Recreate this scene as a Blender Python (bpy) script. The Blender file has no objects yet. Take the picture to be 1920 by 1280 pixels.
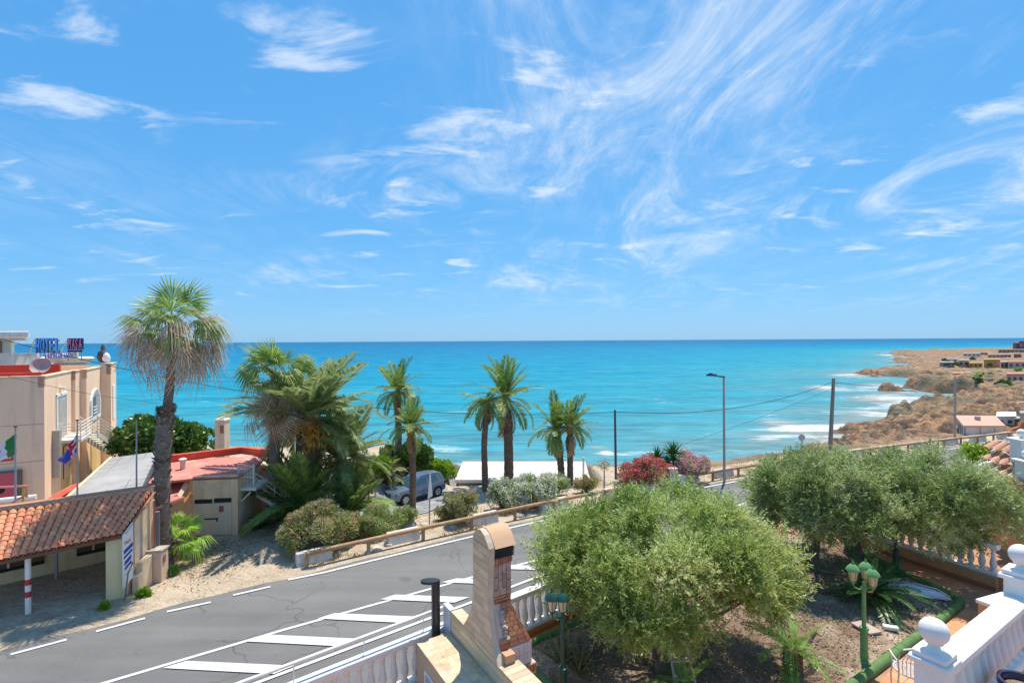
import bpy, bmesh, math, random
import numpy as np
from mathutils import Vector, Matrix
R = math.radians
scene = bpy.context.scene
COL = scene.collection
rng = np.random.default_rng(7)
random.seed(7)

# ------------------------------------------------------------------ camera, sky, sun, exposure
CAMZ, F, EPS, OFFV = 9.3, 960.0, 0.0059, 1.5
cam = bpy.data.cameras.new('camera'); cam.lens = 18; cam.sensor_width = 36
cam.shift_y = -OFFV/1920; cam.clip_end = 60000; cam.clip_start = 0.05
co = bpy.data.objects.new('camera', cam); COL.objects.link(co)
co.location = (0, 0, CAMZ); co.rotation_euler = (R(90), EPS, 0); scene.camera = co

SUN_EL, SUN_AZ = R(68), R(27)          # azimuth from +Y towards +X
world = bpy.data.worlds.new('World'); scene.world = world; world.use_nodes = True
wn = world.node_tree; wn.nodes.clear()
def wnode(t, **k):
    n = wn.nodes.new(t)
    for a, b in k.items(): setattr(n, a, b)
    return n
sky = wnode('ShaderNodeTexSky', sky_type='NISHITA', sun_disc=False, sun_elevation=SUN_EL, sun_rotation=SUN_AZ,
            air_density=1.0, dust_density=0.25, ozone_density=3.0, altitude=0)
wbg = wnode('ShaderNodeBackground'); wout = wnode('ShaderNodeOutputWorld')
wbg.inputs[1].default_value = 0.10
def wmath(op, a, b=None, clamp=False):
    n = wnode('ShaderNodeMath', operation=op, use_clamp=clamp)
    for i, v in enumerate((a, b)):
        if v is None: continue
        if isinstance(v, (int, float)): n.inputs[i].default_value = v
        else: wn.links.new(v, n.inputs[i])
    return n.outputs[0]
tc = wnode('ShaderNodeTexCoord'); sep = wnode('ShaderNodeSeparateXYZ'); wn.links.new(tc.outputs['Generated'], sep.inputs[0])
zz = wmath('MAXIMUM', sep.outputs[2], 0.0)
zd = wmath('ADD', zz, 0.13)
cx = wmath('DIVIDE', sep.outputs[0], zd); cy = wmath('DIVIDE', sep.outputs[1], zd)
comb = wnode('ShaderNodeCombineXYZ'); wn.links.new(cx, comb.inputs[0]); wn.links.new(cy, comb.inputs[1])
def wmapping(scale, rot, loc):
    m = wnode('ShaderNodeMapping'); m.inputs['Scale'].default_value = scale; m.inputs['Rotation'].default_value = (0, 0, rot)
    m.inputs['Location'].default_value = loc; wn.links.new(comb.outputs[0], m.inputs[0]); return m.outputs[0]
def wnoise(vec, sc, det, rough, dist, lac=2.0):
    n = wnode('ShaderNodeTexNoise', noise_dimensions='3D'); wn.links.new(vec, n.inputs['Vector'])
    n.inputs['Scale'].default_value = sc; n.inputs['Detail'].default_value = det; n.inputs['Roughness'].default_value = rough
    n.inputs['Distortion'].default_value = dist; return n.outputs[0]
def wramp(v, a, b):
    n = wnode('ShaderNodeMapRange', interpolation_type='SMOOTHSTEP'); wn.links.new(v, n.inputs[0])
    n.inputs[1].default_value = a; n.inputs[2].default_value = b; return n.outputs[0]
side = wramp(sep.outputs[0], -.45, .75)
big = wramp(wmath('ADD', wnoise(wmapping((1, 1, 1), 0.3, (3.1, 1.7, 0)), 0.62, 3, .5, 0), wmath('MULTIPLY', side, .20)), .46, .66)
wisp = wramp(wnoise(wmapping((1.0, .55, 1), -0.55, (9.3, 2.2, 0)), 1.55, 10, .68, 1.1), .44, .74)
fine = wramp(wnoise(wmapping((1.6, .5, 1), -0.8, (2.3, 7.2, 0)), 4.5, 8, .7, .8), .30, .72)
puff = wramp(wnoise(wmapping((.75, 1.3, 1), 0.15, (4.7, 8.1, 0)), 3.0, 9, .60, .45), .54, .70)
big2 = wramp(wnoise(wmapping((1, 1, 1), 0.1, (13.1, 5.7, 0)), .9, 2, .5, 0), .40, .56)
veil = wramp(wnoise(wmapping((1, .8, 1), .4, (1.2, 6.6, 0)), .7, 7, .62, .6), .40, .80)
c1 = wmath('MULTIPLY', wmath('MULTIPLY', wisp, big), wmath('ADD', wmath('MULTIPLY', fine, .55), .5)); c2 = wmath('MULTIPLY', puff, big2)
cl = wmath('ADD', wmath('MULTIPLY', c1, 1.0), wmath('MULTIPLY', c2, .72))
cl = wmath('ADD', cl, wmath('MULTIPLY', wmath('MULTIPLY', veil, fine), .30), clamp=True)
lowfade = wramp(sep.outputs[2], 0.015, 0.16)
cl = wmath('MULTIPLY', wmath('MULTIPLY', cl, lowfade), .93)
mixc = wnode('ShaderNodeMix', data_type='RGBA'); wn.links.new(cl, mixc.inputs[0]); 
sepc = wnode('ShaderNodeSeparateColor'); comc = wnode('ShaderNodeCombineColor'); wn.links.new(sky.outputs[0], sepc.inputs[0])
for i_, (g_, k_) in enumerate(((.76, .60), (.455, 1.98), (.30, 4.15))):      # tone of the photograph's sky
    wn.links.new(wmath('MULTIPLY', wmath('POWER', sepc.outputs[i_], g_), k_), comc.inputs[i_])
wn.links.new(comc.outputs[0], mixc.inputs[6]); mixc.inputs[7].default_value = (6.3, 7.1, 8.0, 1)
wn.links.new(mixc.outputs[2], wbg.inputs[0]); wn.links.new(wbg.outputs[0], wout.inputs[0])

sun = bpy.data.lights.new('sun', 'SUN'); sun.energy = 4.5; sun.angle = R(0.55); sun.color = (1, .93, .80)
so = bpy.data.objects.new('sun', sun); COL.objects.link(so)
sdir = Vector((math.sin(SUN_AZ)*math.cos(SUN_EL), math.cos(SUN_AZ)*math.cos(SUN_EL), math.sin(SUN_EL)))
so.rotation_euler = sdir.to_track_quat('Z', 'Y').to_euler(); so.location = (20, 20, 60)
vs = scene.view_settings; vs.view_transform = 'Standard'; vs.look = 'None'; vs.exposure = 0.40; vs.gamma = 1; vs.use_curve_mapping = False
scene.cycles.use_denoising = True
scene.cycles.max_bounces = 7; scene.cycles.transparent_max_bounces = 8
scene.cycles.sample_clamp_indirect = 4

# ------------------------------------------------------------------ picture -> place helpers
def ray(px, py):
    u = px-960.0; v = (640.0-py)-OFFV
    return Vector((u+EPS*v, F, v-EPS*u))
def at(px, py, z=0.0):
    r = ray(px, py); t = (z-CAMZ)/r.z
    return Vector((r.x*t, r.y*t, z))
def atd(px, py, Y):
    r = ray(px, py); t = Y/F
    return Vector((r.x*t, Y, CAMZ+r.z*t))

# ------------------------------------------------------------------ materials
MATS = {}
def new_mat(name):
    m = bpy.data.materials.new(name); m.use_nodes = True
    nt = m.node_tree; b = nt.nodes['Principled BSDF']
    MATS[name] = m
    return m, nt, b
STREAKS = {'white_paint': .10, 'white_render': .4, 'cream_render': .45, 'cream_render_pale': .5, 'ochre_render': .35, 'orange_render': .35, 'hotel_wall': .32, 'cream_yellow': .4, 'upper_render': .35, 'baluster_paint': .12, 'concrete_block_white': .45, 'house_white': .4, 'house_pink': .4, 'house_beige': .4}
def M(name, c1, c2=None, scale=3.0, rough=.8, bump=0.0, bscale=30.0, metal=0.0, spec=.35, orand=0.0, detail=5, c3=None, s3=.6, stretch=None, streak=0.0):
    if not streak and name in STREAKS: streak = STREAKS[name]
    if name in MATS: return MATS[name]
    m, nt, b = new_mat(name)
    N = nt.nodes.new; L = nt.links.new
    b.inputs['Roughness'].default_value = rough; b.inputs['Metallic'].default_value = metal
    b.inputs['Specular IOR Level'].default_value = spec
    geo = N('ShaderNodeNewGeometry'); vec = geo.outputs['Position']
    if stretch:
        mp = N('ShaderNodeMapping'); mp.inputs['Scale'].default_value = stretch; L(vec, mp.inputs[0]); vec = mp.outputs[0]
    c2 = c2 or tuple(x*.78 for x in c1)
    nz = N('ShaderNodeTexNoise'); nz.inputs['Scale'].default_value = scale; nz.inputs['Detail'].default_value = detail; nz.inputs['Roughness'].default_value = .62
    L(vec, nz.inputs['Vector'])
    mr = N('ShaderNodeMapRange'); mr.inputs[1].default_value = .32; mr.inputs[2].default_value = .68; L(nz.outputs[0], mr.inputs[0])
    mx = N('ShaderNodeMix'); mx.data_type = 'RGBA'; L(mr.outputs[0], mx.inputs[0])
    mx.inputs[6].default_value = (*c1, 1); mx.inputs[7].default_value = (*c2, 1)
    out = mx.outputs[2]
    if c3:
        n3 = N('ShaderNodeTexNoise'); n3.inputs['Scale'].default_value = s3; n3.inputs['Detail'].default_value = 6; n3.inputs['Roughness'].default_value = .7; L(vec, n3.inputs['Vector'])
        r3 = N('ShaderNodeMapRange'); r3.inputs[1].default_value = .50; r3.inputs[2].default_value = .68; L(n3.outputs[0], r3.inputs[0])
        m3 = N('ShaderNodeMix'); m3.data_type = 'RGBA'; L(r3.outputs[0], m3.inputs[0]); L(out, m3.inputs[6]); m3.inputs[7].default_value = (*c3, 1); out = m3.outputs[2]
    if streak:
        ms = N('ShaderNodeMapping'); ms.inputs['Scale'].default_value = (2.6, 2.6, .22); L(geo.outputs['Position'], ms.inputs[0])
        n4 = N('ShaderNodeTexNoise'); n4.inputs['Scale'].default_value = 1.0; n4.inputs['Detail'].default_value = 8; n4.inputs['Roughness'].default_value = .68; L(ms.outputs[0], n4.inputs['Vector'])
        r4 = N('ShaderNodeMapRange'); r4.inputs[1].default_value = .48; r4.inputs[2].default_value = .70; r4.inputs[4].default_value = streak; L(n4.outputs[0], r4.inputs[0])
        m4 = N('ShaderNodeMix'); m4.data_type = 'RGBA'; L(r4.outputs[0], m4.inputs[0]); L(out, m4.inputs[6]); m4.inputs[7].default_value = (c1[0]*.42, c1[1]*.40, c1[2]*.40, 1); out = m4.outputs[2]
    if orand:
        oi = N('ShaderNodeObjectInfo'); r = N('ShaderNodeMapRange'); L(oi.outputs['Random'], r.inputs[0]); r.inputs[3].default_value = 1-orand; r.inputs[4].default_value = 1+orand
        hs = N('ShaderNodeHueSaturation'); L(r.outputs[0], hs.inputs['Value']); L(out, hs.inputs['Color']); out = hs.outputs[0]
        r2 = N('ShaderNodeMath'); r2.operation = 'FRACT'; r1 = N('ShaderNodeMath'); r1.operation = 'MULTIPLY'; L(oi.outputs['Random'], r1.inputs[0]); r1.inputs[1].default_value = 7.31; L(r1.outputs[0], r2.inputs[0])
        rr = N('ShaderNodeMapRange'); L(r2.outputs[0], rr.inputs[0]); rr.inputs[3].default_value = .5-orand*.06; rr.inputs[4].default_value = .5+orand*.06; L(rr.outputs[0], hs.inputs['Hue'])
    L(out, b.inputs['Base Color'])
    if bump:
        bn = N('ShaderNodeTexNoise'); bn.inputs['Scale'].default_value = bscale; bn.inputs['Detail'].default_value = 4; L(vec, bn.inputs['Vector'])
        bp = N('ShaderNodeBump'); bp.inputs['Strength'].default_value = bump; bp.inputs['Distance'].default_value = .05; L(bn.outputs[0], bp.inputs['Height']); L(bp.outputs[0], b.inputs['Normal'])
    return m
def leafmat(name, ca, cb, cc, trans=.3, rough=.5, spec=.35):
    """three leaf colours picked per leaf through the face attribute 'tint'"""
    if name in MATS: return MATS[name]
    m, nt, b = new_mat(name); N = nt.nodes.new; L = nt.links.new
    a = N('ShaderNodeAttribute'); a.attribute_name = 'tint'
    cr = N('ShaderNodeValToRGB'); e = cr.color_ramp.elements
    e[0].position = 0; e[0].color = (*ca, 1); e[1].position = 1; e[1].color = (*cc, 1)
    k = cr.color_ramp.elements.new(.5); k.color = (*cb, 1)
    L(a.outputs['Fac'], cr.inputs[0]); L(cr.outputs[0], b.inputs['Base Color'])
    b.inputs['Roughness'].default_value = rough; b.inputs['Specular IOR Level'].default_value = spec
    t = N('ShaderNodeBsdfTranslucent'); L(cr.outputs[0], t.inputs['Color'])
    mx = N('ShaderNodeMixShader'); mx.inputs[0].default_value = trans; L(b.outputs[0], mx.inputs[1]); L(t.outputs[0], mx.inputs[2])
    L(mx.outputs[0], nt.nodes['Material Output'].inputs['Surface'])
    return m

# ------------------------------------------------------------------ mesh helpers
class MB:
    def __init__(s): s.v = []; s.f = []
    def add(s, vs, fs):
        o = len(s.v); s.v += [tuple(p) for p in vs]; s.f += [tuple(i+o for i in f) for f in fs]; return s
    def obox(s, o, a, b, c):
        o, a, b, c = Vector(o), Vector(a), Vector(b), Vector(c)
        if a.cross(b).dot(c) < 0: a, b = b, a
        p = [o, o+a, o+a+b, o+b]; p += [q+c for q in p]
        return s.add(p, [(3,2,1,0),(4,5,6,7),(0,1,5,4),(1,2,6,5),(2,3,7,6),(3,0,4,7)])
    def box(s, x, y, z, sx, sy, sz, rz=0):
        a = Vector((math.cos(rz), math.sin(rz), 0)); b = Vector((-math.sin(rz), math.cos(rz), 0)); c = Vector((0, 0, 1))
        o = Vector((x, y, z))-a*sx/2-b*sy/2-c*sz/2
        return s.obox(o, a*sx, b*sy, c*sz)
    def prism(s, pts, ext):
        pts = [Vector(p) for p in pts]; e = Vector(ext); n = len(pts)
        nrm = Vector((0, 0, 0))
        for i in range(n): nrm += pts[i].cross(pts[(i+1) % n])
        if nrm.dot(e) < 0: pts = pts[::-1]
        vs = pts+[p+e for p in pts]
        fs = [tuple(range(n-1, -1, -1)), tuple(range(n, 2*n))]+[(i, (i+1) % n, n+(i+1) % n, n+i) for i in range(n)]
        return s.add(vs, fs)
    def poly(s, pts): return s.add(pts, [tuple(range(len(pts)))])
    def tube(s, pts, r, n=8, caps=True):
        pts = [Vector(p) for p in pts]; k = len(pts)
        rs = r if isinstance(r, (list, tuple)) else [r]*k
        vs = []; up = Vector((0, 0, 1))
        for i, p in enumerate(pts):
            t = (pts[min(i+1, k-1)]-pts[max(i-1, 0)]).normalized()
            ref = up if abs(t.z) < .95 else Vector((1, 0, 0))
            a = t.cross(ref).normalized(); b = a.cross(t)
            for j in range(n):
                th = 2*math.pi*j/n; vs.append(p+(a*math.cos(th)+b*math.sin(th))*rs[i])
        fs = [(i*n+j, i*n+(j+1) % n, (i+1)*n+(j+1) % n, (i+1)*n+j) for i in range(k-1) for j in range(n)]
        if caps: fs += [tuple(range(n-1, -1, -1)), tuple(range((k-1)*n, k*n))]
        return s.add(vs, fs)
    def lathe(s, prof, n=12, c=(0, 0, 0), sq=False):
        vs = []; c = Vector(c)
        for r, z in prof:
            for j in range(n):
                th = 2*math.pi*(j+.5)/n; vs.append(c+Vector((r*math.cos(th), r*math.sin(th), z)))
        k = len(prof)
        fs = [(i*n+j, i*n+(j+1) % n, (i+1)*n+(j+1) % n, (i+1)*n+j) for i in range(k-1) for j in range(n)]
        fs += [tuple(range(n-1, -1, -1)), tuple(range((k-1)*n, k*n))]
        return s.add(vs, fs)
    def mesh(s, name, org=(0, 0, 0), smooth=None):
        me = bpy.data.meshes.new(name); o = Vector(org)
        me.from_pydata([tuple(Vector(p)-o) for p in s.v], [], s.f); me.update()
        if smooth is not None:
            me.polygons.foreach_set('use_smooth', [True]*len(me.polygons)); me.set_sharp_from_angle(angle=R(smooth))
        return me
def bevel(me, w, seg=1):
    bm = bmesh.new(); bm.from_mesh(me)
    bmesh.ops.bevel(bm, geom=[e for e in bm.edges if len(e.link_faces) == 2 and e.calc_face_angle(0) > .5], offset=w, segments=seg, affect='EDGES', clamp_overlap=True)
    bm.to_mesh(me); bm.free(); return me
def ob(name, me, mat=None, parent=None, loc=(0, 0, 0), rot=(0, 0, 0), scale=(1, 1, 1)):
    if mat is not None and not me.materials: me.materials.append(mat)
    o = bpy.data.objects.new(name, me); COL.objects.link(o); o.parent = parent
    o.location = loc; o.rotation_euler = rot
    o.scale = scale if not isinstance(scale, (int, float)) else (scale,)*3
    return o
def tag(o, label, cat, group=None, kind=None):
    if label: o['label'] = label
    if cat: o['category'] = cat
    if group: o['group'] = group
    if kind: o['kind'] = kind
    return o
def thing(name, label, cat, loc=(0, 0, 0), rz=0, group=None):
    o = bpy.data.objects.new(name, None); COL.objects.link(o); o.location = loc; o.rotation_euler = (0, 0, rz); o.empty_display_size = .2
    return tag(o, label, cat, group)
def part(name, mb, mat, parent, smooth=None, bev=0, world=True):
    me = mb.mesh(name, parent.location if world and parent.parent is None else (0, 0, 0), smooth)
    if bev: bevel(me, bev)
    return ob(name, me, mat, parent)
def sub(name, mb, mat, prt, root, smooth=None):
    """a sub-part under prt, given in world coordinates; root is the thing prt belongs to (both unrotated)"""
    return ob(name, mb.mesh(name, root.location, smooth), mat, prt)
def struct(name, mb_or_me, mat, label=None):
    me = mb_or_me.mesh(name) if isinstance(mb_or_me, MB) else mb_or_me
    o = ob(name, me, mat); o['kind'] = 'structure'
    if label: o['label'] = label
    return o
def np_mesh(name, V, Fq, tint=None, smooth=False):
    me = bpy.data.meshes.new(name); me.from_pydata(np.asarray(V, dtype=np.float32), [], np.asarray(Fq, dtype=np.int32)); me.update()
    if tint is not None:
        at_ = me.attributes.new('tint', 'FLOAT', 'FACE'); at_.data.foreach_set('value', np.asarray(tint, dtype=np.float32))
    if smooth: me.polygons.foreach_set('use_smooth', [True]*len(me.polygons))
    return me
def unit(a): return a/np.maximum(np.linalg.norm(a, axis=-1, keepdims=True), 1e-9)
def leaf_quads(P, D, Lh, W, g):
    n = len(P); D = unit(D); S = unit(np.cross(D, g.normal(size=(n, 3))))
    Lh = np.broadcast_to(np.asarray(Lh, float), (n,))[:, None]; W = np.broadcast_to(np.asarray(W, float), (n,))[:, None]
    mid = P+D*Lh*.45
    V = np.stack([P, mid+S*W, P+D*Lh, mid-S*W], 1).reshape(-1, 3)
    return V, np.arange(4*n).reshape(n, 4)
def join_np(parts):
    Vs, Fs, o = [], [], 0
    for V, Fq in parts: Vs.append(V); Fs.append(Fq+o); o += len(V)
    return np.concatenate(Vs), np.concatenate(Fs)
def font_mesh(name, c):
    t = bpy.data.objects.new(name, c); COL.objects.link(t); dg = bpy.context.evaluated_depsgraph_get()
    me = bpy.data.meshes.new_from_object(t.evaluated_get(dg)); bpy.data.objects.remove(t); me.name = name
    if not me.materials: me.materials.append(c.materials[0])
    o = bpy.data.objects.new(name, me); COL.objects.link(o); return o
def text(name, body, size, mat, parent, loc, rot, extrude=.02, sx=1.0):
    c = bpy.data.curves.new(name, 'FONT'); c.body = body; c.size = size; c.extrude = extrude; c.align_x = 'LEFT'
    c.materials.append(mat); o = font_mesh(name, c); o.parent = parent
    o.location = loc; o.rotation_euler = rot; o.scale = (sx, 1, 1); return o

# ------------------------------------------------------------------ terrain: road line, shoreline, heights
SEA = -9.0
qpx = [(20,1228),(125,1200),(270,1160),(395,1130),(505,1101),(640,1064),(760,1036),(880,1008),(1000,982),(1260,926),(1400,899),(1650,860),(1760,845)]
QW = np.array([at(*p)[:2] for p in qpx])
RP = np.polyfit(QW[:, 0], QW[:, 1], 3); RX0, RX1 = -15.0, 40.0
def yr(x):
    x = np.asarray(x, float); xc = np.clip(x, RX0, RX1); d = np.polyder(RP)
    return np.polyval(RP, xc)+(x-xc)*np.polyval(d, xc)
def yslope(x): return np.polyval(np.polyder(RP), np.clip(x, RX0, RX1))
def road_pt(x, off, z=0.0):
    m = float(yslope(x)); n = Vector((-m, 1, 0)).normalized()
    return Vector((x, float(yr(x)), z))+n*off
shore_px = [(1600,834),(1625,815),(1657,797),(1700,786),(1738,774),(1758,766),(1775,752),(1792,744),(1770,739),(1747,738),(1690,733.5),(1700,729),(1745,726),(1752,711),
            (1708,708),(1660,706),(1618,702),(1640,697),(1707,693),(1722,684.5),(1700,681),(1683,678.5),(1690,676),(1720,671),(1694,667),(1678,663),(1687,657.5)]
SH = [(-220,80),(-90,68),(-35,59),(-5,58),(14,60),(30,66),(45,76)]+[tuple(at(x, y, SEA)[:2]) for x, y in shore_px]+[(1000,950),(1700,1050),(3500,1100),(3500,-400),(-220,-400)]
SH = np.array(SH)
def shore_dist(x, y):
    x = np.asarray(x, float); y = np.asarray(y, float); best = np.full(x.shape, 1e9); ins = np.zeros(x.shape, bool)
    n = len(SH)
    for i in range(n):
        ax, ay = SH[i]; bx, by = SH[(i+1) % n]; dx, dy = bx-ax, by-ay
        t = np.clip(((x-ax)*dx+(y-ay)*dy)/(dx*dx+dy*dy), 0, 1)
        best = np.minimum(best, np.hypot(x-ax-t*dx, y-ay-t*dy))
        c = ((ay > y) != (by > y)) & (x < (bx-ax)*(y-ay)/(by-ay+1e-12)+ax); ins ^= c
    return np.where(ins, best, -best)
_tab = np.random.default_rng(3).random((256, 256))
def vnoise(x, y):
    xi = np.floor(x).astype(int); yi = np.floor(y).astype(int); fx = x-xi; fy = y-yi
    fx = fx*fx*(3-2*fx); fy = fy*fy*(3-2*fy); g = lambda a, b: _tab[a & 255, b & 255]
    return (g(xi, yi)*(1-fx)+g(xi+1, yi)*fx)*(1-fy)+(g(xi, yi+1)*(1-fx)+g(xi+1, yi+1)*fx)*fy
def fbm(x, y, o=4):
    a, s, t = .5, 0, 0
    for i in range(o): s = s+a*vnoise(x*2**i+17*i, y*2**i+5*i); t += a; a *= .5
    return s/t
def sm(a, b, v): t = np.clip((v-a)/(b-a), 0, 1); return t*t*(3-2*t)
def H(x, y):
    x = np.asarray(x, float); y = np.asarray(y, float)
    g = (y-yr(x))/np.sqrt(1+yslope(x)**2); r = np.hypot(x, y)
    mid = -2.0*sm(2.5, 11, g)*sm(-11, -7.5, x)
    right = sm(9, 20, x)*(-3.2*sm(2.0, 14, g)-1.4*sm(14, 40, g)-1.1*sm(190, 260, r)-1.5*sm(330, 460, r))
    z0 = np.where(g < 0, 0, np.minimum(mid, mid*(1-sm(9, 20, x))+right))
    s = shore_dist(x, y)
    # rocky hill behind the pink-roofed house
    hill = 2.2*np.exp(-(((x-150)/45)**2+((y-165)/38)**2))+1.5*np.exp(-(((x-95)/22)**2+((y-105)/20)**2))
    z0 = z0+hill
    n1 = fbm(x*.10+3, y*.10+9, 5)-.5; n2 = fbm(x*.35, y*.35, 4)-.5; n3 = fbm(x*.03, y*.03, 3)-.5
    rid = 1-np.abs(2*fbm(x*.16+40, y*.16, 4)-1)
    rocky = sm(10, 22, g)*sm(26, 44, x)*(1-.8*sm(60, 140, s))
    z0 = z0+rocky*(4.2*n1+1.8*n2+(rid-.8)*3.6)*(1-.6*sm(150, 260, r))+n3*2.0*sm(60, 160, g)+.12*n2*sm(.9, 3, g)
    lam = 1.6+4*np.clip(n1+.35, 0, 1)+.004*r
    ss = s+n1*(12+.06*r)*sm(15, 60, g)+n2*(3+.01*r)
    h = np.where(ss > 0, SEA+(z0-SEA)*(1-np.exp(-np.maximum(ss, 0)/lam)), SEA-.05+np.maximum(.16*ss, -4))
    # wave-cut rock shelf
    sh = np.exp(-((s+6)/9)**2)*sm(40, 60, x)*(rid-.72)*2.2
    h = h+np.where(s < 6, sh, 0)
    h = h+rocky*sm(0, 4, s)*(1-sm(240, 420, r))*((1-np.abs(2*fbm(x*.55+7, y*.55, 3)-1)-.75)*1.5+(fbm(x*1.3, y*1.3, 2)-.5)*.8)
    pit = sm(-5.6, -5.0, x)*sm(7.4, 6.6, x)*sm(40.6, 41.4, y)
    h = np.where(y < 53, h*(1-pit)+np.minimum(h, -5)*pit, h)
    return np.where(g < .6, 0, h)
def Hs(x, y): return float(H(np.array([x]), np.array([y]))[0])
def ground(px, py, y0=8.0, y1=1500.0):
    """first point of the terrain seen at a pixel"""
    r = ray(px, py); Y = np.geomspace(y0, y1, 3000); X = r.x/F*Y; Z = CAMZ+r.z/F*Y
    hit = np.nonzero(Z <= H(X, Y))[0]
    i = hit[0] if len(hit) else len(Y)-1
    return Vector((X[i], Y[i], float(H(X[i:i+1], Y[i:i+1])[0])))

def polar(na, nr, az, r0, r1, rr=None):
    a = np.linspace(-R(az), R(az), na); r = np.geomspace(r0, r1, nr) if rr is None else rr; nr = len(r); A, RR = np.meshgrid(a, r)
    X, Y = RR*np.sin(A), RR*np.cos(A)
    i = np.arange(nr-1)[:, None]*na+np.arange(na-1)[None]; Fq = np.stack([i, i+1, i+1+na, i+na], -1).reshape(-1, 4)[:, ::-1]
    return X.ravel(), Y.ravel(), Fq
gx, gy, gf = polar(720, 0, 60, 0, 0, np.concatenate([np.geomspace(5, 64, 110), np.geomspace(64.6, 330, 330), np.geomspace(334, 1700, 90)]))
gz = H(gx, gy); gs = shore_dist(gx, gy)
gme = np_mesh('ground', np.stack([gx, gy, gz], 1), gf, smooth=True)
gg = (gy-yr(gx))/np.sqrt(1+yslope(gx)**2)
rockv = np.clip(np.maximum(sm(9, 16, gg)*sm(9, 16, gx), sm(14, 6, gs)), 0, 1)*(1-sm(140, 260, gs)*.35)
for nm, val in (('rock', rockv), ('wet', sm(1.2, -.2, gz-SEA))):
    a_ = gme.attributes.new(nm, 'FLOAT', 'POINT'); a_.data.foreach_set('value', val.astype(np.float32))

m, nt, b = new_mat('ground_mat'); N = nt.nodes.new; L = nt.links.new
def nnoise(sc, det=6, rough=.6, vec=None, dist=0):
    n = N('ShaderNodeTexNoise'); n.inputs['Scale'].default_value = sc; n.inputs['Detail'].default_value = det; n.inputs['Roughness'].default_value = rough; n.inputs['Distortion'].default_value = dist
    L(vec or geo.outputs['Position'], n.inputs['Vector']); return n.outputs[0]
def nmr(v, a, b_, c=0, d=1):
    n = N('ShaderNodeMapRange'); L(v, n.inputs[0]); n.inputs[1].default_value = a; n.inputs[2].default_value = b_; n.inputs[3].default_value = c; n.inputs[4].default_value = d; return n.outputs[0]
def nmix(f, a, b_):
    n = N('ShaderNodeMix'); n.data_type = 'RGBA'
    if isinstance(f, float): n.inputs[0].default_value = f
    else: L(f, n.inputs[0])
    for i, c in ((6, a), (7, b_)):
        if isinstance(c, tuple): n.inputs[i].default_value = (*c, 1)
        else: L(c, n.inputs[i])
    return n.outputs[2]
def nmath(op, a, b_):
    n = N('ShaderNodeMath'); n.operation = op
    for i, v in enumerate((a, b_)):
        if isinstance(v, (int, float)): n.inputs[i].default_value = v
        else: L(v, n.inputs[i])
    return n.outputs[0]
def nattr(name):
    n = N('ShaderNodeAttribute'); n.attribute_name = name; return n.outputs['Fac']
def N_z(ge):
    q = N('ShaderNodeSeparateXYZ'); L(ge.outputs['Normal'], q.inputs[0]); return q.outputs[2]
geo = N('ShaderNodeNewGeometry')
dirt = nmix(nmr(nnoise(.45, 8), .35, .65), (.62, .50, .37), (.49, .375, .26))
dirt = nmix(nmr(nnoise(1.7, 8, .7), .50, .72), dirt, (.36, .265, .16))
dirt = nmix(nmr(nnoise(9, 4), .52, .75), dirt, (.70, .62, .52))
rock = nmix(nmr(nnoise(.13, 8, .65), .36, .62), (.50, .27, .135), (.34, .215, .13))
rock = nmix(nmr(nnoise(.30, 9, .78), .46, .56), rock, (.12, .085, .062))
rock = nmix(nmr(nnoise(.04, 7, .75), .50, .60), rock, (.22, .19, .12))
rock = nmix(nmr(nnoise(.09, 7, .75), .58, .70), rock, (.52, .40, .29))
sz = N('ShaderNodeSeparateXYZ'); L(geo.outputs['Position'], sz.inputs[0])
st_v = nmath('ADD', nmath('MULTIPLY', sz.outputs[2], 1.0), nmath('MULTIPLY', nnoise(.08, 5), 5.0))
strata = N('ShaderNodeTexNoise'); strata.noise_dimensions = '1D'; strata.inputs['Scale'].default_value = 1.6; strata.inputs['Detail'].default_value = 5; strata.inputs['Roughness'].default_value = .75; L(st_v, strata.inputs['W'])
slope = nmr(nmath('ABSOLUTE', N_z(geo), 0), .55, .9, 1, 0)
rock = nmix(nmath('MULTIPLY', nmr(strata.outputs[0], .46, .58), nmath('ADD', nmath('MULTIPLY', slope, .6), .3)), rock, (.115, .08, .06))
scrub = nmath('MULTIPLY', nmr(nnoise(.55, 5, .7), .60, .66), nmr(nnoise(.045, 4, .6), .44, .56))
rock = nmix(nmath('MULTIPLY', scrub, .8), rock, (.085, .10, .045))
colr = nmix(nattr('rock'), dirt, rock)
colr = nmix(nmr(nattr('wet'), 0, 1, 0, .75), colr, (.10, .085, .07))
L(colr, b.inputs['Base Color']); b.inputs['Roughness'].default_value = .92; b.inputs['Specular IOR Level'].default_value = .2
bp = N('ShaderNodeBump'); bp.inputs['Strength'].default_value = .9; bp.inputs['Distance'].default_value = .5
L(nmath('ADD', nmath('MULTIPLY', nnoise(.6, 8, .65), 1.6), nmath('MULTIPLY', nnoise(7, 6, .65), .22)), bp.inputs['Height']); L(bp.outputs[0], b.inputs['Normal'])
struct('ground', gme, m)

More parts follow.
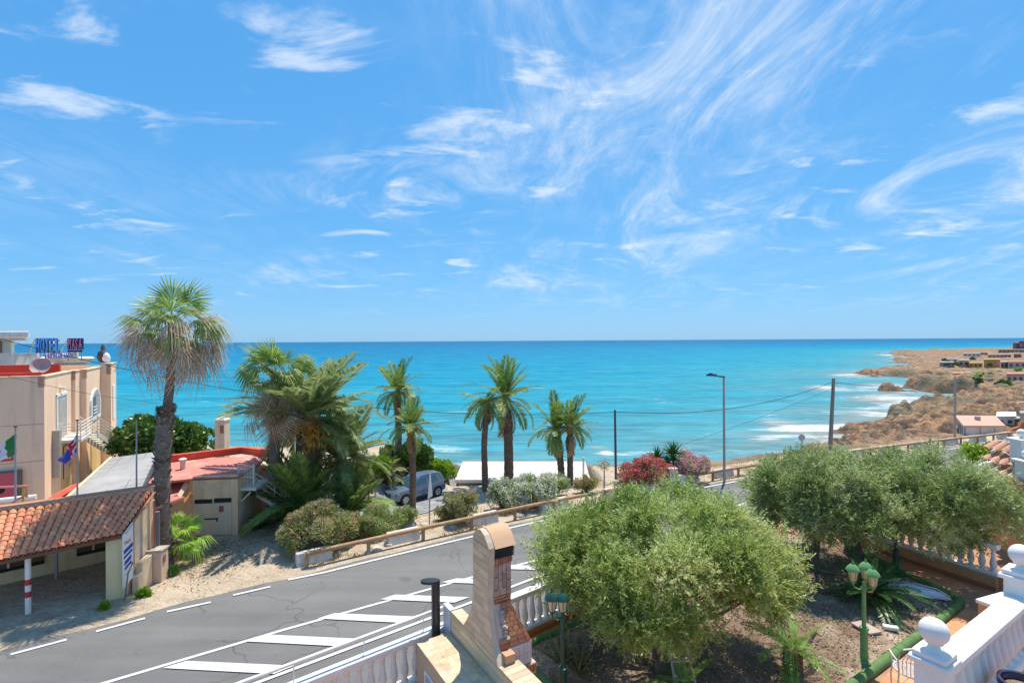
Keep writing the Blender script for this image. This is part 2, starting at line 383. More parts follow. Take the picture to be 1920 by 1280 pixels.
# ------------------------------------------------------------------ sea
sx, sy, sf = polar(420, 300, 66, 34, 45000)
sme = np_mesh('sea', np.stack([sx, sy, np.full_like(sx, SEA)], 1), sf, smooth=True)
sd = -shore_dist(sx, sy)
reef = np.zeros_like(sx)
for px_, py_, w_, h_, k_ in [(1500,803,60,12,1),(1450,790,28,6,.8),(1545,825,40,12,1),(1440,822,36,7,.7),(1590,800,45,16,.9),(1650,745,60,9,1.1),(1700,752,45,8,1.2),(1560,728,40,4,.9),(1535,725,24,3,.9),(1655,722,45,5,1.0),(1640,775,60,10,.9),
                             (1600,703,40,4,1.2),(1680,700,40,3,.9),(1665,665,25,2,1),(1690,670,22,2,1),(1137,849,14,4,1.5),(1120,838,18,2.2,.8),(1385,812,40,5,.35),(1500,770,70,6,.35)]:
    c_ = at(px_, py_, SEA); e1 = at(px_+w_, py_, SEA)-c_; e2 = at(px_, py_+h_, SEA)-c_
    ux = (sx-c_.x)/max(abs(e1.x), .1)-(sy-c_.y)/max(abs(e2.y), .1)*0.0; uy = (sy-c_.y)/max(abs(e2.y), .1)
    # sheared so that the patch keeps to the sight line it lies on
    ux = ux-(e2.x/e2.y)*(sy-c_.y)/max(abs(e1.x), .1) if abs(e2.y) > .1 else ux
    reef += k_*np.exp(-(ux**2+uy**2))
for nm, val in (('offshore', np.clip(sd, 0, 6000)), ('reef', np.clip(reef, 0, 1.5))):
    a_ = sme.attributes.new(nm, 'FLOAT', 'POINT'); a_.data.foreach_set('value', val.astype(np.float32))
m, nt, b = new_mat('sea_mat'); N = nt.nodes.new; L = nt.links.new
geo = N('ShaderNodeNewGeometry'); off = nattr('offshore')
mpw = N('ShaderNodeMapping'); mpw.inputs['Scale'].default_value = (.012, .045, 1); L(geo.outputs['Position'], mpw.inputs[0])
mpw2 = N('ShaderNodeMapping'); mpw2.inputs['Scale'].default_value = (.11, .42, 1); mpw2.inputs['Rotation'].default_value = (0, 0, -.12); L(geo.outputs['Position'], mpw2.inputs[0])
patch = nnoise(1.0, 6, .6, mpw.outputs[0], .4)
offn = nmath('MULTIPLY', off, nmr(patch, .3, .7, .55, 1.5))
cr = N('ShaderNodeValToRGB'); el = cr.color_ramp.elements
stops = [(0, (.20, .25, .21)), (.12, (.13, .285, .285)), (.30, (.035, .27, .33)), (.43, (.004, .235, .345)), (.60, (.001, .165, .315)), (.78, (.001, .105, .26)), (1, (.004, .065, .20))]
el[0].position, el[0].color = 0, (*stops[0][1], 1); el[1].position, el[1].color = 1, (*stops[-1][1], 1)
for p_, c_ in stops[1:-1]: k_ = el.new(p_); k_.color = (*c_, 1)
lg = nmath('LOGARITHM', nmath('ADD', nmath('MULTIPLY', offn, .05), 1.0), math.e)      # 0 at the shore
L(nmr(lg, 0, math.log(1+.05*3200)), cr.inputs[0])
ripple = nnoise(1.0, 7, .65, mpw2.outputs[0], .3)
mpw3 = N('ShaderNodeMapping'); mpw3.inputs['Scale'].default_value = (.025, .13, 1); mpw3.inputs['Rotation'].default_value = (0, 0, .06); L(geo.outputs['Position'], mpw3.inputs[0])
swell = nnoise(1.0, 8, .7, mpw3.outputs[0], .5)
base = nmix(nmr(ripple, .40, .60, 0, .75), cr.outputs[0], nmix(.6, cr.outputs[0], (.0, .05, .13)))
base = nmix(nmr(swell, .42, .60, 0, .6), base, nmix(.6, base, (.03, .42, .54)))
# sand and rock stirred up over the shelf
base = nmix(nmath('MULTIPLY', nmr(nattr('reef'), .05, 1), nmr(swell, .3, .7, .45, .95)), base, (.33, .28, .22))
# foam: broken lines near the shore and on the reef
mpf = N('ShaderNodeMapping'); mpf.inputs['Scale'].default_value = (.05, .16, 1); mpf.inputs['Rotation'].default_value = (0, 0, -.25); L(geo.outputs['Position'], mpf.inputs[0])
fn = nnoise(1.0, 10, .72, mpf.outputs[0], .8)
near = nmr(off, 0, 34, 1, 0)
thr = nmath('ADD', nmath('MULTIPLY', near, .10), nmath('MULTIPLY', nattr('reef'), .115))
mpg = N('ShaderNodeMapping'); mpg.inputs['Scale'].default_value = (.35, .9, 1); L(geo.outputs['Position'], mpg.inputs[0])
foam = nmath('MULTIPLY', nmr(nmath('ADD', fn, thr), .62, .76), nmr(nnoise(1.0, 6, .75, mpg.outputs[0], .6), .36, .60, .12, 1))
tiny = nmr(nmath('ADD', nnoise(1.0, 4, .7, mpw2.outputs[0], .2), nmr(off, 60, 900, 0, -.05)), .765, .80, 0, .35)
foam = nmath('MAXIMUM', foam, tiny)
L(nmix(foam, base, (.86, .88, .88)), b.inputs['Base Color'])
b.inputs['Roughness'].default_value = .40; b.inputs['Specular IOR Level'].default_value = .07; b.inputs['IOR'].default_value = 1.33
bp = N('ShaderNodeBump'); bp.inputs['Strength'].default_value = .5; bp.inputs['Distance'].default_value = 1.2
L(nmath('ADD', ripple, nmath('MULTIPLY', swell, 1.5)), bp.inputs['Height']); L(bp.outputs[0], b.inputs['Normal'])
struct('sea', sme, m)

# ------------------------------------------------------------------ road and markings
xs = np.concatenate([np.linspace(-46, -18, 15), np.linspace(-17, 45, 90), np.linspace(47, 110, 20)])
mb = MB(); edge = []
for x in xs:
    w = .42+.22*(fbm(np.array([x*1.3]), np.array([2.0]))[0]-.5)*2
    mb.v += [tuple(road_pt(x, w, .012)), tuple(road_pt(x, -2.2, .03)), tuple(road_pt(x, -4.4, .03)), tuple(road_pt(x, -8.6, .02))]
for i in range(len(xs)-1):
    for j in range(3): mb.f.append((4*i+j+1, 4*i+4+j+1, 4*i+4+j, 4*i+j)[::-1])
m, nt, b = new_mat('asphalt'); N = nt.nodes.new; L = nt.links.new; geo = N('ShaderNodeNewGeometry')
mpa = N('ShaderNodeMapping'); mpa.inputs['Rotation'].default_value = (0, 0, -R(33)); mpa.inputs['Scale'].default_value = (.12, 1.1, 1); L(geo.outputs['Position'], mpa.inputs[0])
c_ = nmix(nmr(nnoise(.5, 6), .3, .7), (.170, .163, .157), (.132, .128, .124))
c_ = nmix(nmr(nnoise(1.0, 5, .6, mpa.outputs[0]), .42, .7, 0, .6), c_, (.105, .104, .106))
c_ = nmix(nmr(nnoise(60, 3, .7), .45, .75, 0, .5), c_, (.29, .28, .27))
c_ = nmix(nmr(nnoise(1.8, 4, .6), .66, .74, 0, .75), c_, (.075, .074, .074))
mpt = N('ShaderNodeMapping'); mpt.inputs['Rotation'].default_value = (0, 0, -R(33)); mpt.inputs['Scale'].default_value = (.03, .55, 1); L(geo.outputs['Position'], mpt.inputs[0])
c_ = nmix(nmr(nnoise(1.0, 3, .5, mpt.outputs[0]), .46, .62, 0, .45), c_, (.24, .23, .22))
wv = N('ShaderNodeMix'); wv.data_type = 'VECTOR'; wv.inputs[0].default_value = .16; L(geo.outputs['Position'], wv.inputs[4])
nzc = N('ShaderNodeTexNoise'); nzc.inputs['Scale'].default_value = .8; nzc.inputs['Detail'].default_value = 6; L(geo.outputs['Position'], nzc.inputs['Vector']); sc_v = N('ShaderNodeVectorMath'); sc_v.operation = 'SCALE'; sc_v.inputs['Scale'].default_value = 9; L(nzc.outputs['Color'], sc_v.inputs[0]); L(sc_v.outputs[0], wv.inputs[5])
vc = N('ShaderNodeTexVoronoi'); vc.feature = 'DISTANCE_TO_EDGE'; vc.inputs['Scale'].default_value = .42; L(wv.outputs[1], vc.inputs['Vector'])
crack = nmath('MULTIPLY', nmr(vc.outputs['Distance'], .006, .016, 1, 0), nmr(nnoise(.22, 3), .47, .56))
c_ = nmix(nmath('MULTIPLY', crack, .42), c_, (.045, .044, .043))
c_ = nmix(nmr(nnoise(.28, 2, .4), .63, .645, 0, .5), c_, (.095, .094, .095))
L(c_, b.inputs['Base Color']); b.inputs['Roughness'].default_value = .85; b.inputs['Specular IOR Level'].default_value = .3
bp = N('ShaderNodeBump'); bp.inputs['Strength'].default_value = .35; bp.inputs['Distance'].default_value = .02; L(nnoise(90, 3, .7), bp.inputs['Height']); L(bp.outputs[0], b.inputs['Normal'])
road = struct('road', mb, m)
m, nt, b = new_mat('road_paint'); N = nt.nodes.new; L = nt.links.new; geo = N('ShaderNodeNewGeometry')
wear = nmr(nnoise(11, 8, .78), .50, .70, 0, .7); wear2 = nmr(nnoise(1.2, 5, .6), .3, .7, 0, .35)
L(nmix(wear, nmix(wear2, (.66, .65, .62), (.50, .49, .46)), (.24, .235, .23)), b.inputs['Base Color']); b.inputs['Roughness'].default_value = .75
PAINT = m
MARKN = [0]
def mark(pts, z=.034):
    MARKN[0] += 1; z = .033+.0022*MARKN[0]; mb = MB(); mb.prism([(p[0], p[1], z) for p in pts], (0, 0, .002)); return ob('road_marking', mb.mesh('road_marking'), PAINT, road)
def strip(pa, pb, w=.12, z=.034):
    a, b_ = Vector(pa), Vector(pb); d = (b_-a); d.z = 0; n = Vector((-d.y, d.x, 0)).normalized()*w/2
    return mark([a-n, b_-n, b_+n, a+n], z)
for (x0, y0), (x1, y1) in [((20,1228),(125,1200)),((180,1185),(272,1160)),((313,1148),(395,1130)),((437,1117),(507,1101))]:
    strip(at(x0, y0), at(x1, y1), .13)
pts = [at(540, 1088)]+[road_pt(x, 0) for x in np.arange(-7.6, 60, 1.2)]
mb = MB()
for p_ in pts:
    n_ = Vector((-float(yslope(p_.x)), 1, 0)).normalized()*.075
    mb.v += [(p_.x-n_.x, p_.y-n_.y, .040), (p_.x+n_.x, p_.y+n_.y, .040)]
mb.f = [(2*i, 2*i+2, 2*i+3, 2*i+1) for i in range(len(pts)-1)]
ob('edge_line', mb.mesh('edge_line'), PAINT, road)
strip(at(150, 1296), at(530, 1183), .13); strip(at(530, 1183), at(880, 1085), .13); strip(at(880, 1085), at(1120, 1021), .13)
strip(at(440, 1298), at(808, 1160), .13); strip(at(808, 1160), at(1120, 1040), .13)
for q in [[(305,1255),(350,1241.5),(552,1250.5),(514,1266)],[(462,1205),(500,1192),(672,1200),(636,1214)],[(595,1162),(627,1152),(784,1158.5),(752,1170)],
          [(713,1126),(741,1117),(880,1122),(852,1132)],[(828,1094),(856,1086.5),(962,1090),(938,1098)],[(925,1068),(948,1061),(1030,1064),(1010,1071)],[(150,1300),(190,1290),(420,1298),(400,1308)]]:
    mark([at(*p) for p in q])

# tarmac-and-gravel pad where the car is parked, dusty driveway
m = M('gravel_grey', (.30, .30, .30), (.20, .20, .21), 2.5, .95, .5, 60, c3=(.42, .41, .39), s3=1.3)
pad_px = [(660,972),(700,930),(735,905),(790,896),(850,898),(905,902),(930,912),(900,925),(850,940),(800,962),(740,975)]
pc = [ground(*p) for p in pad_px]; mb = MB()
cen = sum(pc, Vector())/len(pc); ring = 14
vs_ = [(cen.x, cen.y)]
for k in range(1, 9):
    for p_ in pc: vs_.append((cen.x+(p_.x-cen.x)*k/8, cen.y+(p_.y-cen.y)*k/8))
vz = H(np.array([v_[0] for v_ in vs_]), np.array([v_[1] for v_ in vs_]))+.05
mb.v = [(v_[0], v_[1], z_) for v_, z_ in zip(vs_, vz)]; n_ = len(pc)
mb.f = [(0, 1+(i+1) % n_, 1+i) for i in range(n_)]+[(1+(k-1)*n_+i, 1+(k-1)*n_+(i+1) % n_, 1+k*n_+(i+1) % n_, 1+k*n_+i) for k in range(1, 8) for i in range(n_)]
me = mb.mesh('parking_pad', smooth=180)
bm = bmesh.new(); bm.from_mesh(me); bmesh.ops.recalc_face_normals(bm, faces=bm.faces); bm.to_mesh(me); bm.free()
struct('parking_pad', me, m)

# ------------------------------------------------------------------ shared materials
WHITE = M('white_paint', (.86, .82, .76), (.80, .76, .70), 6, .55, .05, 40)
WHITEWALL = M('white_render', (.80, .76, .70), (.70, .66, .60), 1.5, .85, .15, 40, c3=(.58, .56, .52), s3=1.1)
TERRA = M('terracotta', (.56, .25, .12), (.44, .18, .085), 5, .75, .12, 40, orand=.22)
WOOD = M('log_wood', (.46, .27, .13), (.33, .18, .08), 8, .75, .35, 60, c3=(.50, .36, .22), s3=3, orand=.12)
CREAM = M('cream_render', (.80, .63, .47), (.72, .56, .41), .7, .88, .2, 40, c3=(.58, .45, .34), s3=.5)
CREAM_P = M('cream_render_pale', (.88, .66, .43), (.80, .58, .37), .9, .88, .2, 40, c3=(.58, .46, .33), s3=.55)
OCHRE = M('ochre_render', (.72, .50, .20), (.62, .42, .17), 1.2, .85, .15, 40)
REDROOF = M('red_roof_paint', (.66, .10, .05), (.52, .075, .04), 1.2, .8, .1, 20, c3=(.60, .17, .11), s3=1.2)
PINKROOF = M('faded_red_roof', (.66, .24, .19), (.56, .18, .14), .8, .85, .1, 20, c3=(.70, .36, .30), s3=.7)
DARK = M('dark_gap', (.03, .028, .025), (.02, .02, .02), 4, .9)
GLASS = M('window_glass', (.06, .09, .11), (.04, .06, .08), 2, .12, spec=.6)
STEEL = M('galvanised', (.42, .42, .41), (.34, .34, .34), 6, .5, metal=.4)
WIRE = M('wire_black', (.05, .055, .06), (.04, .04, .045), 4, .7)
GREENP = M('green_paint', (.055, .16, .06), (.04, .11, .045), 5, .5, .1, 50)
GREENK = M('green_kerb', (.13, .24, .07), (.08, .16, .045), 5, .7, .25, 40)
SOIL = M('garden_soil', (.30, .205, .14), (.19, .125, .085), 6, .97, .9, 45, c3=(.66, .51, .37), s3=.42)
BRICK = M('brick', (.50, .22, .11), (.38, .16, .085), 12, .85, .35, 70, orand=.25)
MORTAR = M('mortar', (.56, .47, .39), (.48, .40, .33), 10, .9, .3, 60)
STONE = M('rock_stone', (.50, .44, .37), (.38, .32, .26), 3, .9, .6, 12, c3=(.62, .56, .49), s3=2, orand=.15)
WALLORANGE = M('orange_render', (.66, .36, .17), (.58, .31, .15), 1.6, .85, .15, 50)
LINT = M('lantern_pane', (.66, .55, .36), (.60, .48, .30), 10, .35)

# ------------------------------------------------------------------ garden terrace and its floors
GZ = 3.5
UD = Vector((math.cos(R(38)), math.sin(R(38)), 0)); VD = Vector((UD.y, -UD.x, 0))     # along the road / away from it
BL0 = Vector((-1.4, 8.78, 0))                                                         # a point on the roadside balustrade
def BP(s, v=0, z=0): q = BL0+UD*s+VD*v; return Vector((q.x, q.y, z))
outline = [BP(-11, -.12), BP(15.4, -.12), Vector((14.6, 15.2, 0)), Vector((24, 10, 0)), Vector((24, -8, 0)), Vector((-14, -8, 0)), Vector((-14, 0.2, 0))]
mb = MB(); mb.prism([(p.x, p.y, -.3) for p in outline], (0, 0, GZ-.02+.3))
struct('garden_terrace', mb, WHITEWALL)
bed_poly = [(-.02, 9.43), (2.3, 11.25), (5.0, 13.35), (7.4, 15.1), (9.1, 15.2), (9.4, 13.8), (9.55, 12.5), (9.82, 11.45), (9.55, 11.0), (5.7, 8.55), (2.6, 6.5), (1.2, 7.2)]
mb = MB(); mb.prism([(x, y, GZ-.01) for x, y in bed_poly], (0, 0, .05)); bed = struct('garden_bed', mb, SOIL)
# uneven surface of the bed: a fine soil sheet
n_ = 130; gx_, gy_ = np.meshgrid(np.linspace(-.2, 10, n_), np.linspace(6.3, 15.4, n_))
def inpoly(x, y, P):
    ins = np.zeros(x.shape, bool)
    for i in range(len(P)):
        (ax, ay), (bx, by) = P[i], P[(i+1) % len(P)]
        ins ^= ((ay > y) != (by > y)) & (x < (bx-ax)*(y-ay)/(by-ay+1e-12)+ax)
    return ins
hz = GZ+.05+.10*(fbm(gx_*2.2, gy_*2.2, 5)-.45)
idx = np.arange(n_*n_).reshape(n_, n_); fq = np.stack([idx[:-1, :-1], idx[:-1, 1:], idx[1:, 1:], idx[1:, :-1]], -1).reshape(-1, 4)
ins = inpoly(gx_.ravel(), gy_.ravel(), bed_poly); keep = ins[fq].all(1)
ob('soil_surface', np_mesh('soil_surface', np.stack([gx_.ravel(), gy_.ravel(), hz.ravel()], 1), fq[keep], smooth=True), SOIL, bed)
# litter lying on the soil
g = np.random.default_rng(11); P = np.stack([g.uniform(0, 9.8, 26000), g.uniform(6.6, 15.2, 26000)], 1)
P = P[inpoly(P[:, 0], P[:, 1], bed_poly)]; z_ = GZ+.062+.10*(fbm(P[:, 0]*2.2, P[:, 1]*2.2, 5)-.45)
D = g.normal(size=(len(P), 3)); D[:, 2] = np.abs(D[:, 2])*.25
V_, F_ = leaf_quads(np.column_stack([P, z_]), D, g.uniform(.03, .09, len(P)), g.uniform(.006, .014, len(P)), g)
lit = ob('dry_leaf_litter', np_mesh('dry_leaf_litter', V_, F_, g.random(len(F_))), leafmat('litter', (.10, .06, .035), (.30, .20, .12), (.55, .43, .30), .1, .9), bed); lit['kind'] = 'stuff'
# green kerb pipe round the bed, in lengths
kerb = thing('garden_kerb', 'green painted half-round kerb edging the garden bed', 'kerb', (5, 9, GZ))
seg = [((.32,8.92),(.74,8.32)),((.74,8.32),(1.2,7.2)),((-.02,9.43),(.9,10.15)),((.9,10.15),(2.3,11.25)),((2.3,11.25),(5.0,13.35)),((4.6,7.86),(5.7,8.55)),((5.7,8.55),(7.0,9.38)),((7.0,9.38),(8.3,10.2)),((8.3,10.2),(9.55,11.0)),((9.55,11.0),(9.78,11.2)),((9.78,11.2),(9.82,11.45)),((9.82,11.45),(9.55,12.5)),((9.55,12.5),(9.4,13.8))]
for i, (a, b_) in enumerate(seg):
    mb = MB(); d_ = (Vector(b_)-Vector(a)); d_ = Vector((d_.x, d_.y, 0)).normalized()*.006
    mb.tube([Vector((*a, GZ+.05))+d_, Vector((*b_, GZ+.05))-d_], .085, 10); part('kerb_length', mb, GREENK, kerb, smooth=50)
# terracotta floor tiles of the paths
tile_me = bevel(MB().box(0, 0, 0, .245, .245, .02).mesh('floor_tile'), .004)
path_mb = MB(); path_mb.prism([(p.x, p.y, GZ-.015) for p in outline[1:6]]+[(-14, .2, GZ-.015), tuple(BP(-11, -.12, GZ-.015))], (0, 0, .018))
path = struct('terracotta_path', path_mb, M('tile_grout', (.46, .25, .15), (.38, .2, .12), 8, .9))
FLOOR = M('floor_tile_terracotta', (.64, .30, .15), (.55, .24, .115), 4, .6, .06, 30, orand=.10)
for i in range(0, 26):
    for j in range(0, 4):
        p = BP(.95+i*.25, .14+j*.25)
        if j > 2 and i > 2: continue
        ob('floor_tile', tile_me, FLOOR, path, (p.x, p.y, GZ+.006), (0, 0, R(38)))
a33 = R(33.5); u33 = Vector((math.cos(a33), math.sin(a33), 0)); v33 = Vector((u33.y, -u33.x, 0))
FLOORS = M('stamped_floor', (.50, .20, .11), (.40, .15, .085), 5, .55, .3, 25, c3=(.56, .27, .16), s3=1.5, orand=.10)
for i in range(-4, 19):
    for j in range(0, 9):
        p = Vector((5.75, 8.45, 0))+u33*(i*.25+.1)+v33*(j*.25+.18)
        if p.x/p.y > .90 and p.y < 9.2: continue
        if p.y < 7.6: continue
        ob('floor_tile', tile_me, FLOORS if i > 3 else FLOOR, path, (p.x, p.y, GZ+.006), (0, 0, a33))
for i in range(0, 12):
    for j in range(0, 4):
        p = Vector((9.98, 12.2, 0))+Vector((-.17, .985, 0))*(i*.25-.3)+Vector((.985, .17, 0))*(j*.25-.28)
        if p.x > 10.0+(14.0-p.y)*.1+.75: continue
        ob('floor_tile', tile_me, FLOORS, path, (p.x, p.y, GZ+.006), (0, 0, R(10)))

# ------------------------------------------------------------------ balustrades
prof = [(.062,0),(.062,.035),(.045,.05),(.040,.07),(.058,.11),(.072,.17),(.070,.23),(.054,.31),(.042,.40),(.036,.46),(.046,.475),(.046,.49),(.036,.50),(.050,.535),(.062,.555),(.062,.60)]
bal_me = MB().lathe(prof, 12).mesh('baluster', smooth=50)
def balustrade(root, p0, p1, zfoot, hb, spacing, railw=.17, railh=.09, baseh=.07, kerbh=.0, kerbmat=None, posts=(), bmat=None):
    p0, p1 = Vector(p0), Vector(p1); d = (p1-p0); d.z = 0; Lh = d.length; d.normalize(); n = Vector((-d.y, d.x, 0)); bmat = bmat or WHITE
    def bar(name, z0, z1, w, mat, bev=.012):
        mb = MB(); mb.obox(Vector((p0.x, p0.y, z0))-n*w/2, d*Lh, n*w, (0, 0, z1-z0)); return part(name, mb, mat, root, bev=bev)
    z = zfoot
    if kerbh: bar('base_wall', z, z+kerbh, railw+.05, kerbmat); z += kerbh
    bar('bottom_rail', z, z+baseh, railw*.95, WHITE); z += baseh
    bar('top_rail', z+hb, z+hb+railh, railw, WHITE); bar('rail_moulding', z+hb-.025, z+hb+.002, railw*.72, WHITE, .005)
    k = int(Lh/spacing)
    for i in range(k):
        q = p0+d*((i+.5)*Lh/k)
        if any(abs((i+.5)*Lh/k-s_) < .16 for s_ in posts): continue
        ob('baluster', bal_me, bmat, root, Vector((q.x, q.y, z))-root.location, (0, 0, random.random()), (.95, .95, hb/.6))
    for s_ in posts:
        q = p0+d*s_; mb = MB(); mb.box(q.x, q.y, (zfoot+z+hb+railh)/2+.015, .24, .24, z+hb+railh-zfoot+.03, math.atan2(d.y, d.x)); part('post', mb, WHITE, root, bev=.01)
BALM = M('baluster_paint', (.84, .76, .69), (.76, .67, .60), 6, .6, .05, 40)
ra = thing('balustrade', 'white balustrade along the road left of the barbecue, with tubular handrail above', 'balustrade', BP(-3, 0, GZ))
balustrade(ra, BP(-6.4), BP(.35), GZ, .60, .19, kerbh=.12, kerbmat=M('terrace_kerb_brown', (.40, .22, .13), (.33, .17, .1), 4, .8), posts=(.1, 3.0), bmat=BALM)
mb = MB(); mb.tube([BP(-6.4, -.02, 4.66), BP(.3, -.02, 4.66)], .026, 10); part('handrail', mb, WHITE, ra, 60)
for s_ in (-5.4, -4.35, -3.3, -2.25, -1.2, -.15):
    mb = MB(); mb.tube([BP(s_, -.02, 4.36), BP(s_, -.02, 4.65)], .009, 6); part('bracket', mb, WHITE, ra, 60)
rb = thing('balustrade', 'white balustrade along the road right of the barbecue, on an orange base', 'balustrade', BP(5, 0, GZ))
balustrade(rb, BP(1.0), BP(14.4), GZ, .60, .19, kerbh=.14, kerbmat=M('orange_kerb', (.66, .22, .06), (.58, .18, .05), 3, .6), posts=(.1, 4.5, 9, 13.2), bmat=BALM)
rc = thing('balustrade', 'white balustrade on low orange wall at the right end of the garden', 'balustrade', (10.3, 12.8, GZ))
p_a, p_b = Vector((9.55, 14.9, 0)), Vector((11.15, 11.75, 0))
balustrade(rc, p_a, p_b, GZ, .56, .20, kerbh=.32, kerbmat=WALLORANGE, railw=.2, posts=(.1,), bmat=BALM)
mb = MB(); d_ = (p_b-p_a).normalized(); mb.obox(p_b+Vector((0, 0, GZ)), d_*.5, Vector((.9, .35, 0)), (0, 0, .32)); part('return_wall', mb, WALLORANGE, rc)
mb = MB(); mb.obox(p_b+Vector((-.02, -.02, GZ+.325)), d_*.52, Vector((.92, .36, 0)), (0, 0, .07)); part('coping', mb, WHITE, rc)
mb = MB(); mb.obox(p_a+Vector((-.12, -.05, GZ)), p_b-p_a+Vector((.0, 0, 0)), Vector((-.04, -.02, 0)), (0, 0, .10)); part('skirting', mb, M('skirting_red', (.48, .15, .07), (.4, .12, .06), 4, .6), rc)
lw = thing('low_wall', 'low orange garden wall with white coping beside the stairs', 'wall', (9.6, 10.3, GZ))
mb = MB(); mb.obox((9.30, 10.25, GZ), (1.75, .62, 0), (.11, -.22, 0), (0, 0, .5)); part('wall', mb, WALLORANGE, lw)
mb = MB(); mb.obox((9.26, 10.27, GZ+.502), (1.83, .66, 0), (.13, -.27, 0), (0, 0, .075)); part('coping', mb, WHITE, lw, bev=.01)
# the balustrade close to the camera at the lower right
rd = thing('balustrade', 'near white balustrade with ball-topped newel posts, lower right corner', 'balustrade', (4.2, 4.6, 5.85))
n0, n1 = Vector((3.30, 4.02, 0)), Vector((5.10, 5.14, 0)); d_ = (n1-n0).normalized(); nn_ = Vector((-d_.y, d_.x, 0))
balustrade(rd, n0+d_*.10, n1-d_*.1, 6.12, .46, .155, railw=.19, railh=.07, baseh=.08, kerbh=.0)
mb = MB(); mb.obox(n0+Vector((0, 0, GZ))-nn_*.07, n1-n0, nn_*.14, (0, 0, 6.115-GZ)); part('wall', mb, WALLORANGE, rd)
ball = [(.0,.0),(.055,.0),(.045,.02),(.035,.045),(.06,.06)]+[(.1*math.sin(t_), .15-.1*math.cos(t_)) for t_ in np.linspace(.75, math.pi-.02, 12)]
def newel(root, p, ztop, zbot, w=.2):
    mb = MB(); mb.box(p.x, p.y, (ztop-.10+zbot)/2, w, w, ztop-.10-zbot, math.atan2(d_.y, d_.x)); part('newel_post', mb, WHITE, root, bev=.008)
    mb = MB(); mb.box(p.x, p.y, ztop-.075, w*1.32, w*1.32, .045, math.atan2(d_.y, d_.x)).box(p.x, p.y, ztop-.03, w*1.12, w*1.12, .05, math.atan2(d_.y, d_.x)); c_ = part('newel_cap', mb, WHITE, root, bev=.008)
    mb = MB(); mb.lathe(ball, 28, (p.x, p.y, ztop-.006)); part('ball', mb, WHITE, root, 60)
newel(rd, n0, 6.86, 5.0, .2); newel(rd, n1, 6.98, 5.0, .22)
mb = MB(); mb.prism([(n0.x-.1, n0.y-.2, 5.55), (n1.x+1.5, n1.y+.7, 5.55), (8, 2, 5.55), (3, 2, 5.55)], (0, 0, .3)); struct('upper_terrace', mb, TERRA)
pot = thing('flower_pot', 'dark blue glazed flower pot at the bottom edge beside near balustrade', 'pot', (4.22, 4.24, 5.85))
mb = MB(); mb.lathe([(.09,0),(.13,.3),(.15,.52),(.165,.55),(.165,.60),(.14,.60),(.13,.52),(.0,.5)], 24, (4.22, 4.24, 5.852)); part('pot_body', mb, M('glaze_blue', (.02, .03, .07), (.03, .04, .09), 5, .25, spec=.6), pot, 50)
mb = MB(); mb.lathe([(.0,0),(.135,0),(.12,.02),(.05,.05),(0,.055)], 16, (4.22, 4.24, 6.375)); part('dry_soil', mb, M('pot_soil', (.35, .27, .2), (.2, .14, .1), 20, .95, .8, 60), pot, 50)
pot2 = thing('flower_pot', 'pale cream flower pot at the bottom edge left of the dark pot', 'pot', (4.0, 4.12, 5.85))
mb = MB(); mb.lathe([(.06,0),(.09,.3),(.105,.5),(.11,.55),(.09,.55),(.085,.5),(0,.48)], 20, (4.0, 4.14, 5.852)); part('pot_body', mb, M('pot_cream', (.66, .60, .42), (.55, .5, .36), 5, .6), pot2, 50)

# ------------------------------------------------------------------ barbecue
BO = Vector((-1.06, 8.63, 0)); TD = Vector((.524, -.852, 0)); SD = Vector((.852, .524, 0))
def Q(t, s, z): return BO+TD*t+SD*s+Vector((0, 0, z))
WOODTILE = M('wood_look_tile', (.76, .56, .36), (.62, .44, .27), 3, .55, .1, 60, c3=(.62, .44, .23), s3=1.8, orand=.16, stretch=(1, 1, 6))
WOODTOP = M('wood_look_tile_top', (.68, .53, .36), (.57, .42, .27), 5, .5, .1, 60, c3=(.52, .36, .2), s3=2.5, orand=.12)
STONEP = M('cladding_stone', (.46, .32, .25), (.36, .24, .19), 6, .85, .6, 25, c3=(.52, .40, .32), s3=4, orand=.2)
bq = thing('barbecue', 'masonry barbecue with tall brick and tile chimney beside the roadside balustrade', 'barbecue', Q(1, .2, GZ))
# the sculpted side slab, profile in (t, z)
back = [(GZ, .02), (4.74, .02), (4.76, .50), (4.82, .56), (4.95, .66), (5.12, .76), (5.33, .83), (5.8, .85), (6.28, .85)]
front = [(GZ, 2.45), (4.66, 2.45), (4.68, 1.62), (4.80, 1.54), (4.89, 1.47), (5.1, 1.39), (5.3, 1.34), (5.52, 1.31), (5.9, 1.33), (6.26, 1.36)]
arch = [(.85, 6.28), (.90, 6.37), (.98, 6.44), (1.10, 6.47), (1.22, 6.42), (1.31, 6.33), (1.36, 6.26)]
slab = [(t, z) for z, t in back]+arch[1:-1]+[(t, z) for z, t in front[::-1]]
mb = MB(); mb.prism([Q(t, 0, z) for t, z in slab], SD*.09); part('side_slab', mb, M('slab_edge', (.62, .52, .40), (.52, .42, .31), 4, .8, .2, 40), bq)
def interp(tab, z): return float(np.interp(z, [a for a, _ in tab], [b for _, b in tab]))
zrow = GZ+.02; row = 0
g = np.random.default_rng(5)
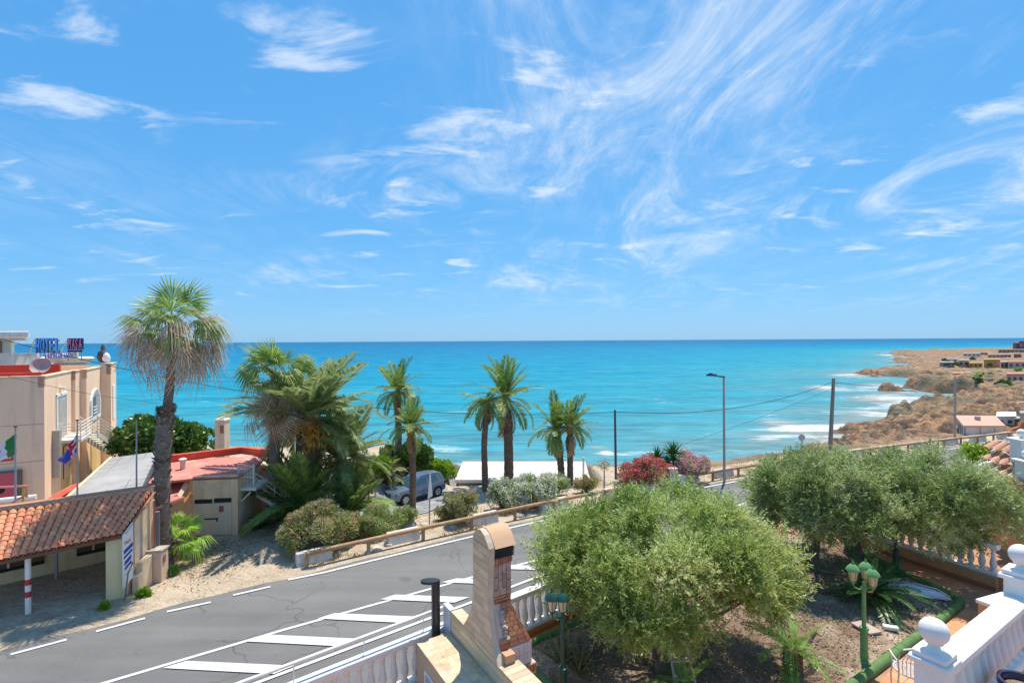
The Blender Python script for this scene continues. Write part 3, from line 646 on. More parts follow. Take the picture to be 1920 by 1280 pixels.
while zrow < 6.26:
    z1 = min(zrow+.115, 6.26)
    for zz_ in (4.74, 4.76, 4.66, 4.68):
        if zrow < zz_-.004 < z1-.004: z1 = zz_
    b0, b1, f0, f1 = interp(back, zrow+.002), interp(back, z1-.002), interp(front, zrow+.002), interp(front, z1-.002)
    cuts = [0.0]; x = (row % 3)*.2+.15
    while x < 1-.12: cuts.append(x); x += .28 if (f0-b0) > 1.2 else .55
    cuts.append(1.0)
    for c0, c1_ in zip(cuts[:-1], cuts[1:]):
        e = .003
        q = [(b0+(f0-b0)*c0+e, zrow+e), (b0+(f0-b0)*c1_-e, zrow+e), (b1+(f1-b1)*c1_-e, z1-e), (b1+(f1-b1)*c0+e, z1-e)]
        mb = MB(); mb.prism([Q(t, -.001, z) for t, z in q], SD*-.010); part('tile', mb, WOODTILE, bq)
    zrow = z1; row += 1
mb = MB(); mb.prism([Q(t, -.001, z) for t, z in arch], SD*-.010); part('tile', mb, WOODTILE, bq)
# tiles on top of the low back part and of the front wing
for k in range(5): mb = MB(); mb.obox(Q(.03+k*.1, -.008, 4.745), TD*.095, SD*.20, (0, 0, .018)); part('tile', mb, WOODTOP, bq)
mb = MB(); mb.obox(Q(.02, .092, GZ), TD*.55, SD*.10, (0, 0, 4.74-GZ)); part('back_wall', mb, MORTAR, bq)
mb = MB(); mb.obox(Q(1.66, .092, GZ), TD*.76, SD*.22, (0, 0, 4.655-GZ)); part('front_wing', mb, MORTAR, bq)
for k in range(7): mb = MB(); mb.obox(Q(1.63+k*.115, -.008, 4.672), TD*.109, SD*.33, (0, 0, .018)); part('tile', mb, WOODTOP, bq)
# chimney shaft with soldier course, stones, bricks
mb = MB(); mb.obox(Q(.87, .092, 4.6), TD*.43, SD*.30, (0, 0, 6.22-4.6)); part('shaft', mb, MORTAR, bq)
def facing(name, s0, s1, z0, z1, mat, t=1.302, th=.02):
    e = .0035; mb = MB(); mb.obox(Q(t, s0+e, z0+e), SD*(s1-s0-2*e), (0, 0, z1-z0-2*e), TD*th); return part(name, mb, mat, bq, bev=.004)
for k in range(8): facing('brick', .075+k*.042, .075+(k+1)*.042, 5.985, 6.085, BRICK, th=.035)
for s0, s1, z0, z1 in [(.09,.17,5.80,5.98),(.17,.24,5.74,5.98),(.24,.31,5.82,5.98),(.31,.395,5.72,5.98),(.09,.17,5.62,5.80),(.17,.24,5.60,5.74),(.24,.31,5.64,5.82),(.31,.395,5.58,5.72),(.09,.2,5.515,5.61),(.2,.31,5.515,5.62),(.31,.395,5.515,5.58)]:
    facing('stone', s0, s1, z0, z1, STONEP, th=.02+.008*random.random())
for r_ in range(4):
    o_ = .07 if r_ % 2 else 0
    for k in range(-1, 3):
        a, c_ = max(.09, .09+k*.15+o_), min(.395, .09+(k+1)*.15+o_)
        if c_-a > .03: facing('brick', a, c_, 5.33+r_*.046, 5.33+(r_+1)*.046, BRICK)
for s0, s1, z0, z1 in [(.09,.18,5.14,5.33),(.18,.27,5.18,5.33),(.27,.37,5.12,5.33),(.09,.2,4.98,5.14),(.2,.29,5.0,5.18),(.29,.37,4.96,5.12),(.09,.22,4.86,4.98),(.22,.37,4.84,4.96)]:
    facing('stone', s0, s1, z0, z1, STONEP, t=1.302, th=.02+.008*random.random())
# cap with louvres
cap = [(t, z+.012) for t, z in arch]; lowc = [(t, z-.03) for t, z in arch[::-1]]
mb = MB(); mb.prism([Q(.83, .085, 6.26), *[Q(t, .085, z) for t, z in cap[1:-1]], Q(1.39, .085, 6.25), Q(1.34, .085, 6.235), Q(.88, .085, 6.235)], SD*.36); part('cap', mb, M('cap_clay', (.66, .40, .24), (.58, .34, .20), 2, .75, .06, 30), bq, 40)
LOUV = M('louvre_metal', (.10, .085, .075), (.07, .06, .055), 6, .6)
for k in range(4): mb = MB(); z_ = 6.10+k*.034; mb.prism([Q(1.30, .10, z_+.012), Q(1.37, .10, z_-.006), Q(1.375, .10, z_), Q(1.30, .10, z_+.022)], SD*.325); part('louvre', mb, LOUV, bq)
# hood widening to the right, azulejo band, soldier course and pier
hp = lambda t, s, z: Q(t, s, z)
mb = MB(); A_, B_, C_, D_ = hp(1.325,.36,5.40), hp(.80,.36,5.40), hp(.70,.62,4.83), hp(1.50,.62,4.83); E_ = hp(1.325,.09,5.40); F_2 = hp(1.50,.09,4.83); G_ = hp(.8,.09,5.4); I_ = hp(.7,.09,4.83)
mb.add([A_, B_, C_, D_, E_, F_2, G_, I_], [(0,3,2,1),(4,5,3,0),(0,1,6,4),(1,2,7,6),(5,7,2,3),(4,6,7,5)]); part('hood', mb, MORTAR, bq)
for r_ in range(9):                     # brick courses up the sloping front of the hood
    f0, f1 = r_/9, (r_+.93)/9
    L0, L1 = F_2.lerp(E_, f0), F_2.lerp(E_, f1); R0, R1 = D_.lerp(A_, f0), D_.lerp(A_, f1)
    cs = [.40, .58, .80, 1.0] if r_ % 2 else [.36, .66, .88, 1.0]
    if r_ < 2: cs = [0, .3, .6, .85, 1.0]
    for a, c_ in zip(cs[:-1], cs[1:]):
        mb = MB(); mb.prism([L0.lerp(R0, a+.01), L0.lerp(R0, c_-.01), L1.lerp(R1, c_-.01), L1.lerp(R1, a+.01)], TD*.022+Vector((0, 0, .006))); part('brick', mb, BRICK, bq)
for k in range(9):
    f_ = .22+.075*k; p_ = F_2.lerp(E_, f_).lerp(D_.lerp(A_, f_), .24+.10*random.random()); mb = MB(); mb.lathe([(.0,-.03),(.03,-.02),(.04+.012*random.random(),0),(.028,.025),(0,.03)], 7, tuple(p_+TD*.012)); part('stone', mb, STONE, bq, 60)
mb = MB(); mb.obox(Q(.72, .20, 4.50), TD*.79, SD*.425, (0, 0, .325)); band = part('tile_band', mb, M('azulejo_ground', (.70, .70, .72), (.62, .62, .66), 8, .3), bq)
m, nt, b = new_mat('azulejo'); N = nt.nodes.new; L = nt.links.new; geo = N('ShaderNodeNewGeometry')
vo = N('ShaderNodeTexVoronoi'); vo.feature = 'DISTANCE_TO_EDGE'; vo.inputs['Scale'].default_value = 26; vo.inputs['Randomness'].default_value = .25; L(geo.outputs['Position'], vo.inputs['Vector'])
vo2 = N('ShaderNodeTexVoronoi'); vo2.inputs['Scale'].default_value = 26; vo2.inputs['Randomness'].default_value = .25; L(geo.outputs['Position'], vo2.inputs['Vector'])
L(nmix(nmr(vo2.outputs['Distance'], .2, .25), nmix(nmr(vo.outputs['Distance'], .03, .05), (.62, .60, .60), (.12, .12, .22)), (.60, .55, .52)), b.inputs['Base Color']); b.inputs['Roughness'].default_value = .25
AZ = m
for i in range(3):
    for j in range(2): mb = MB(); mb.obox(Q(1.512, .205+i*.139, 4.505+j*.16), SD*.136, (0, 0, .157), TD*.012); part('tile', mb, AZ, bq)
for k in range(11): facing('brick', .10+k*.052, .10+(k+1)*.052, 4.37, 4.50, BRICK, t=1.46, th=.11)
mb = MB(); mb.obox(Q(.75, .12, 4.34), TD*.8, SD*.56, (0, 0, .158)); part('shelf', mb, MORTAR, bq)
mb = MB(); mb.obox(Q(1.44, .20, GZ), TD*.05, SD*.42, (0, 0, 4.34-GZ)); part('pier', mb, MORTAR, bq)
for r_ in range(13):
    for k in range(3):
        a = .20+k*.16-(.08 if r_ % 2 else 0); c_ = min(a+.15, .62); a = max(a, .20)
        facing('brick', a, c_, GZ+.01+r_*.064, GZ+.01+(r_+1)*.062, BRICK, t=1.49, th=.02)
mb = MB(); mb.obox(Q(1.5, .092, 4.70), TD*.16, SD*.16, (0, 0, .12)); part('corner_block', mb, M('corner_clay', (.60, .33, .19), (.5, .27, .16), 6, .7), bq)
# worktop on the left with plank tiles, side panel
wt = thing('outdoor_worktop', 'wood-look tiled worktop built against the left side of barbecue', 'counter', Q(.8, -.3, GZ))
mb = MB(); mb.obox(Q(.0, -.60, GZ), TD*1.9, SD*.585, (0, 0, .88)); part('cabinet', mb, M('cabinet_tile', (.58, .44, .29), (.48, .35, .22), 3, .6, .1, 40), wt)
for i in range(13):
    t0 = -.01+i*.148; cs = [0, .22, .42, .587] if i % 2 else [0, .12, .34, .50, .587]
    for a, c_ in zip(cs[:-1], cs[1:]):
        mb = MB(); mb.obox(Q(t0, -.605+a+.002, 4.382), TD*.145, SD*(c_-a-.004), (0, 0, .02)); part('tile', mb, WOODTOP, wt)
mb = MB(); mb.obox(Q(.34, -.615, GZ+.06), TD*1.3, SD*.013, (0, 0, .60)); pn = part('louvred_panel', mb, WHITE, wt)
for k in range(9): mb = MB(); mb.obox(Q(.40, -.628, GZ+.10+k*.06), TD*1.2, SD*.012, (0, 0, .035)); sub('slat', mb, M('slat_blue', (.42, .52, .60), (.36, .44, .52), 8, .5), pn, wt)
mb = MB(); mb.obox(Q(-.27, -.02, GZ), TD*.275, SD*.10, (0, 0, 1.27)); sc_ = tag(ob('marble_screen', mb.mesh('marble_screen', smooth=None), M('grey_white_marble', (.66, .69, .73), (.5, .54, .60), 3, .4, c3=(.75, .77, .79), s3=5)), 'grey and white marbled screen panel between dark shower post and barbecue', 'screen')
shw = thing('outdoor_shower', 'dark grey outdoor shower column with flat round head by the balustrade', 'shower', (-1.36, 8.72, GZ))
SHM = M('shower_black', (.028, .030, .036), (.02, .022, .027), 6, .35, spec=.5)
ps = atd(817, 1150, 8.72); mb = MB(); mb.prism([(ps.x+.075*math.cos(a)*(1 if abs(math.cos(a)) > .1 else 1), 8.72+.055*math.sin(a), GZ) for a in np.linspace(0, 2*math.pi, 17)[:-1]], (0, 0, 1.70)); part('column', mb, SHM, shw, 40)
mb = MB(); mb.prism([(ps.x-.085+.165*math.cos(a), 8.70+.085*math.sin(a), GZ+1.70) for a in np.linspace(0, 2*math.pi, 21)[:-1]], (0, 0, .045)); part('shower_head', mb, SHM, shw, 40)
mb = MB(); mb.box(ps.x-.02, 8.645, GZ+.75, .03, .03, .06); part('tap', mb, STEEL, shw)
mb = MB(); mb.box(ps.x-.055, 8.663, GZ+.85, .012, .01, 1.66); part('trim_strip', mb, M('shower_trim', (.30, .36, .45), (.25, .3, .38), 5, .3, metal=.5), shw)

# ------------------------------------------------------------------ garden lamps
def lantern_mesh():
    fr, gl = MB(), MB()
    fr.lathe([(.0,.0),(.018,.0),(.03,.03),(.05,.06),(.055,.07)], 6); fr.lathe([(.095,.25),(.115,.255),(.11,.275),(.07,.33),(.035,.36),(.02,.37),(.022,.39),(.008,.42),(.0,.44)], 10)
    for k in range(6):
        a = 2*math.pi*(k+.5)/6; fr.tube([(.055*math.cos(a), .055*math.sin(a), .065), (.088*math.cos(a), .088*math.sin(a), .255)], .005, 4)
    gl.lathe([(.048,.068),(.08,.25)], 6)
    return fr.mesh('lantern_frame', smooth=50), gl.mesh('lantern_pane')
lf, lg_ = lantern_mesh()
GREEN_L = M('green_paint_light', (.15, .34, .13), (.11, .27, .10), 6, .5); GREEN_D = M('green_paint_dark', (.015, .085, .06), (.012, .06, .045), 6, .35, spec=.5)
def garden_lamp(loc, Hh, n, mat, label, yaw=0):
    r_ = thing('garden_lamp', label, 'lamp', loc, 0, 'green garden lamps'); x, y, z = loc
    mb = MB(); mb.lathe([(.16,0),(.16,.03),(.10,.05),(.062,.09),(.062,.62),(.075,.63),(.075,.67),(.036,.69),(.032,Hh-.45),(.05,Hh-.44),(.05,Hh-.40),(.03,Hh-.38),(.025,Hh-.30)], 14, loc); part('pole', mb, mat, r_, 40)
    spots = [(0, 0, Hh-.37)] if n < 3 else []
    for k in range(n if n >= 3 else n-1):
        a = yaw+2*math.pi*k/max(n if n >= 3 else 1, 1); spots.append((.17*math.cos(a), .17*math.sin(a), Hh-.37))
        mb = MB(); mb.tube([(x, y, z+Hh-.42), (x+.07*math.cos(a), y+.07*math.sin(a), z+Hh-.45), (x+.15*math.cos(a), y+.15*math.sin(a), z+Hh-.42), (x+.17*math.cos(a), y+.17*math.sin(a), z+Hh-.36)], .014, 6); part('arm', mb, mat, r_, 60)
    for s_ in spots:
        f_ = ob('lantern', lf if mat is GREEN_D else lf2, mat, r_, s_); ob('pane', lg_, LINT, f_)
lf2 = lf.copy(); lf2.materials.clear()
garden_lamp((.77, 8.05, GZ), 1.85, 2, GREEN_D, 'dark green garden lamp with two lanterns in front of the aloe', math.pi*.97)
garden_lamp((6.24, 9.12, GZ), 1.78, 3, GREEN_L, 'bright green three-lantern garden lamp beside the green kerb', .8)
garden_lamp((9.30, 12.45, GZ), 2.1, 3, GREEN_D, 'dark green garden lamp post partly hidden by the right olive tree', .4)

# ------------------------------------------------------------------ olive trees
OLIVE = leafmat('olive_leaf', (.17, .26, .05), (.44, .53, .14), (.68, .71, .34), .46, .5, .4)
OLIVE2 = leafmat('olive_leaf_grey', (.15, .23, .06), (.40, .48, .17), (.66, .67, .39), .46, .5, .4)
BARK = M('olive_bark', (.26, .20, .15), (.15, .11, .08), 9, .95, .9, 22)
def olive(base, cen, rad, lumps, twigs, leaves, seed, label, mat, Ls=.088):
    g = np.random.default_rng(seed); r_ = thing('olive_tree', label, 'tree', base); cen = np.array(cen); rad = np.array(rad)
    d = unit(g.normal(size=(lumps, 3))); d[:, 2] = np.where(g.random(lumps) < .36, -.5*np.abs(d[:, 2]), np.abs(d[:, 2])); rr = g.uniform(.55, 1.0, (lumps, 1))**.6
    lc = cen+d*rad*rr*.86; lr = g.uniform(.20, .66, lumps)**1.0*rad[2]*.56
    which = np.repeat(np.arange(lumps), twigs); n = len(which)
    out = unit(g.normal(size=(n, 3))+.55*unit((lc-cen)[which]/rad)+np.array([0, 0, .35])); tb = lc[which]+out*(lr[which]*g.uniform(.35, 1.0, n)**.7)[:, None]*np.array([1.15, 1.15, .9])
    td = unit(out*.8+np.array([0, 0, .55])+g.normal(size=(n, 3))*.45); tl = g.uniform(.16, .42, n)
    hang = g.random(n) < .22; td[hang, 2] -= 1.0; td = unit(td)
    k = leaves; s_ = np.tile(np.linspace(.08, 1, k), n); ti = np.repeat(np.arange(n), k)
    P = tb[ti]+td[ti]*(tl[ti]*s_)[:, None]+g.normal(size=(n*k, 3))*.012
    D = unit(td[ti]*.75+unit(g.normal(size=(n*k, 3)))*.85)
    V_, F_ = leaf_quads(P, D, g.uniform(.6, 1.15, n*k)*Ls, g.uniform(.09, .14, n*k)*Ls, g)
    tw = g.normal(.45, .17, n); lt = g.normal(0, .17, lumps)
    tint = np.clip(tw[ti]+lt[which][ti]+g.normal(0, .16, n*k), 0, 1)
    crown = ob('crown', np_mesh('crown', V_-np.array(base), F_, tint), mat, r_)
    # trunk and limbs reaching for the clumps
    b_ = Vector(base); fork = b_+Vector((g.normal(0, .08), g.normal(0, .08), .75))
    mb = MB()
    for k_ in range(3):
        a = k_*2.1+seed; o_ = Vector((.10*math.cos(a), .10*math.sin(a), 0))
        mb.tube([b_+o_*1.5+Vector((0, 0, -.05)), b_+o_+Vector((0, 0, .3)), fork+o_*.7], [.15, .11, .08], 9)
    part('trunk', mb, BARK, r_, 60)
    mb = MB(); order = g.permutation(lumps)[:26]
    for i in order:
        e = Vector(lc[i]); m_ = fork.lerp(e, .5)+Vector((g.normal(0, .12), g.normal(0, .12), g.normal(.05, .12)))
        part('limb', MB().tube([fork, fork.lerp(m_, .5)+Vector((0, 0, .03)), m_, e], [.06, .042, .028, .010], 6), BARK, r_, 60)
    tw_ = MB()
    for i in g.integers(0, n, 260):
        a_ = Vector(lc[which[i]]); e_ = Vector(tb[i]+td[i]*tl[i]*1.15); tw_.tube([a_, a_.lerp(e_, .5)+Vector((0, 0, .02)), e_], [.010, .007, .003], 4, False)
    tq = part('twigs', tw_, BARK, r_); tq['kind'] = 'stuff'
    return r_
olive((2.66, 9.05, GZ), (2.62, 9.35, 5.14), (2.45, 2.05, 1.30), 74, 118, 20, 2, 'large rounded olive tree in front of the road, right of barbecue', OLIVE)
olive((7.55, 13.0, GZ), (7.85, 13.0, 5.12), (2.15, 2.0, 1.22), 56, 105, 18, 5, 'left of the two olive trees behind the garden lamp', OLIVE2, .098)
olive((9.05, 13.6, GZ), (10.55, 12.8, 5.05), (2.2, 1.9, 1.26), 56, 105, 18, 9, 'olive tree overhanging the right-hand garden balustrade', OLIVE2, .098)

# ------------------------------------------------------------------ cycads, aloe, ladder and things in the bed
CYC = leafmat('cycad_leaf', (.02, .08, .015), (.05, .14, .025), (.15, .26, .07), .25, .35, .6)
CYCL = leafmat('cycad_leaf_light', (.12, .26, .03), (.22, .40, .06), (.38, .52, .14), .38, .4, .5)
def frond_mesh(name, curve, nl, ll, lw, vee, seed, fwd=.55, sag=.15, rach=.012, start=.12):
    """feather leaf of unit length along +X bending down by `curve` radians"""
    g = np.random.default_rng(seed); ns = 24; s = np.linspace(0, 1, ns); th = -curve*s**1.25
    X = np.concatenate([[0], np.cumsum(np.cos(th[:-1])/(ns-1))]); Z = np.concatenate([[0], np.cumsum(np.sin(th[:-1])/(ns-1))])
    t_ = np.repeat(np.linspace(start, 1, nl), 2); side = np.tile([1., -1.], nl); n = len(t_)
    px_ = np.interp(t_, s, X); pz = np.interp(t_, s, Z); tt = np.interp(t_, s, th)
    T = np.stack([np.cos(tt), 0*tt, np.sin(tt)], 1); Nn = np.stack([-np.sin(tt), 0*tt, np.cos(tt)], 1); S = np.stack([0*tt, side, 0*tt], 1)
    prof_ = np.sin(np.pi*(.10+.86*t_))**.55
    D = T*(fwd+.5*t_[:, None]**3)+S*.85+Nn*vee+g.normal(0, .07, (n, 3)); D[:, 2] -= sag*g.uniform(.4, 1.4, n); D = unit(D)
    P = np.stack([px_, side*rach*.6, pz], 1); Lh = ll*prof_*g.uniform(.85, 1.1, n); W = lw*np.ones(n)
    Sd = unit(np.cross(D, Nn)); mid = P+D*(Lh*.4)[:, None]; tip = P+D*Lh[:, None]; tip[:, 2] -= sag*Lh*.35
    V_ = np.stack([P, mid+Sd*W[:, None], tip, mid-Sd*W[:, None]], 1).reshape(-1, 3); F_ = np.arange(4*n).reshape(n, 4)
    tn = np.clip(g.normal(.45, .17, n)+.25*(t_-.5), 0, 1)
    rv = []; 
    for i in range(ns):
        w = rach*(1.15-s[i]); rv += [(X[i], w, Z[i]), (X[i], 0, Z[i]-w), (X[i], -w, Z[i]), (X[i], 0, Z[i]+w*.5)]
    rf = [(4*i+j, 4*i+(j+1) % 4, 4*i+4+(j+1) % 4, 4*i+4+j) for i in range(ns-1) for j in range(4)]
    V2, F2 = join_np([(V_, F_), (np.array(rv), np.array(rf))])
    return np_mesh(name, V2, F2, np.concatenate([tn, np.full(len(rf), .92)]))
def fronds(root, loc, meshes, mat, n, Lh, e0, e1, seed, name='frond', az=None, jl=.12, power=1.0, clear=None):
    g = np.random.default_rng(seed)
    for i in range(n):
        f_ = (i+.5)/n; el = e0+(e1-e0)*f_**power+g.normal(0, .13); yaw = i*2.39996+g.normal(0, .38) if az is None else g.uniform(*az)
        if clear is not None and el < clear and math.sin(yaw) < -.62 and -.75 < math.cos(yaw) < .75: continue
        k = min(max(int(f_*len(meshes)+g.normal(0, .45)), 0), len(meshes)-1)
        ob(name, meshes[k], mat, root, Vector(loc)-root.location, (g.normal(0, .2), -el, yaw), Lh*(1+g.normal(0, jl)))
cyA = [frond_mesh('frond', c_, 34, .15, .011, .2, 20+i, .5, .02, .010, .14) for i, c_ in enumerate((.5, .9, 1.3))]
def mat_copy(meshes, mat):
    out = []
    for me in meshes: c_ = me.copy(); c_.materials.clear(); c_.materials.append(mat); out.append(c_)
    return out
def cycad(loc, h, rr_, n, Lh, label, mat, e0, e1, seed):
    r_ = thing('cycad', label, 'cycad', loc); mb = MB(); x, y, z = loc
    pr = [(rr_*.8, -.05)]+[(rr_*(1+.10*(i % 2)), h*i/9) for i in range(10)]+[(rr_*.5, h*1.05), (0, h*1.08)]
    mb.lathe(pr, 11, loc); part('trunk', mb, M('cycad_trunk', (.22, .13, .07), (.12, .07, .04), 18, .95, .9, 40), r_)
    fronds(r_, (x, y, z+h), mat_copy(cyA, mat), mat, n, Lh, e0, e1, seed); return r_
ca = cycad((7.78, 11.15, GZ), .28, .17, 40, 1.02, 'dark green cycad with an orange cone behind the garden lamp', CYC, .75, -.22, 1)
cb = cycad((4.82, 8.85, GZ), .42, .15, 22, .78, 'small cycad with shaggy trunk and bright fronds right of large olive', CYCL, .95, -.12, 2)
cc = cycad((2.75, 8.32, GZ), .10, .12, 18, .62, 'low cycad sprouting at the foot of the large olive tree', CYCL, 1.2, .2, 3)
mb = MB(); mb.lathe([(.03,0),(.075,.08),(.085,.2),(.065,.34),(.02,.44),(0,.45)], 12, (7.72, 11.05, GZ+.30)); part('cone', mb, M('cycad_cone', (.52, .24, .06), (.38, .16, .04), 30, .8, .9, 60), ca, 60)
for k, (yaw, el) in enumerate(((.6, 1.35), (2.2, 1.2), (4.1, 1.1), (5.3, .95))):
    ob('young_frond', mat_copy(cyA[:1], CYCL)[0], CYCL, ca, (0, 0, .32), (0, -el, yaw), (.7, .8, .8))
# aloe: fleshy swords
def sword_mesh(name, curve, w, seed):
    ns = 7; vs_ = []; s = np.linspace(0, 1, ns); th = curve*s**1.4; x = z = 0
    for i in range(ns):
        if i: x += math.cos(th[i-1])/(ns-1); z += math.sin(th[i-1])/(ns-1)
        ww = w*(1-s[i]**1.7)+.002; vs_ += [(x, ww, z+ww*.55), (x, 0, z-ww*.15), (x, -ww, z+ww*.55), (x, 0, z-ww*.55)]
    fs = [(4*i+j, 4*i+(j+1) % 4, 4*i+4+(j+1) % 4, 4*i+4+j) for i in range(ns-1) for j in range(4)]
    return np_mesh(name, vs_, fs, np.random.default_rng(seed).normal(.5, .2, len(fs)))
ALOE = leafmat('aloe_leaf', (.12, .13, .05), (.22, .24, .09), (.42, .30, .14), .1, .45, .4)
al = thing('aloe', 'spiky green aloe clump behind the dark green lamp', 'aloe', (1.0, 9.1, GZ))
sw = [sword_mesh('sword_leaf', c_, .055, i) for i, c_ in enumerate((.1, -.25, .35))]
g = np.random.default_rng(3)
for (ox, oy, nn2, ll_) in ((-.12, .02, 20, .62), (.2, -.05, 16, .5), (.12, -.28, 12, .4)):
    for i in range(nn2): ob('sword_leaf', sw[i % 3], ALOE, al, (ox, oy, .04), (0, -(1.35-1.05*(i/nn2)), i*2.4), ll_*g.uniform(.8, 1.15))
# stepladder
ld = thing('stepladder', 'old wooden stepladder leaning under the large olive tree', 'ladder', (2.72, 8.55, GZ))
LW = M('ladder_wood', (.56, .50, .42), (.42, .36, .29), 9, .8, .3, 50)
for s_ in (-1, 1): mb = MB(); mb.tube([(2.83+.17*s_, 8.35, GZ), (2.62+.11*s_, 8.75, GZ+1.5)], .022, 4); part('stile', mb, LW, ld)
for s_ in (-1, 1): mb = MB(); mb.tube([(2.95+.15*s_, 9.15, GZ), (2.63+.10*s_, 8.79, GZ+1.48)], .018, 4); part('rear_leg', mb, LW, ld)
for k in range(5):
    f_ = .16+k*.175; c_ = Vector((2.83, 8.35, GZ)).lerp(Vector((2.62, 8.75, GZ+1.5)), f_); mb = MB(); mb.box(c_.x, c_.y, c_.z, .36-.10*f_, .10, .025); part('step', mb, LW, ld)
# upturned white dinghy-shaped cover, slab, stone, hose
bt = thing('upturned_boat', 'small white upturned boat hull lying by the corner of the bed', 'boat', (9.15, 11.55, GZ))
ns = 15; pr = []
for i in range(ns):
    f_ = i/(ns-1); w = .20*(math.sin(math.pi*min(f_*.62+.36, 1)))**.8 if f_ < 1 else .004; hh = .14*(.55+.45*math.sin(math.pi*(f_*.8+.12)))
    if f_ > .85: w *= (1-(f_-.85)/.15*.9); hh *= (1-(f_-.85)/.15*.7)
    pr.append([(f_*1.1-.55, w*math.cos(a), max(0, hh*math.sin(a)**.7 if 0 < a < math.pi else 0)) for a in np.linspace(0, math.pi, 11)])
vs_ = [p for r_ in pr for p in r_]; fs = [(i*11+j, i*11+j+1, (i+1)*11+j+1, (i+1)*11+j) for i in range(ns-1) for j in range(10)]; fs += [tuple(range(11)), tuple(range((ns-1)*11, ns*11))[::-1]]
mb = MB(); mb.add(vs_, fs); me = mb.mesh('hull', smooth=50); ob('hull', me, M('boat_white', (.74, .74, .76), (.64, .64, .68), 5, .5, .3, 14), bt, (0, 0, .07), (0, 0, -.72), 1.0)
mb = MB(); mb.tube([(-.45, 0, .15), (-.1, 0, .20), (.3, 0, .19), (.53, 0, .09)], .012, 5); ob('keel', mb.mesh('keel'), MATS['boat_white'], bt, (0, 0, .06), (0, 0, -.72))
sl = thing('paving_slab', 'pinkish paving slab lying on the soil behind the three-lantern lamp', 'slab', (6.95, 10.1, GZ)); mb = MB(); mb.box(6.95, 10.1, GZ+.105, .30, .42, .04, .25); part('slab', mb, M('slab_pink', (.50, .38, .33), (.42, .31, .27), 6, .85), sl, bev=.006)
sl2 = thing('paving_slab', 'small white stone slab to the right of the pinkish slab', 'slab', (7.45, 10.05, GZ)); mb = MB(); mb.box(7.42, 10.08, GZ+.115, .26, .12, .07, -.35); part('slab', mb, WHITEWALL, sl2, bev=.012)
hs = tag(ob('garden_hose', MB().tube([(4.9, 8.75, GZ+.1), (5.1, 9.2, GZ+.1), (5.5, 9.6, GZ+.1), (5.95, 10.05, GZ+.1)], .014, 6).mesh('garden_hose', smooth=60), M('hose_dark', (.05, .05, .04), (.04, .04, .03), 5, .6)), 'thin dark irrigation hose running across the sunlit soil', 'hose')
# white cast chair
ch = thing('garden_chair', 'white openwork metal garden chair on the terracotta path', 'chair', (6.42, 8.28, GZ), R(-25)); CHM = M('chair_white', (.78, .76, .72), (.62, .58, .52), 14, .5, .3, 60)
for sx_ in (-1, 1):
    part('leg', MB().tube([(.20*sx_, .20, .43), (.22*sx_, .23, .2), (.21*sx_, .25, 0)], .013, 6), CHM, ch, 60, world=False); part('leg', MB().tube([(.20*sx_, -.18, .43), (.22*sx_, -.22, .2), (.21*sx_, -.25, 0)], .013, 6), CHM, ch, 60, world=False)
    part('armrest', MB().tube([(.20*sx_, -.2, .62), (.26*sx_, -.02, .66), (.25*sx_, .16, .63), (.21*sx_, .2, .44)], .012, 6), CHM, ch, 60, world=False)
mb = MB()
for k in range(-4, 5): mb.tube([(.045*k, -.2, .44), (.048*k, 0, .435), (.045*k, .22, .44)], .008, 4).tube([(-.2, .045*k, .438), (.2, .045*k, .438)], .008, 4)
mb.tube([(.23*math.cos(a), .23*math.sin(a), .44) for a in np.linspace(0, 2*math.pi, 21)], .014, 6); part('seat', mb, CHM, ch, 60, world=False)
bk = part('backrest', MB().tube([(-.20, -.2, .44), (-.22, -.24, .7), (-.15, -.27, .88), (0, -.28, .94), (.15, -.27, .88), (.22, -.24, .7), (.20, -.2, .44)], .014, 6), CHM, ch, 60, world=False)
for k in range(-3, 4): ob('spindle', MB().tube([(.05*k, -.2, .45), (.055*k, -.24, .68), (.04*k, -.27, .92-.012*k*k)], .007, 4).mesh('spindle'), CHM, bk)

# ------------------------------------------------------------------ guardrails along the sea side of the road
BLOCKM = M('concrete_block_white', (.70, .69, .66), (.56, .55, .52), 2.5, .85, .25, 40, c3=(.44, .43, .40), s3=2.0)
def rail_run(label, x0, x1, blocks, off=.95, first=None):
    r_ = thing('guardrail', label, 'guardrail', road_pt((x0+x1)/2, off, 0), 0, 'wooden guardrails along the road')
    Ls = np.arange(x0, x1, 2.15); xs_ = list(Ls)+[x1]
    for a, c_ in zip(xs_[:-1], xs_[1:]):
        p, q = road_pt(a, off, .56), road_pt(c_, off, .56); d_ = (q-p).normalized()
        part('log_rail', MB().tube([p+d_*.004, p.lerp(q, .5)+Vector((0, 0, .008)), q-d_*.004], .095, 10), WOOD, r_, 50)
    for a in xs_:
        p = road_pt(a, off+.02, 0); part('post', MB().lathe([(.085, -.2), (.085, .47), (.07, .49)], 9, (p.x, p.y, 0)), WOOD, r_, 40)
    for bx0, bx1 in blocks:
        p, q = road_pt(bx0, off+.20, 0), road_pt(bx1, off+.20, 0); n_ = Vector((-(q-p).y, (q-p).x, 0)).normalized()
        w0, w1 = .24, .13; mb = MB(); a_ = p; e = q-p
        mb.add([a_-n_*.02, a_+e-n_*.02, a_+e+n_*.46, a_+n_*.46, a_+n_*.10+Vector((0, 0, .52)), a_+e+n_*.10+Vector((0, 0, .52)), a_+e+n_*.36+Vector((0, 0, .52)), a_+n_*.36+Vector((0, 0, .52))],
               [(3,2,1,0),(4,5,6,7),(0,1,5,4),(1,2,6,5),(2,3,7,6),(3,0,4,7)])
        part('concrete_block', mb, BLOCKM, r_, bev=.02)
def X_at(px, py): return at(px, py).x
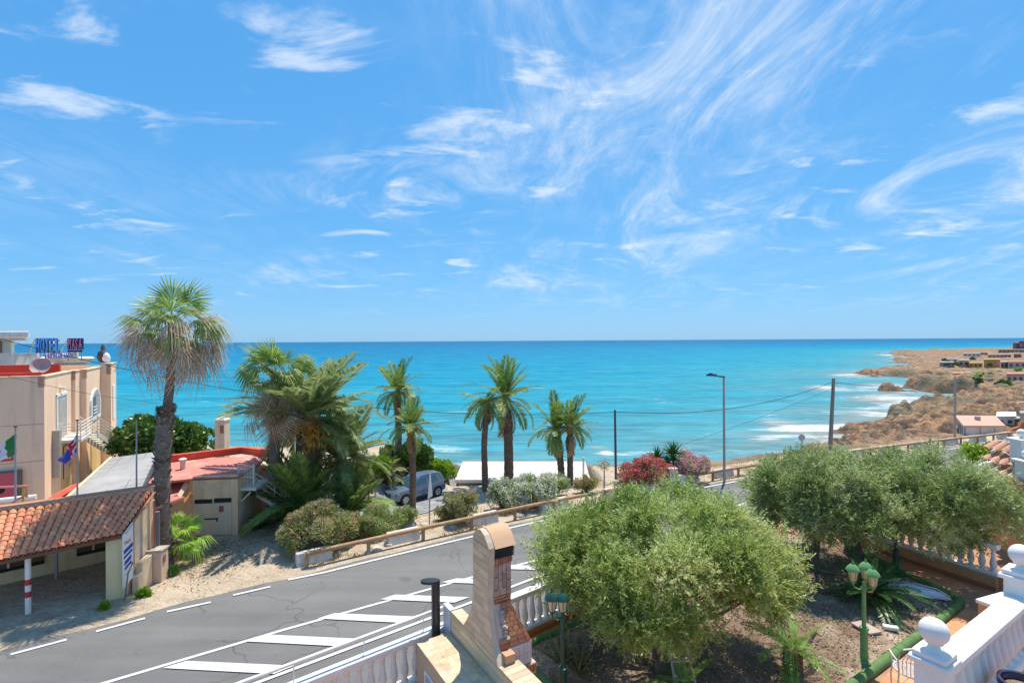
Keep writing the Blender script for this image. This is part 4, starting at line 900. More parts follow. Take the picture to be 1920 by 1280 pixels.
bx = [(X_at(581,1070), X_at(648,1053)), (X_at(752,1028), X_at(812,1012)), (X_at(909,993), X_at(957,982))]
rail_run('long wooden log guardrail with white concrete blocks beside the oleanders at left', X_at(597,1066), X_at(1100,955)+.6, bx+[(X_at(1040,968), X_at(1090,957))])
x_p0 = X_at(1262, 920); x_p1 = X_at(1302, 912)
rail_run('short wooden guardrail in front of the red oleander bush', X_at(1150,940), x_p0, [(X_at(1150,942)+.3, X_at(1176,938)+.3), (X_at(1228,926), X_at(1256,921))])
rail_run('wooden guardrail right of the white gate pillar, behind the street light', x_p1, X_at(1500,884), [(X_at(1304,912), X_at(1332,907)), (X_at(1368,903), X_at(1402,898))])
xr = np.arange(X_at(1560,876), 52, 3.7)
rail_run('wooden guardrail with white blocks on the far right bend', X_at(1540,876), 52, [(a, a+1.7) for a in xr])

# ------------------------------------------------------------------ palms
PALM = leafmat('date_palm_leaf', (.085, .17, .03), (.22, .34, .07), (.46, .48, .17), .4, .45, .5)
PALMG = leafmat('date_palm_leaf_grey', (.13, .20, .06), (.30, .38, .13), (.58, .60, .34), .38, .45, .5)
TRUNK = M('palm_trunk', (.20, .14, .105), (.10, .07, .055), 7, .95, 1.0, 11, c3=(.27, .20, .15), s3=3, stretch=(1, 1, 2.2))
TRUNKG = M('washingtonia_trunk', (.27, .21, .17), (.17, .13, .105), 5, .95, .7, 9, stretch=(1, 1, 5))
FR = [frond_mesh('frond', c_, 46, .22, .014, v_, 40+i, .62, .12, .011, .16) for i, (c_, v_) in enumerate(((.35, .30), (.8, .24), (1.25, .16), (1.6, .1)))]
FRG = mat_copy(FR, PALMG); FR = mat_copy(FR, PALM)
DATES = leafmat('date_stalks', (.50, .22, .03), (.70, .36, .05), (.80, .52, .14), .3, .7)
def bumpy_trunk(pts, rads, n=11, seg=26, amp=.07, seed=0):
    g = np.random.default_rng(seed); mb = MB(); pts = [Vector(p) for p in pts]; k = len(pts)-1
    P, Rr = [], []
    for i in range(seg+1):
        f_ = i/seg*k; j = min(int(f_), k-1); t = f_-j
        a, b_, c_, d_ = pts[max(j-1, 0)], pts[j], pts[j+1], pts[min(j+2, k)]
        P.append(.5*((2*b_)+(c_-a)*t+(2*a-5*b_+4*c_-d_)*t*t+(3*b_-a-3*c_+d_)*t**3))
        Rr.append((rads[j]*(1-t)+rads[j+1]*t)*(1+amp*(1 if i % 2 else -1)*.6+g.normal(0, amp*.35)))
    return mb.tube(P, Rr, n)
def boots(root, pts, rad, n, size, mat, seed, name='leaf_bases'):
    """stubs of old leaf stalks standing off the trunk"""
    g = np.random.default_rng(seed); pts = [Vector(p) for p in pts]; V_, F_, T_ = [], [], []
    for i in range(n):
        f_ = g.random()*(len(pts)-1); j = int(f_); c_ = pts[j].lerp(pts[j+1], f_-j); a = g.random()*6.283; r_ = rad*(.9+.15*g.random())
        o_ = Vector((math.cos(a), math.sin(a), 0)); s_ = Vector((-o_.y, o_.x, 0))*size*.35; tip = c_+o_*(r_+size*.45)+Vector((0, 0, size*g.uniform(.3, 1.0)))
        b0 = c_+o_*r_*.85; k = len(V_); V_ += [b0-s_, b0+s_, tip+s_*.5, tip-s_*.5]; F_.append((k, k+1, k+2, k+3)); T_.append(g.random())
    o = ob(name, np_mesh(name, np.array(V_)-np.array(root.location), F_, T_), leafmat('boot', (.10, .07, .05), (.24, .18, .14), (.38, .31, .25), .05, .9), root); o['kind'] = 'stuff'
def date_palm(base, trunk, rad, Lh, n, label, seed, e0=1.35, e1=-.75, dates=0, mats=None, name='date_palm', group='date palms between the road and the sea', power=1.0, rtop=None, nb=90):
    r_ = thing(name, label, 'palm', base, 0, group); ms = mats or FR; g = np.random.default_rng(seed+70)
    pts = [Vector(base)+Vector((0, 0, -.2))]+[Vector(p) for p in trunk]; rr_ = np.linspace(rad*1.12, rtop or rad*.92, len(pts))
    part('trunk', bumpy_trunk(pts, list(rr_), seed=seed), TRUNK, r_, 70)
    if nb: boots(r_, pts[len(pts)//2:], rad, nb, rad*.7, TRUNK, seed)
    top = pts[-1]; part('crown_heart', MB().lathe([(rad*.9, -.3), (rad*1.25, -.05), (rad*1.05, .2), (rad*.4, .42), (0, .5)], 10, tuple(top)), M('palm_heart', (.36, .25, .11), (.24, .17, .07), 9, .9, .8, 20), r_, 60)
    fronds(r_, top+Vector((0, 0, .12)), ms, PALM if ms is FR else PALMG, n, Lh, e0, e1, seed, power=power, clear=.22 if dates > 8 else None)
    if nb:
        dm = mat_copy(FR[2:], leafmat('palm_dead', (.26, .17, .09), (.42, .31, .18), (.58, .47, .30), .3, .8))
        fronds(r_, top-Vector((0, 0, .15)), dm, None, 5, Lh*.72, -.75, -1.25, seed+5, name='dead_frond')
    if dates:
        for k in range(dates):
            a = 2*math.pi*k/dates+g.normal(0, .3); m_ = 130; t = g.random(m_)
            root_ = top+Vector((.25*math.cos(a), .25*math.sin(a), .1)); e = Vector((math.cos(a), math.sin(a), 0))
            P = np.array(root_)+np.outer(t*.85*Lh/3.2, np.array(e))+np.outer(np.sin(t*2.2)*.1-t*t*.85*Lh/3, [0, 0, 1])+g.normal(0, .05+.10*Lh/3, (m_, 3))*t[:, None]**.5
            V_, F_ = leaf_quads(P, g.normal(size=(m_, 3))*.5+np.array([0, 0, -1.]), .30*Lh/3.2, .024*Lh/3.2, g)
            ob('date_cluster', np_mesh('date_cluster', V_-np.array(base), F_, g.random(m_)), DATES, r_)
    return r_
def palm_from_px(bpx, tops, rad_px, Lpx, n, label, seed, z=None, **k):
    b_ = ground(*bpx) if z is None else at(*bpx, z); s_ = b_.y/F
    tr = [atd(x, y, b_.y) for x, y in tops]
    return date_palm(b_, tr, rad_px*s_, Lpx*s_, n, label, seed, **k), b_
palm_from_px((773,965), [(774,930),(774,880),(770,820),(770,806)], 6, 58, 26, 'slim date palm in front of the parked car', 11, e1=-.15, power=1.2, dates=4)
palm_from_px((749,892), [(748,860),(747,800),(746,758),(746,738)], 6, 60, 26, 'tall date palm behind and left of the parked car', 12, e1=-.1, dates=2)
palm_from_px((910,920), [(909,880),(908,830),(912,780),(914,757)], 5.5, 54, 14, 'thin date palm with sparse leaning crown, left of the thick-trunked one', 13, e0=.5, e1=-.6)
palm_from_px((953,905), [(954,880),(953,820),(951,780),(946,752)], 8.2, 84, 28, 'tallest mid-scene date palm with thick trunk in front of the white roof', 14, e1=-.25, power=1.1, z=-1.85)
palm_from_px((1053,910), [(1052,880),(1049,850),(1046,825),(1044,812)], 6, 62, 24, 'left of the two short date palms standing close together', 15, e1=-.1, power=1.2)
palm_from_px((1069,910), [(1069,880),(1069,845),(1069,820),(1069,806)], 5.5, 58, 24, 'right of the two short date palms standing close together', 16, e1=-.2, power=1.2)
pb, b_ = palm_from_px((588,975), [(587,930),(585,870),(583,820),(581,790)], 12, 140, 62, 'big date palm with orange date clusters beside the garage stairs', 17, z=-.2, e0=1.15, e1=-.22, dates=14, mats=FRG, nb=160)
palm_from_px((648,972), [(645,945),(642,915),(641,890),(640,868)], 9, 105, 46, 'medium date palm right of the big one with orange dates', 18, z=-.5, e0=1.2, e1=-.3, dates=4, mats=FRG)
palm_from_px((565,985), [(566,972),(567,962)], 9, 112, 44, 'low dark young date palm at the foot of the big palm', 19, z=-.1, e0=1.4, e1=.05, nb=0)
palm_from_px((655,985), [(656,975),(657,968)], 9, 92, 30, 'small young palm sprouting between the medium palm and the lamp pole', 20, z=-.3, e0=1.4, e1=.4, nb=0)
palm_from_px((722,905), [(722,900),(722,893)], 6, 48, 24, 'yellowish young palm clump left of the parked car', 21, e0=1.4, e1=.2, nb=0, mats=mat_copy(FR, leafmat('palm_yellow', (.12, .15, .03), (.24, .27, .06), (.40, .38, .13), .3)))

# fan palms -----------------------------------------------------------------
def fan_mesh(name, nseg, spread, droop, seed, length=.55, pet=.5, wid=.034):
    g = np.random.default_rng(seed); V_, F_, T_ = [], [], []
    def quad(a, b_, c_, d_, t): k = len(V_); V_.extend([a, b_, c_, d_]); F_.append((k, k+1, k+2, k+3)); T_.append(t)
    w = .012
    for i in range(4):
        x0, x1 = pet*i/4, pet*(i+1)/4; z0, z1 = -.10*(i/4)**2, -.10*((i+1)/4)**2
        quad((x0, w, z0), (x1, w, z1), (x1, -w, z1), (x0, -w, z0), .9)
    hub = np.array([pet, 0, -.10])
    for i in range(nseg):
        a = (i/(nseg-1)-.5)*spread; Lh = length*(1-.18*abs(a)/(spread/2))*g.uniform(.88, 1.08); dz = g.normal(0, .05); t = float(np.clip(g.normal(.45, .2), 0, 1))
        d = np.array([math.cos(a), math.sin(a), .18*math.cos(a*1.0)+dz-.12]); d /= np.linalg.norm(d); s_ = np.array([-d[1], d[0], 0]); s_ /= np.linalg.norm(s_)+1e-9
        m1 = hub+d*Lh*.5; m1[2] -= droop*.10*Lh; tip = hub+d*Lh*(1-.25*droop); tip[2] -= droop*Lh*g.uniform(.45, .9)
        quad(hub, m1-s_*wid*.5, m1, m1+s_*wid*.5, t)
        quad(m1-s_*wid*.5, tip-s_*.004, tip+s_*.004, m1+s_*wid*.5, min(1, t+.2))
    return np_mesh(name, np.array(V_), F_, T_)
FANG = leafmat('fan_leaf_green', (.08, .18, .03), (.20, .34, .06), (.46, .48, .15), .4, .45, .5)
FANY = leafmat('fan_leaf_bright', (.16, .36, .03), (.30, .54, .05), (.48, .66, .12), .45, .45, .5)
FAND = leafmat('fan_leaf_dead', (.30, .17, .10), (.52, .36, .23), (.70, .57, .42), .35, .85, .2)
fanA = [fan_mesh('fan_leaf', 26, 3.7, d_, 60+i) for i, d_ in enumerate((.35, .7, 1.05))]
fanD = [fan_mesh('dead_leaf', 18, 2.3, d_, 70+i, .66, .45, .019) for i, d_ in enumerate((1.1, 1.4))]
def fan_palm(label, base, trunk, rads, ng, nd, Lh, seed, skirt=None, gmat=FANG, group=None, dl=(.25, -1.25), gl=(1.35, -.45), boot=None):
    r_ = thing('fan_palm', label, 'palm', base, 0, group); pts = [Vector(base)+Vector((0, 0, -.15))]+[Vector(p) for p in trunk]
    part('trunk', bumpy_trunk(pts, rads, amp=.035, seg=40, seed=seed), TRUNKG, r_, 70)
    if boot: boots(r_, pts[:boot[0]], boot[1], boot[2], boot[3], TRUNK, seed)
    top = pts[-1]; g = np.random.default_rng(seed)
    gm, dm = mat_copy(fanA, gmat), mat_copy(fanD, FAND)
    fronds(r_, top+Vector((0, 0, .1)), gm, gmat, ng, Lh, gl[0], gl[1], seed, name='fan_leaf', jl=.17)
    for i in range(nd):
        f_ = (i+.5)/nd; el = dl[0]+(dl[1]-dl[0])*f_+g.normal(0, .32); z = top.z-(skirt or .5)*g.random()**1.3
        ob('dead_leaf', dm[i % 2], FAND, r_, Vector((top.x, top.y, z))-r_.location, (g.normal(0, .3), -el, g.random()*6.283), Lh*g.uniform(.55, 1.3))
    return r_
b1 = at(312, 1066); s1 = b1.y/F
fan_palm('tall lone fan palm with shaggy two-tone crown beside the carport', b1, [atd(306,1000,b1.y), atd(304,900,b1.y), atd(308,800,b1.y), atd(311,778,b1.y), atd(313,766,b1.y), atd(319,720,b1.y), atd(322,660,b1.y), atd(323,612,b1.y)],
         [14*s1, 13*s1, 13*s1, 14*s1, 14*s1, 8.2*s1, 7.4*s1, 6.6*s1, 7*s1], 22, 56, 1.95, 31, 1.0, boot=(6, 12.5*s1, 460, .26), dl=(.85, -.8), gl=(1.25, -.35))
bf = at(322, 1052); fan_palm('small bright green fan palm at the foot of the tall one', bf, [atd(326,1030,bf.y), atd(332,1012,bf.y)], [.12, .13, .14], 24, 3, 1.30, 32, .2, FANY, dl=(-.9, -1.3), gl=(1.2, -.35))
b2 = at(511, 982, -.15); fan_palm('fan palm with long brown skirt of dead leaves behind the big date palm', b2, [atd(512,940,b2.y), atd(515,860,b2.y), atd(515,780,b2.y), atd(517,702,b2.y)], [.33, .29, .26, .24, .24], 26, 70, 1.95, 33, 1.9, boot=(4, .27, 120, .2), dl=(.1, -1.35), gl=(1.35, -.35))
bh = at(560, 978, -.2)
fan_palm('dark green fan palm crown just right of the skirted one', at(556, 985, -.6), [atd(560,860,27.6), atd(566,712,27.6)], [.2, .18, .17], 16, 8, 1.2, 34, .4)

# ------------------------------------------------------------------ bushes and broadleaf trees
def bush(name, label, cat, base, rx, ry, h, nleaf, lsize, mat, seed, flowers=None, stems=True, group=None, lumps=14, fsize=.05, z0=.25, lw=.16, up=.5):
    g = np.random.default_rng(seed); r_ = thing(name, label, cat, base, 0, group); b_ = np.array(base)
    lumps = int(lumps*1.6); lc = np.stack([g.normal(0, .62, lumps), g.normal(0, .62, lumps), g.random(lumps)**.8], 1); nrm = np.hypot(lc[:, 0], lc[:, 1]); lc[:, :2] /= np.maximum(1, nrm*1.05)[:, None]
    lc = lc*np.array([rx*.8, ry*.8, h*(1-z0)*.72])+np.array([0, 0, h*z0]); lc[:, 2] *= 1-.35*(np.hypot(lc[:, 0]/rx, lc[:, 1]/ry))**2; lr = g.uniform(.15, .33, lumps)*(rx+ry+h)/3
    w = g.integers(0, lumps, nleaf); o_ = unit(g.normal(size=(nleaf, 3))+np.array([0, 0, .25])); P = lc[w]+o_*(lr[w]*g.uniform(.35, 1, nleaf)**.5)[:, None]; P[:, 2] = np.maximum(P[:, 2], .04)
    D = unit(o_*.6+np.array([0, 0, up])+g.normal(size=(nleaf, 3))*.6)
    V_, F_ = leaf_quads(P, D, g.uniform(.7, 1.2, nleaf)*lsize, lsize*lw*g.uniform(.8, 1.2, nleaf), g)
    tn = np.clip(g.normal(.45, .2, nleaf)+g.normal(0, .12, lumps)[w], 0, 1)
    ob('foliage', np_mesh('foliage', V_, F_, tn), mat, r_)
    if flowers:
        fm, nf = flowers; w = g.integers(0, lumps, nf); o_ = unit(g.normal(size=(nf, 3))+np.array([0, -.35, .9])); C = lc[w]+o_*(lr[w]*1.02)[:, None]
        k = 9; Pf = np.repeat(C, k, 0)+g.normal(0, fsize*.9, (nf*k, 3)); Vf, Ff = leaf_quads(Pf, g.normal(size=(nf*k, 3)), fsize*1.3, fsize*.5, g)
        o = ob('blossom', np_mesh('blossom', Vf, Ff, g.random(nf*k)), fm, r_); o['kind'] = 'stuff'
    if stems:
        mb = MB()
        for i in range(lumps): e = Vector(lc[i]); mb.tube([(e.x*.12, e.y*.12, -.1), (e.x*.5, e.y*.5, e.z*.5), tuple(e)], [.035, .025, .012], 5)
        ob('stems', mb.mesh('stems'), M('shrub_stem', (.26, .2, .15), (.18, .13, .1), 9, .9), r_)
    return r_
OLEA = leafmat('oleander_leaf', (.13, .19, .05), (.35, .39, .13), (.58, .52, .27), .42, .5)
OLEG = leafmat('oleander_leaf_green', (.13, .22, .05), (.34, .45, .13), (.56, .60, .27), .42, .5)
PINKF = leafmat('flower_pink', (.62, .25, .30), (.75, .42, .45), (.82, .60, .62), .3, .7); REDF = leafmat('flower_red', (.55, .03, .08), (.68, .08, .14), (.72, .24, .26), .3, .7)
WHITEF = leafmat('flower_cream', (.62, .60, .46), (.74, .72, .60), (.82, .80, .72), .3, .7); DRYF = leafmat('seedhead_rust', (.45, .22, .14), (.66, .38, .27), (.78, .58, .48), .35, .8)
def bush_px(px_, py_, wpx, hpx, label, mat, fl, seed, dens=1.0, cat='bush', name='oleander_bush', group='oleander bushes along the guardrail', ls=.15, z=None, **k):
    b_ = ground(px_, py_) if z is None else at(px_, py_, z); s_ = b_.y/F
    return bush(name, label, cat, b_, wpx*.5*s_, wpx*.42*s_, hpx*s_*1.12, int(5200*dens), ls, mat, seed, fl, group=group, **k)
bush_px(590, 1035, 128, 88, 'large rust-tinted oleander bush at the left end of the guardrail', OLEA, (DRYF, 420), 41, 1.9, fsize=.045)
bush_px(640, 1018, 90, 62, 'oleander bush behind the first concrete block', OLEA, (DRYF, 260), 42, 1.2, fsize=.045)
bush_px(712, 1000, 92, 50, 'low oleander bush behind the second stretch of log rail', OLEG, (DRYF, 170), 43, 1.2, fsize=.045)
bush_px(758, 985, 54, 34, 'pink-tipped oleander bush at the foot of the slim palm', OLEG, (PINKF, 90), 44, .9, fsize=.05)
bush_px(868, 978, 78, 60, 'pinkish oleander bush between the road sign and white oleanders', OLEA, (DRYF, 210), 45, 1.1, fsize=.05)
bush_px(945, 955, 66, 56, 'left cream-flowered oleander bush behind the guardrail', OLEG, (WHITEF, 380), 46, .9, fsize=.07)
bush_px(1000, 950, 88, 62, 'larger cream-flowered oleander bush near the olive crown', OLEG, (WHITEF, 560), 47, 1.2, fsize=.07)
bush_px(1040, 930, 60, 40, 'small oleander bush at the foot of the twin palms', OLEG, (WHITEF, 80), 48, .7)
bush_px(1098, 925, 46, 30, 'small red-flowered bush right of the twin palms', OLEG, (REDF, 70), 49, .5, fsize=.07)
bush_px(1212, 915, 112, 56, 'wide oleander bush covered in red flowers behind the guardrail', OLEG, (REDF, 620), 50, 1.5, fsize=.085)
bush_px(1290, 902, 72, 54, 'pink-flowered oleander bush beside the white gate pillar', OLEG, (PINKF, 560), 51, 1.0, fsize=.085)
bush_px(835, 975, 40, 24, 'small dry bush between the road sign and the pinkish oleander', OLEA, (DRYF, 60), 52, .4)
bush_px(675, 1005, 60, 30, 'low dry shrub on the bank below the medium palm', OLEA, (DRYF, 80), 53, .6)
BROAD = leafmat('broad_leaf', (.03, .085, .015), (.085, .19, .03), (.34, .38, .09), .3, .35, .5); LIME = leafmat('lime_leaf', (.14, .28, .02), (.28, .45, .035), (.48, .58, .10), .38, .4)
bush_px(812, 896, 84, 34, 'rounded lime green shrub behind the parked car', LIME, None, 54, 1.5, name='shrub', group=None, ls=.22, lw=.3)
bush_px(765, 893, 96, 66, 'dark broad-leaved shrub behind the two slim palms', BROAD, None, 55, 1.2, name='shrub', group=None, ls=.32, lw=.3)
bush_px(700, 905, 60, 52, 'yellow green shrub behind the lamp pole', LIME, None, 56, 1.0, name='shrub', group=None, ls=.25, lw=.2)
bush_px(657, 962, 36, 28, 'small lime shrub at the foot of the medium palm', LIME, None, 57, .4, name='shrub', group=None, ls=.2, lw=.2)
def tree(label, base, cz, rx, ry, rz, nleaf, ls, mat, seed, lw=.32):
    g = np.random.default_rng(seed); r_ = thing('broadleaf_tree', label, 'tree', base); lumps = 40
    d = unit(g.normal(size=(lumps, 3))); lc = d*np.array([rx, ry, rz])*g.uniform(.4, .85, (lumps, 1))+np.array([0, 0, cz]); lr = g.uniform(.22, .36, lumps)*(rx+rz)/2
    w = g.integers(0, lumps, nleaf); o_ = unit(g.normal(size=(nleaf, 3))+np.array([0, 0, .4])); P = lc[w]+o_*(lr[w]*g.uniform(.5, 1, nleaf)**.5)[:, None]
    V_, F_ = leaf_quads(P, unit(o_*.7+g.normal(size=(nleaf, 3))*.6+np.array([0, 0, .2])), g.uniform(.7, 1.2, nleaf)*ls, ls*lw*g.uniform(.8, 1.2, nleaf), g)
    ob('crown', np_mesh('crown', V_, F_, np.clip(g.normal(.42, .24, nleaf), 0, 1)), mat, r_)
    mb = MB(); mb.tube([(0, 0, -.5), (.05, .1, cz*.4), (0, 0, cz*.8)], [.28, .22, .16], 9)
    for i in range(14): e = lc[i]; mb.tube([(0, 0, cz*.6), tuple(np.array([0, 0, cz*.7])*.5+e*.5), tuple(e)], [.1, .06, .02], 6)
    ob('trunk', mb.mesh('trunk', smooth=60), TRUNK, r_); return r_
tc_ = atd(312, 832, 36); tree('glossy rubber tree behind the tall fan palm and awning', (tc_.x, 36, 0), tc_.z, 3.4, 2.4, 1.75, 9000, .34, BROAD, 61)
tc_ = atd(235, 828, 36); tree('rubber tree next to the hotel corner, left of the tall fan palm', (tc_.x+.4, 37, 0), tc_.z, 1.9, 2.0, 1.5, 5000, .34, BROAD, 62)
def yucca(px_, py_, hpx, label, seed):
    b_ = ground(px_, 905); s_ = b_.y/F; top = atd(px_, py_, b_.y); r_ = thing('yucca', label, 'yucca', b_, 0, 'yuccas behind the oleanders'); part('stem', MB().tube([b_, b_.lerp(top, .5)+Vector((.05, 0, 0)), top], .09, 8), TRUNK, r_, 60)
    g = np.random.default_rng(seed); ms = mat_copy(sw, leafmat('yucca_leaf', (.03, .10, .02), (.08, .19, .03), (.20, .32, .07), .2))
    for hh, n_ in ((0, 44), (-.45, 30)):
        for i in range(n_): ob('sword_leaf', ms[i % 3], None, r_, top-b_+Vector((0, 0, hh)), (0, -(1.4-1.5*i/n_), i*2.4), hpx*s_*g.uniform(.8, 1.1))
yucca(1232, 858, 24, 'smaller yucca behind the red oleander', 1); yucca(1262, 850, 28, 'larger yucca between the red and pink oleanders', 2); yucca(1250, 868, 20, 'low yucca half hidden between the two oleanders', 3)
# agave flower stalk, weeds
b_ = ground(1133, 918); ag = thing('agave_stalk', 'tall dry agave flower stalk against the sea', 'agave', b_); t_ = atd(1133, 872, b_.y); part('stalk', MB().tube([b_, t_], [.06, .035], 6), STEEL, ag, 60)
g = np.random.default_rng(8); V_, F_ = leaf_quads(np.array(t_-b_)+g.normal(0, 1, (160, 3))*np.array([.22, .22, .14]), g.normal(size=(160, 3)), .16, .03, g); ob('flower_head', np_mesh('flower_head', V_, F_, g.random(160)), leafmat('agave_flower', (.28, .20, .08), (.45, .33, .14), (.55, .45, .2)), ag)['kind'] = 'stuff'
for i, (px_, py_, w_, l_) in enumerate([(318,1078,30,'clump of green weeds at the foot of tall fan palm'),(470,992,34,'green weeds beside the garage wall'),(492,985,22,'small weed tuft by the stairs'),(270,1118,22,'dry yellowish weeds by the carport pillar'),(197,1140,14,'tiny grass tuft at the edge of the road')]):
    b_ = at(px_, py_); s_ = b_.y/F; bush('weeds', l_, 'weeds', b_, w_*.5*s_, w_*.4*s_, w_*.55*s_, 700, .16, LIME if i in (3, 4) else leafmat('weed_green', (.03, .12, .015), (.07, .22, .03), (.15, .34, .06), .3), 80+i, stems=False, lumps=6)
# rocks along the bank
rk = []
for i in range(4):
    bm = bmesh.new(); bmesh.ops.create_icosphere(bm, subdivisions=2, radius=1)
    for v_ in bm.verts: n_ = v_.co.normalized(); v_.co = n_*(1+.35*(fbm(np.array([n_.x*1.7+i*9]), np.array([n_.y*1.7+n_.z*2.3]), 3)[0]-.5)*2); v_.co.z *= .62
    me = bpy.data.meshes.new('boulder'); bm.to_mesh(me); bm.free(); rk.append(me)
for i, (px_, py_, w_, l_) in enumerate([(770,985,34,'pale flat boulder behind the second concrete block'),(850,968,44,'large pale boulder between sign pole and pinkish oleander'),(728,1022,20,'small boulder under the log rail near second block'),(705,1030,24,'round boulder under the log rail, left of the second block'),(690,1036,16,'little stone under the log rail by the first block'),
        (885,985,22,'boulder under the log rail near the third block'),(850,990,18,'stone under the log rail left of third block'),(800,985,22,'pale boulder at the foot of the road sign'),(925,960,26,'pale boulder left of the cream oleander'),(895,922,24,'pale rock at the edge of the gravel pad'),(870,920,14,'small pale rock beside the gravel pad'),(975,968,20,'boulder below the cream oleanders'),(740,990,18,'stone in the middle of the bank'),(560,1050,14,'dark stone near the left end of the guardrail'),(500,1030,10,'small stone on the dusty driveway')]):
    b_ = ground(px_, py_); s_ = b_.y/F; o = ob('boulder', rk[i % 4], STONE, None, b_+Vector((0, 0, .02)), (0, 0, i*1.3), (w_*.5*s_, w_*.42*s_, w_*.4*s_)); tag(o, l_, 'boulder', 'boulders on the bank')

# ------------------------------------------------------------------ hotel block
HA = Vector((.866, .5, 0)); HB = Vector((-.5, .866, 0)); HC = Vector((-25.6, 28, 0)); HTOP = 7.46
hotel = thing('hotel_building', 'cream rendered hotel block with stepped facade, arched window and red roof edge', 'building', HC)
path_ = [HC]
for kind_, ln in (('b', 6.1), ('a', .19), ('b', 1.34), ('a', .33), ('b', 4.9), ('a', .62), ('b', 2.4)): path_.append(path_[-1]+(HA if kind_ == 'a' else HB)*ln)
foot = path_+[path_[-1]-HA*9.5, HC-HA*8]
HW = M('hotel_wall', (.93, .66, .46), (.88, .60, .41), .45, .88, .15, 30, c3=(.82, .56, .39), s3=.35)
def up(p, z): return Vector((p.x, p.y, z))
mb = MB(); mb.prism([up(p, -.3) for p in foot], (0, 0, HTOP-.55+.3)); part('wall', mb, HW, hotel)
# parapet as a rim round the roof, painted red inside
def rim(i, j, w=.28, z0=HTOP-.55, z1=HTOP, mat=HW, name='parapet'):
    a, c_ = foot[i], foot[j]; d_ = (c_-a).normalized(); n_ = Vector((-d_.y, d_.x, 0))
    mb = MB(); mb.obox(up(a, z0), c_-a, n_*w, (0, 0, z1-z0)); return part(name, mb, mat, hotel)
for i in range(len(foot)): rim(i, (i+1) % len(foot), .26-.012*(i % 3), z1=HTOP+(.22 if i in (5, 6) else 0)+.003*(i % 4))
for i in range(len(foot)):
    a, c_ = foot[i], foot[(i+1) % len(foot)]; d_ = (c_-a).normalized(); n_ = Vector((-d_.y, d_.x, 0))
    mb = MB(); mb.obox(up(a, HTOP+(.22 if i in (5, 6) else 0)+.012)-n_*.05-d_*.0, c_-a, n_*.36, (0, 0, .06+.003*(i % 5))); part('coping', mb, CREAM_P, hotel)
mb = MB(); mb.obox(up(HC, HTOP-.548)+HB*.4-HA*.4, HB*9.0, -HA*7, (0, 0, .1)); part('roof', mb, REDROOF, hotel)
for k_ in (0, 1): mb = MB(); mb.obox(up(HC, HTOP-.45)+HB*(2.2+4*k_)-HA*.6, HB*.35, -HA*8, (0, 0, .95 if k_ else .62)); part('roof_upstand', mb, REDROOF, hotel)
# storey lines
for z_ in (4.9, 2.9):
    mb = MB(); mb.obox(up(HC, z_)-HB*.004-HA*8, HA*8, -HB*.0+HB*.004, (0, 0, .035)); part('joint_line', mb, M('joint', (.45, .34, .27), (.4, .3, .24), 5, .9), hotel)
# door, arched window, narrow window on the tower
def wall_pt(seg_, k, z, out=0.0): return up(path_[seg_]+HB*k+HA*out, z)
dr = part('door', MB().obox(wall_pt(0, 2.45, 3.62, -.30), HB*2.1, HA*.31, (0, 0, 2.50)), M('door_white', (.72, .72, .71), (.64, .64, .63), 3, .5), hotel)
sub('door_frame', MB().obox(wall_pt(0, 2.30, 3.6, .004), HB*.16, HA*.06, (0, 0, 2.7)).obox(wall_pt(0, 4.54, 3.6, .004), HB*.16, HA*.06, (0, 0, 2.7)).obox(wall_pt(0, 2.30, 6.14, .006), HB*2.4, HA*.07, (0, 0, .16)), WHITE, dr, hotel)
sub('door_leaf', MB().obox(wall_pt(0, 2.9, 3.62, .012), HB*1.6, HA*.02, (0, 0, 2.3)), M('door_pane', (.50, .44, .36), (.42, .36, .3), 2, .5), dr, hotel)
wl = part('wall_light', MB().box(*wall_pt(0, 3.3, 6.62, .1), .3, .25, .1, .5), WHITE, hotel)
def arch_pts(seg_, k0, k1, z0, zs, out, n=12):
    c_ = (k0+k1)/2; r_ = (k1-k0)/2; hh = 1.0
    return [wall_pt(seg_, k0, z0, out), wall_pt(seg_, k1, z0, out)]+[wall_pt(seg_, c_+r_*math.cos(a), zs+hh*math.sin(a), out) for a in np.linspace(0, math.pi, n)]
wd = part('arched_window', MB().prism(arch_pts(4, 1.05, 4.45, 3.85, 5.0, .005), HA*.09), WHITE, hotel)
sub('pane', MB().prism(arch_pts(4, 1.45, 4.1, 4.12, 4.95, .097), HA*.012), M('pane_grey', (.42, .42, .44), (.34, .34, .37), 2, .35), wd, hotel)
sub('opening', MB().obox(wall_pt(4, 1.55, 4.2, .11), HB*1.0, HA*.01, (0, 0, 1.3)), GLASS, wd, hotel)
for k_ in range(3): sub('bar', MB().obox(wall_pt(4, 1.5, 4.3+k_*.22, .125), HB*1.2, HA*.03, (0, 0, .05)), WHITE, wd, hotel)
wn2 = part('narrow_window', MB().obox(wall_pt(6, .7, 3.4, .004), HB*.7, HA*.05, (0, 0, 2.6)), WHITE, hotel)
part('wall_duct', MB().obox(wall_pt(0, 1.45, 1.6, .01), HB*.5, HA*.32, (0, 0, 2.7)), STEEL, hotel)
part('panel_ochre', MB().obox(wall_pt(0, 3.4, .2, .006), HB*2.2, HA*.03, (0, 0, 3.1)), OCHRE, hotel)
part('panel_ochre', MB().obox(wall_pt(4, 1.2, .2, .006), HB*3.2, HA*.04, (0, 0, 2.3)), OCHRE, hotel)
gw = part('grille_window', MB().obox(wall_pt(0, 3.7, 1.0, .04), HB*1.1, HA*.03, (0, 0, 2.0)), DARK, hotel)
for k_ in range(6): sub('bar', MB().obox(wall_pt(0, 3.72+k_*.2, 1.0, .08), HB*.05, HA*.03, (0, 0, 2.0)), CREAM_P, gw, hotel)
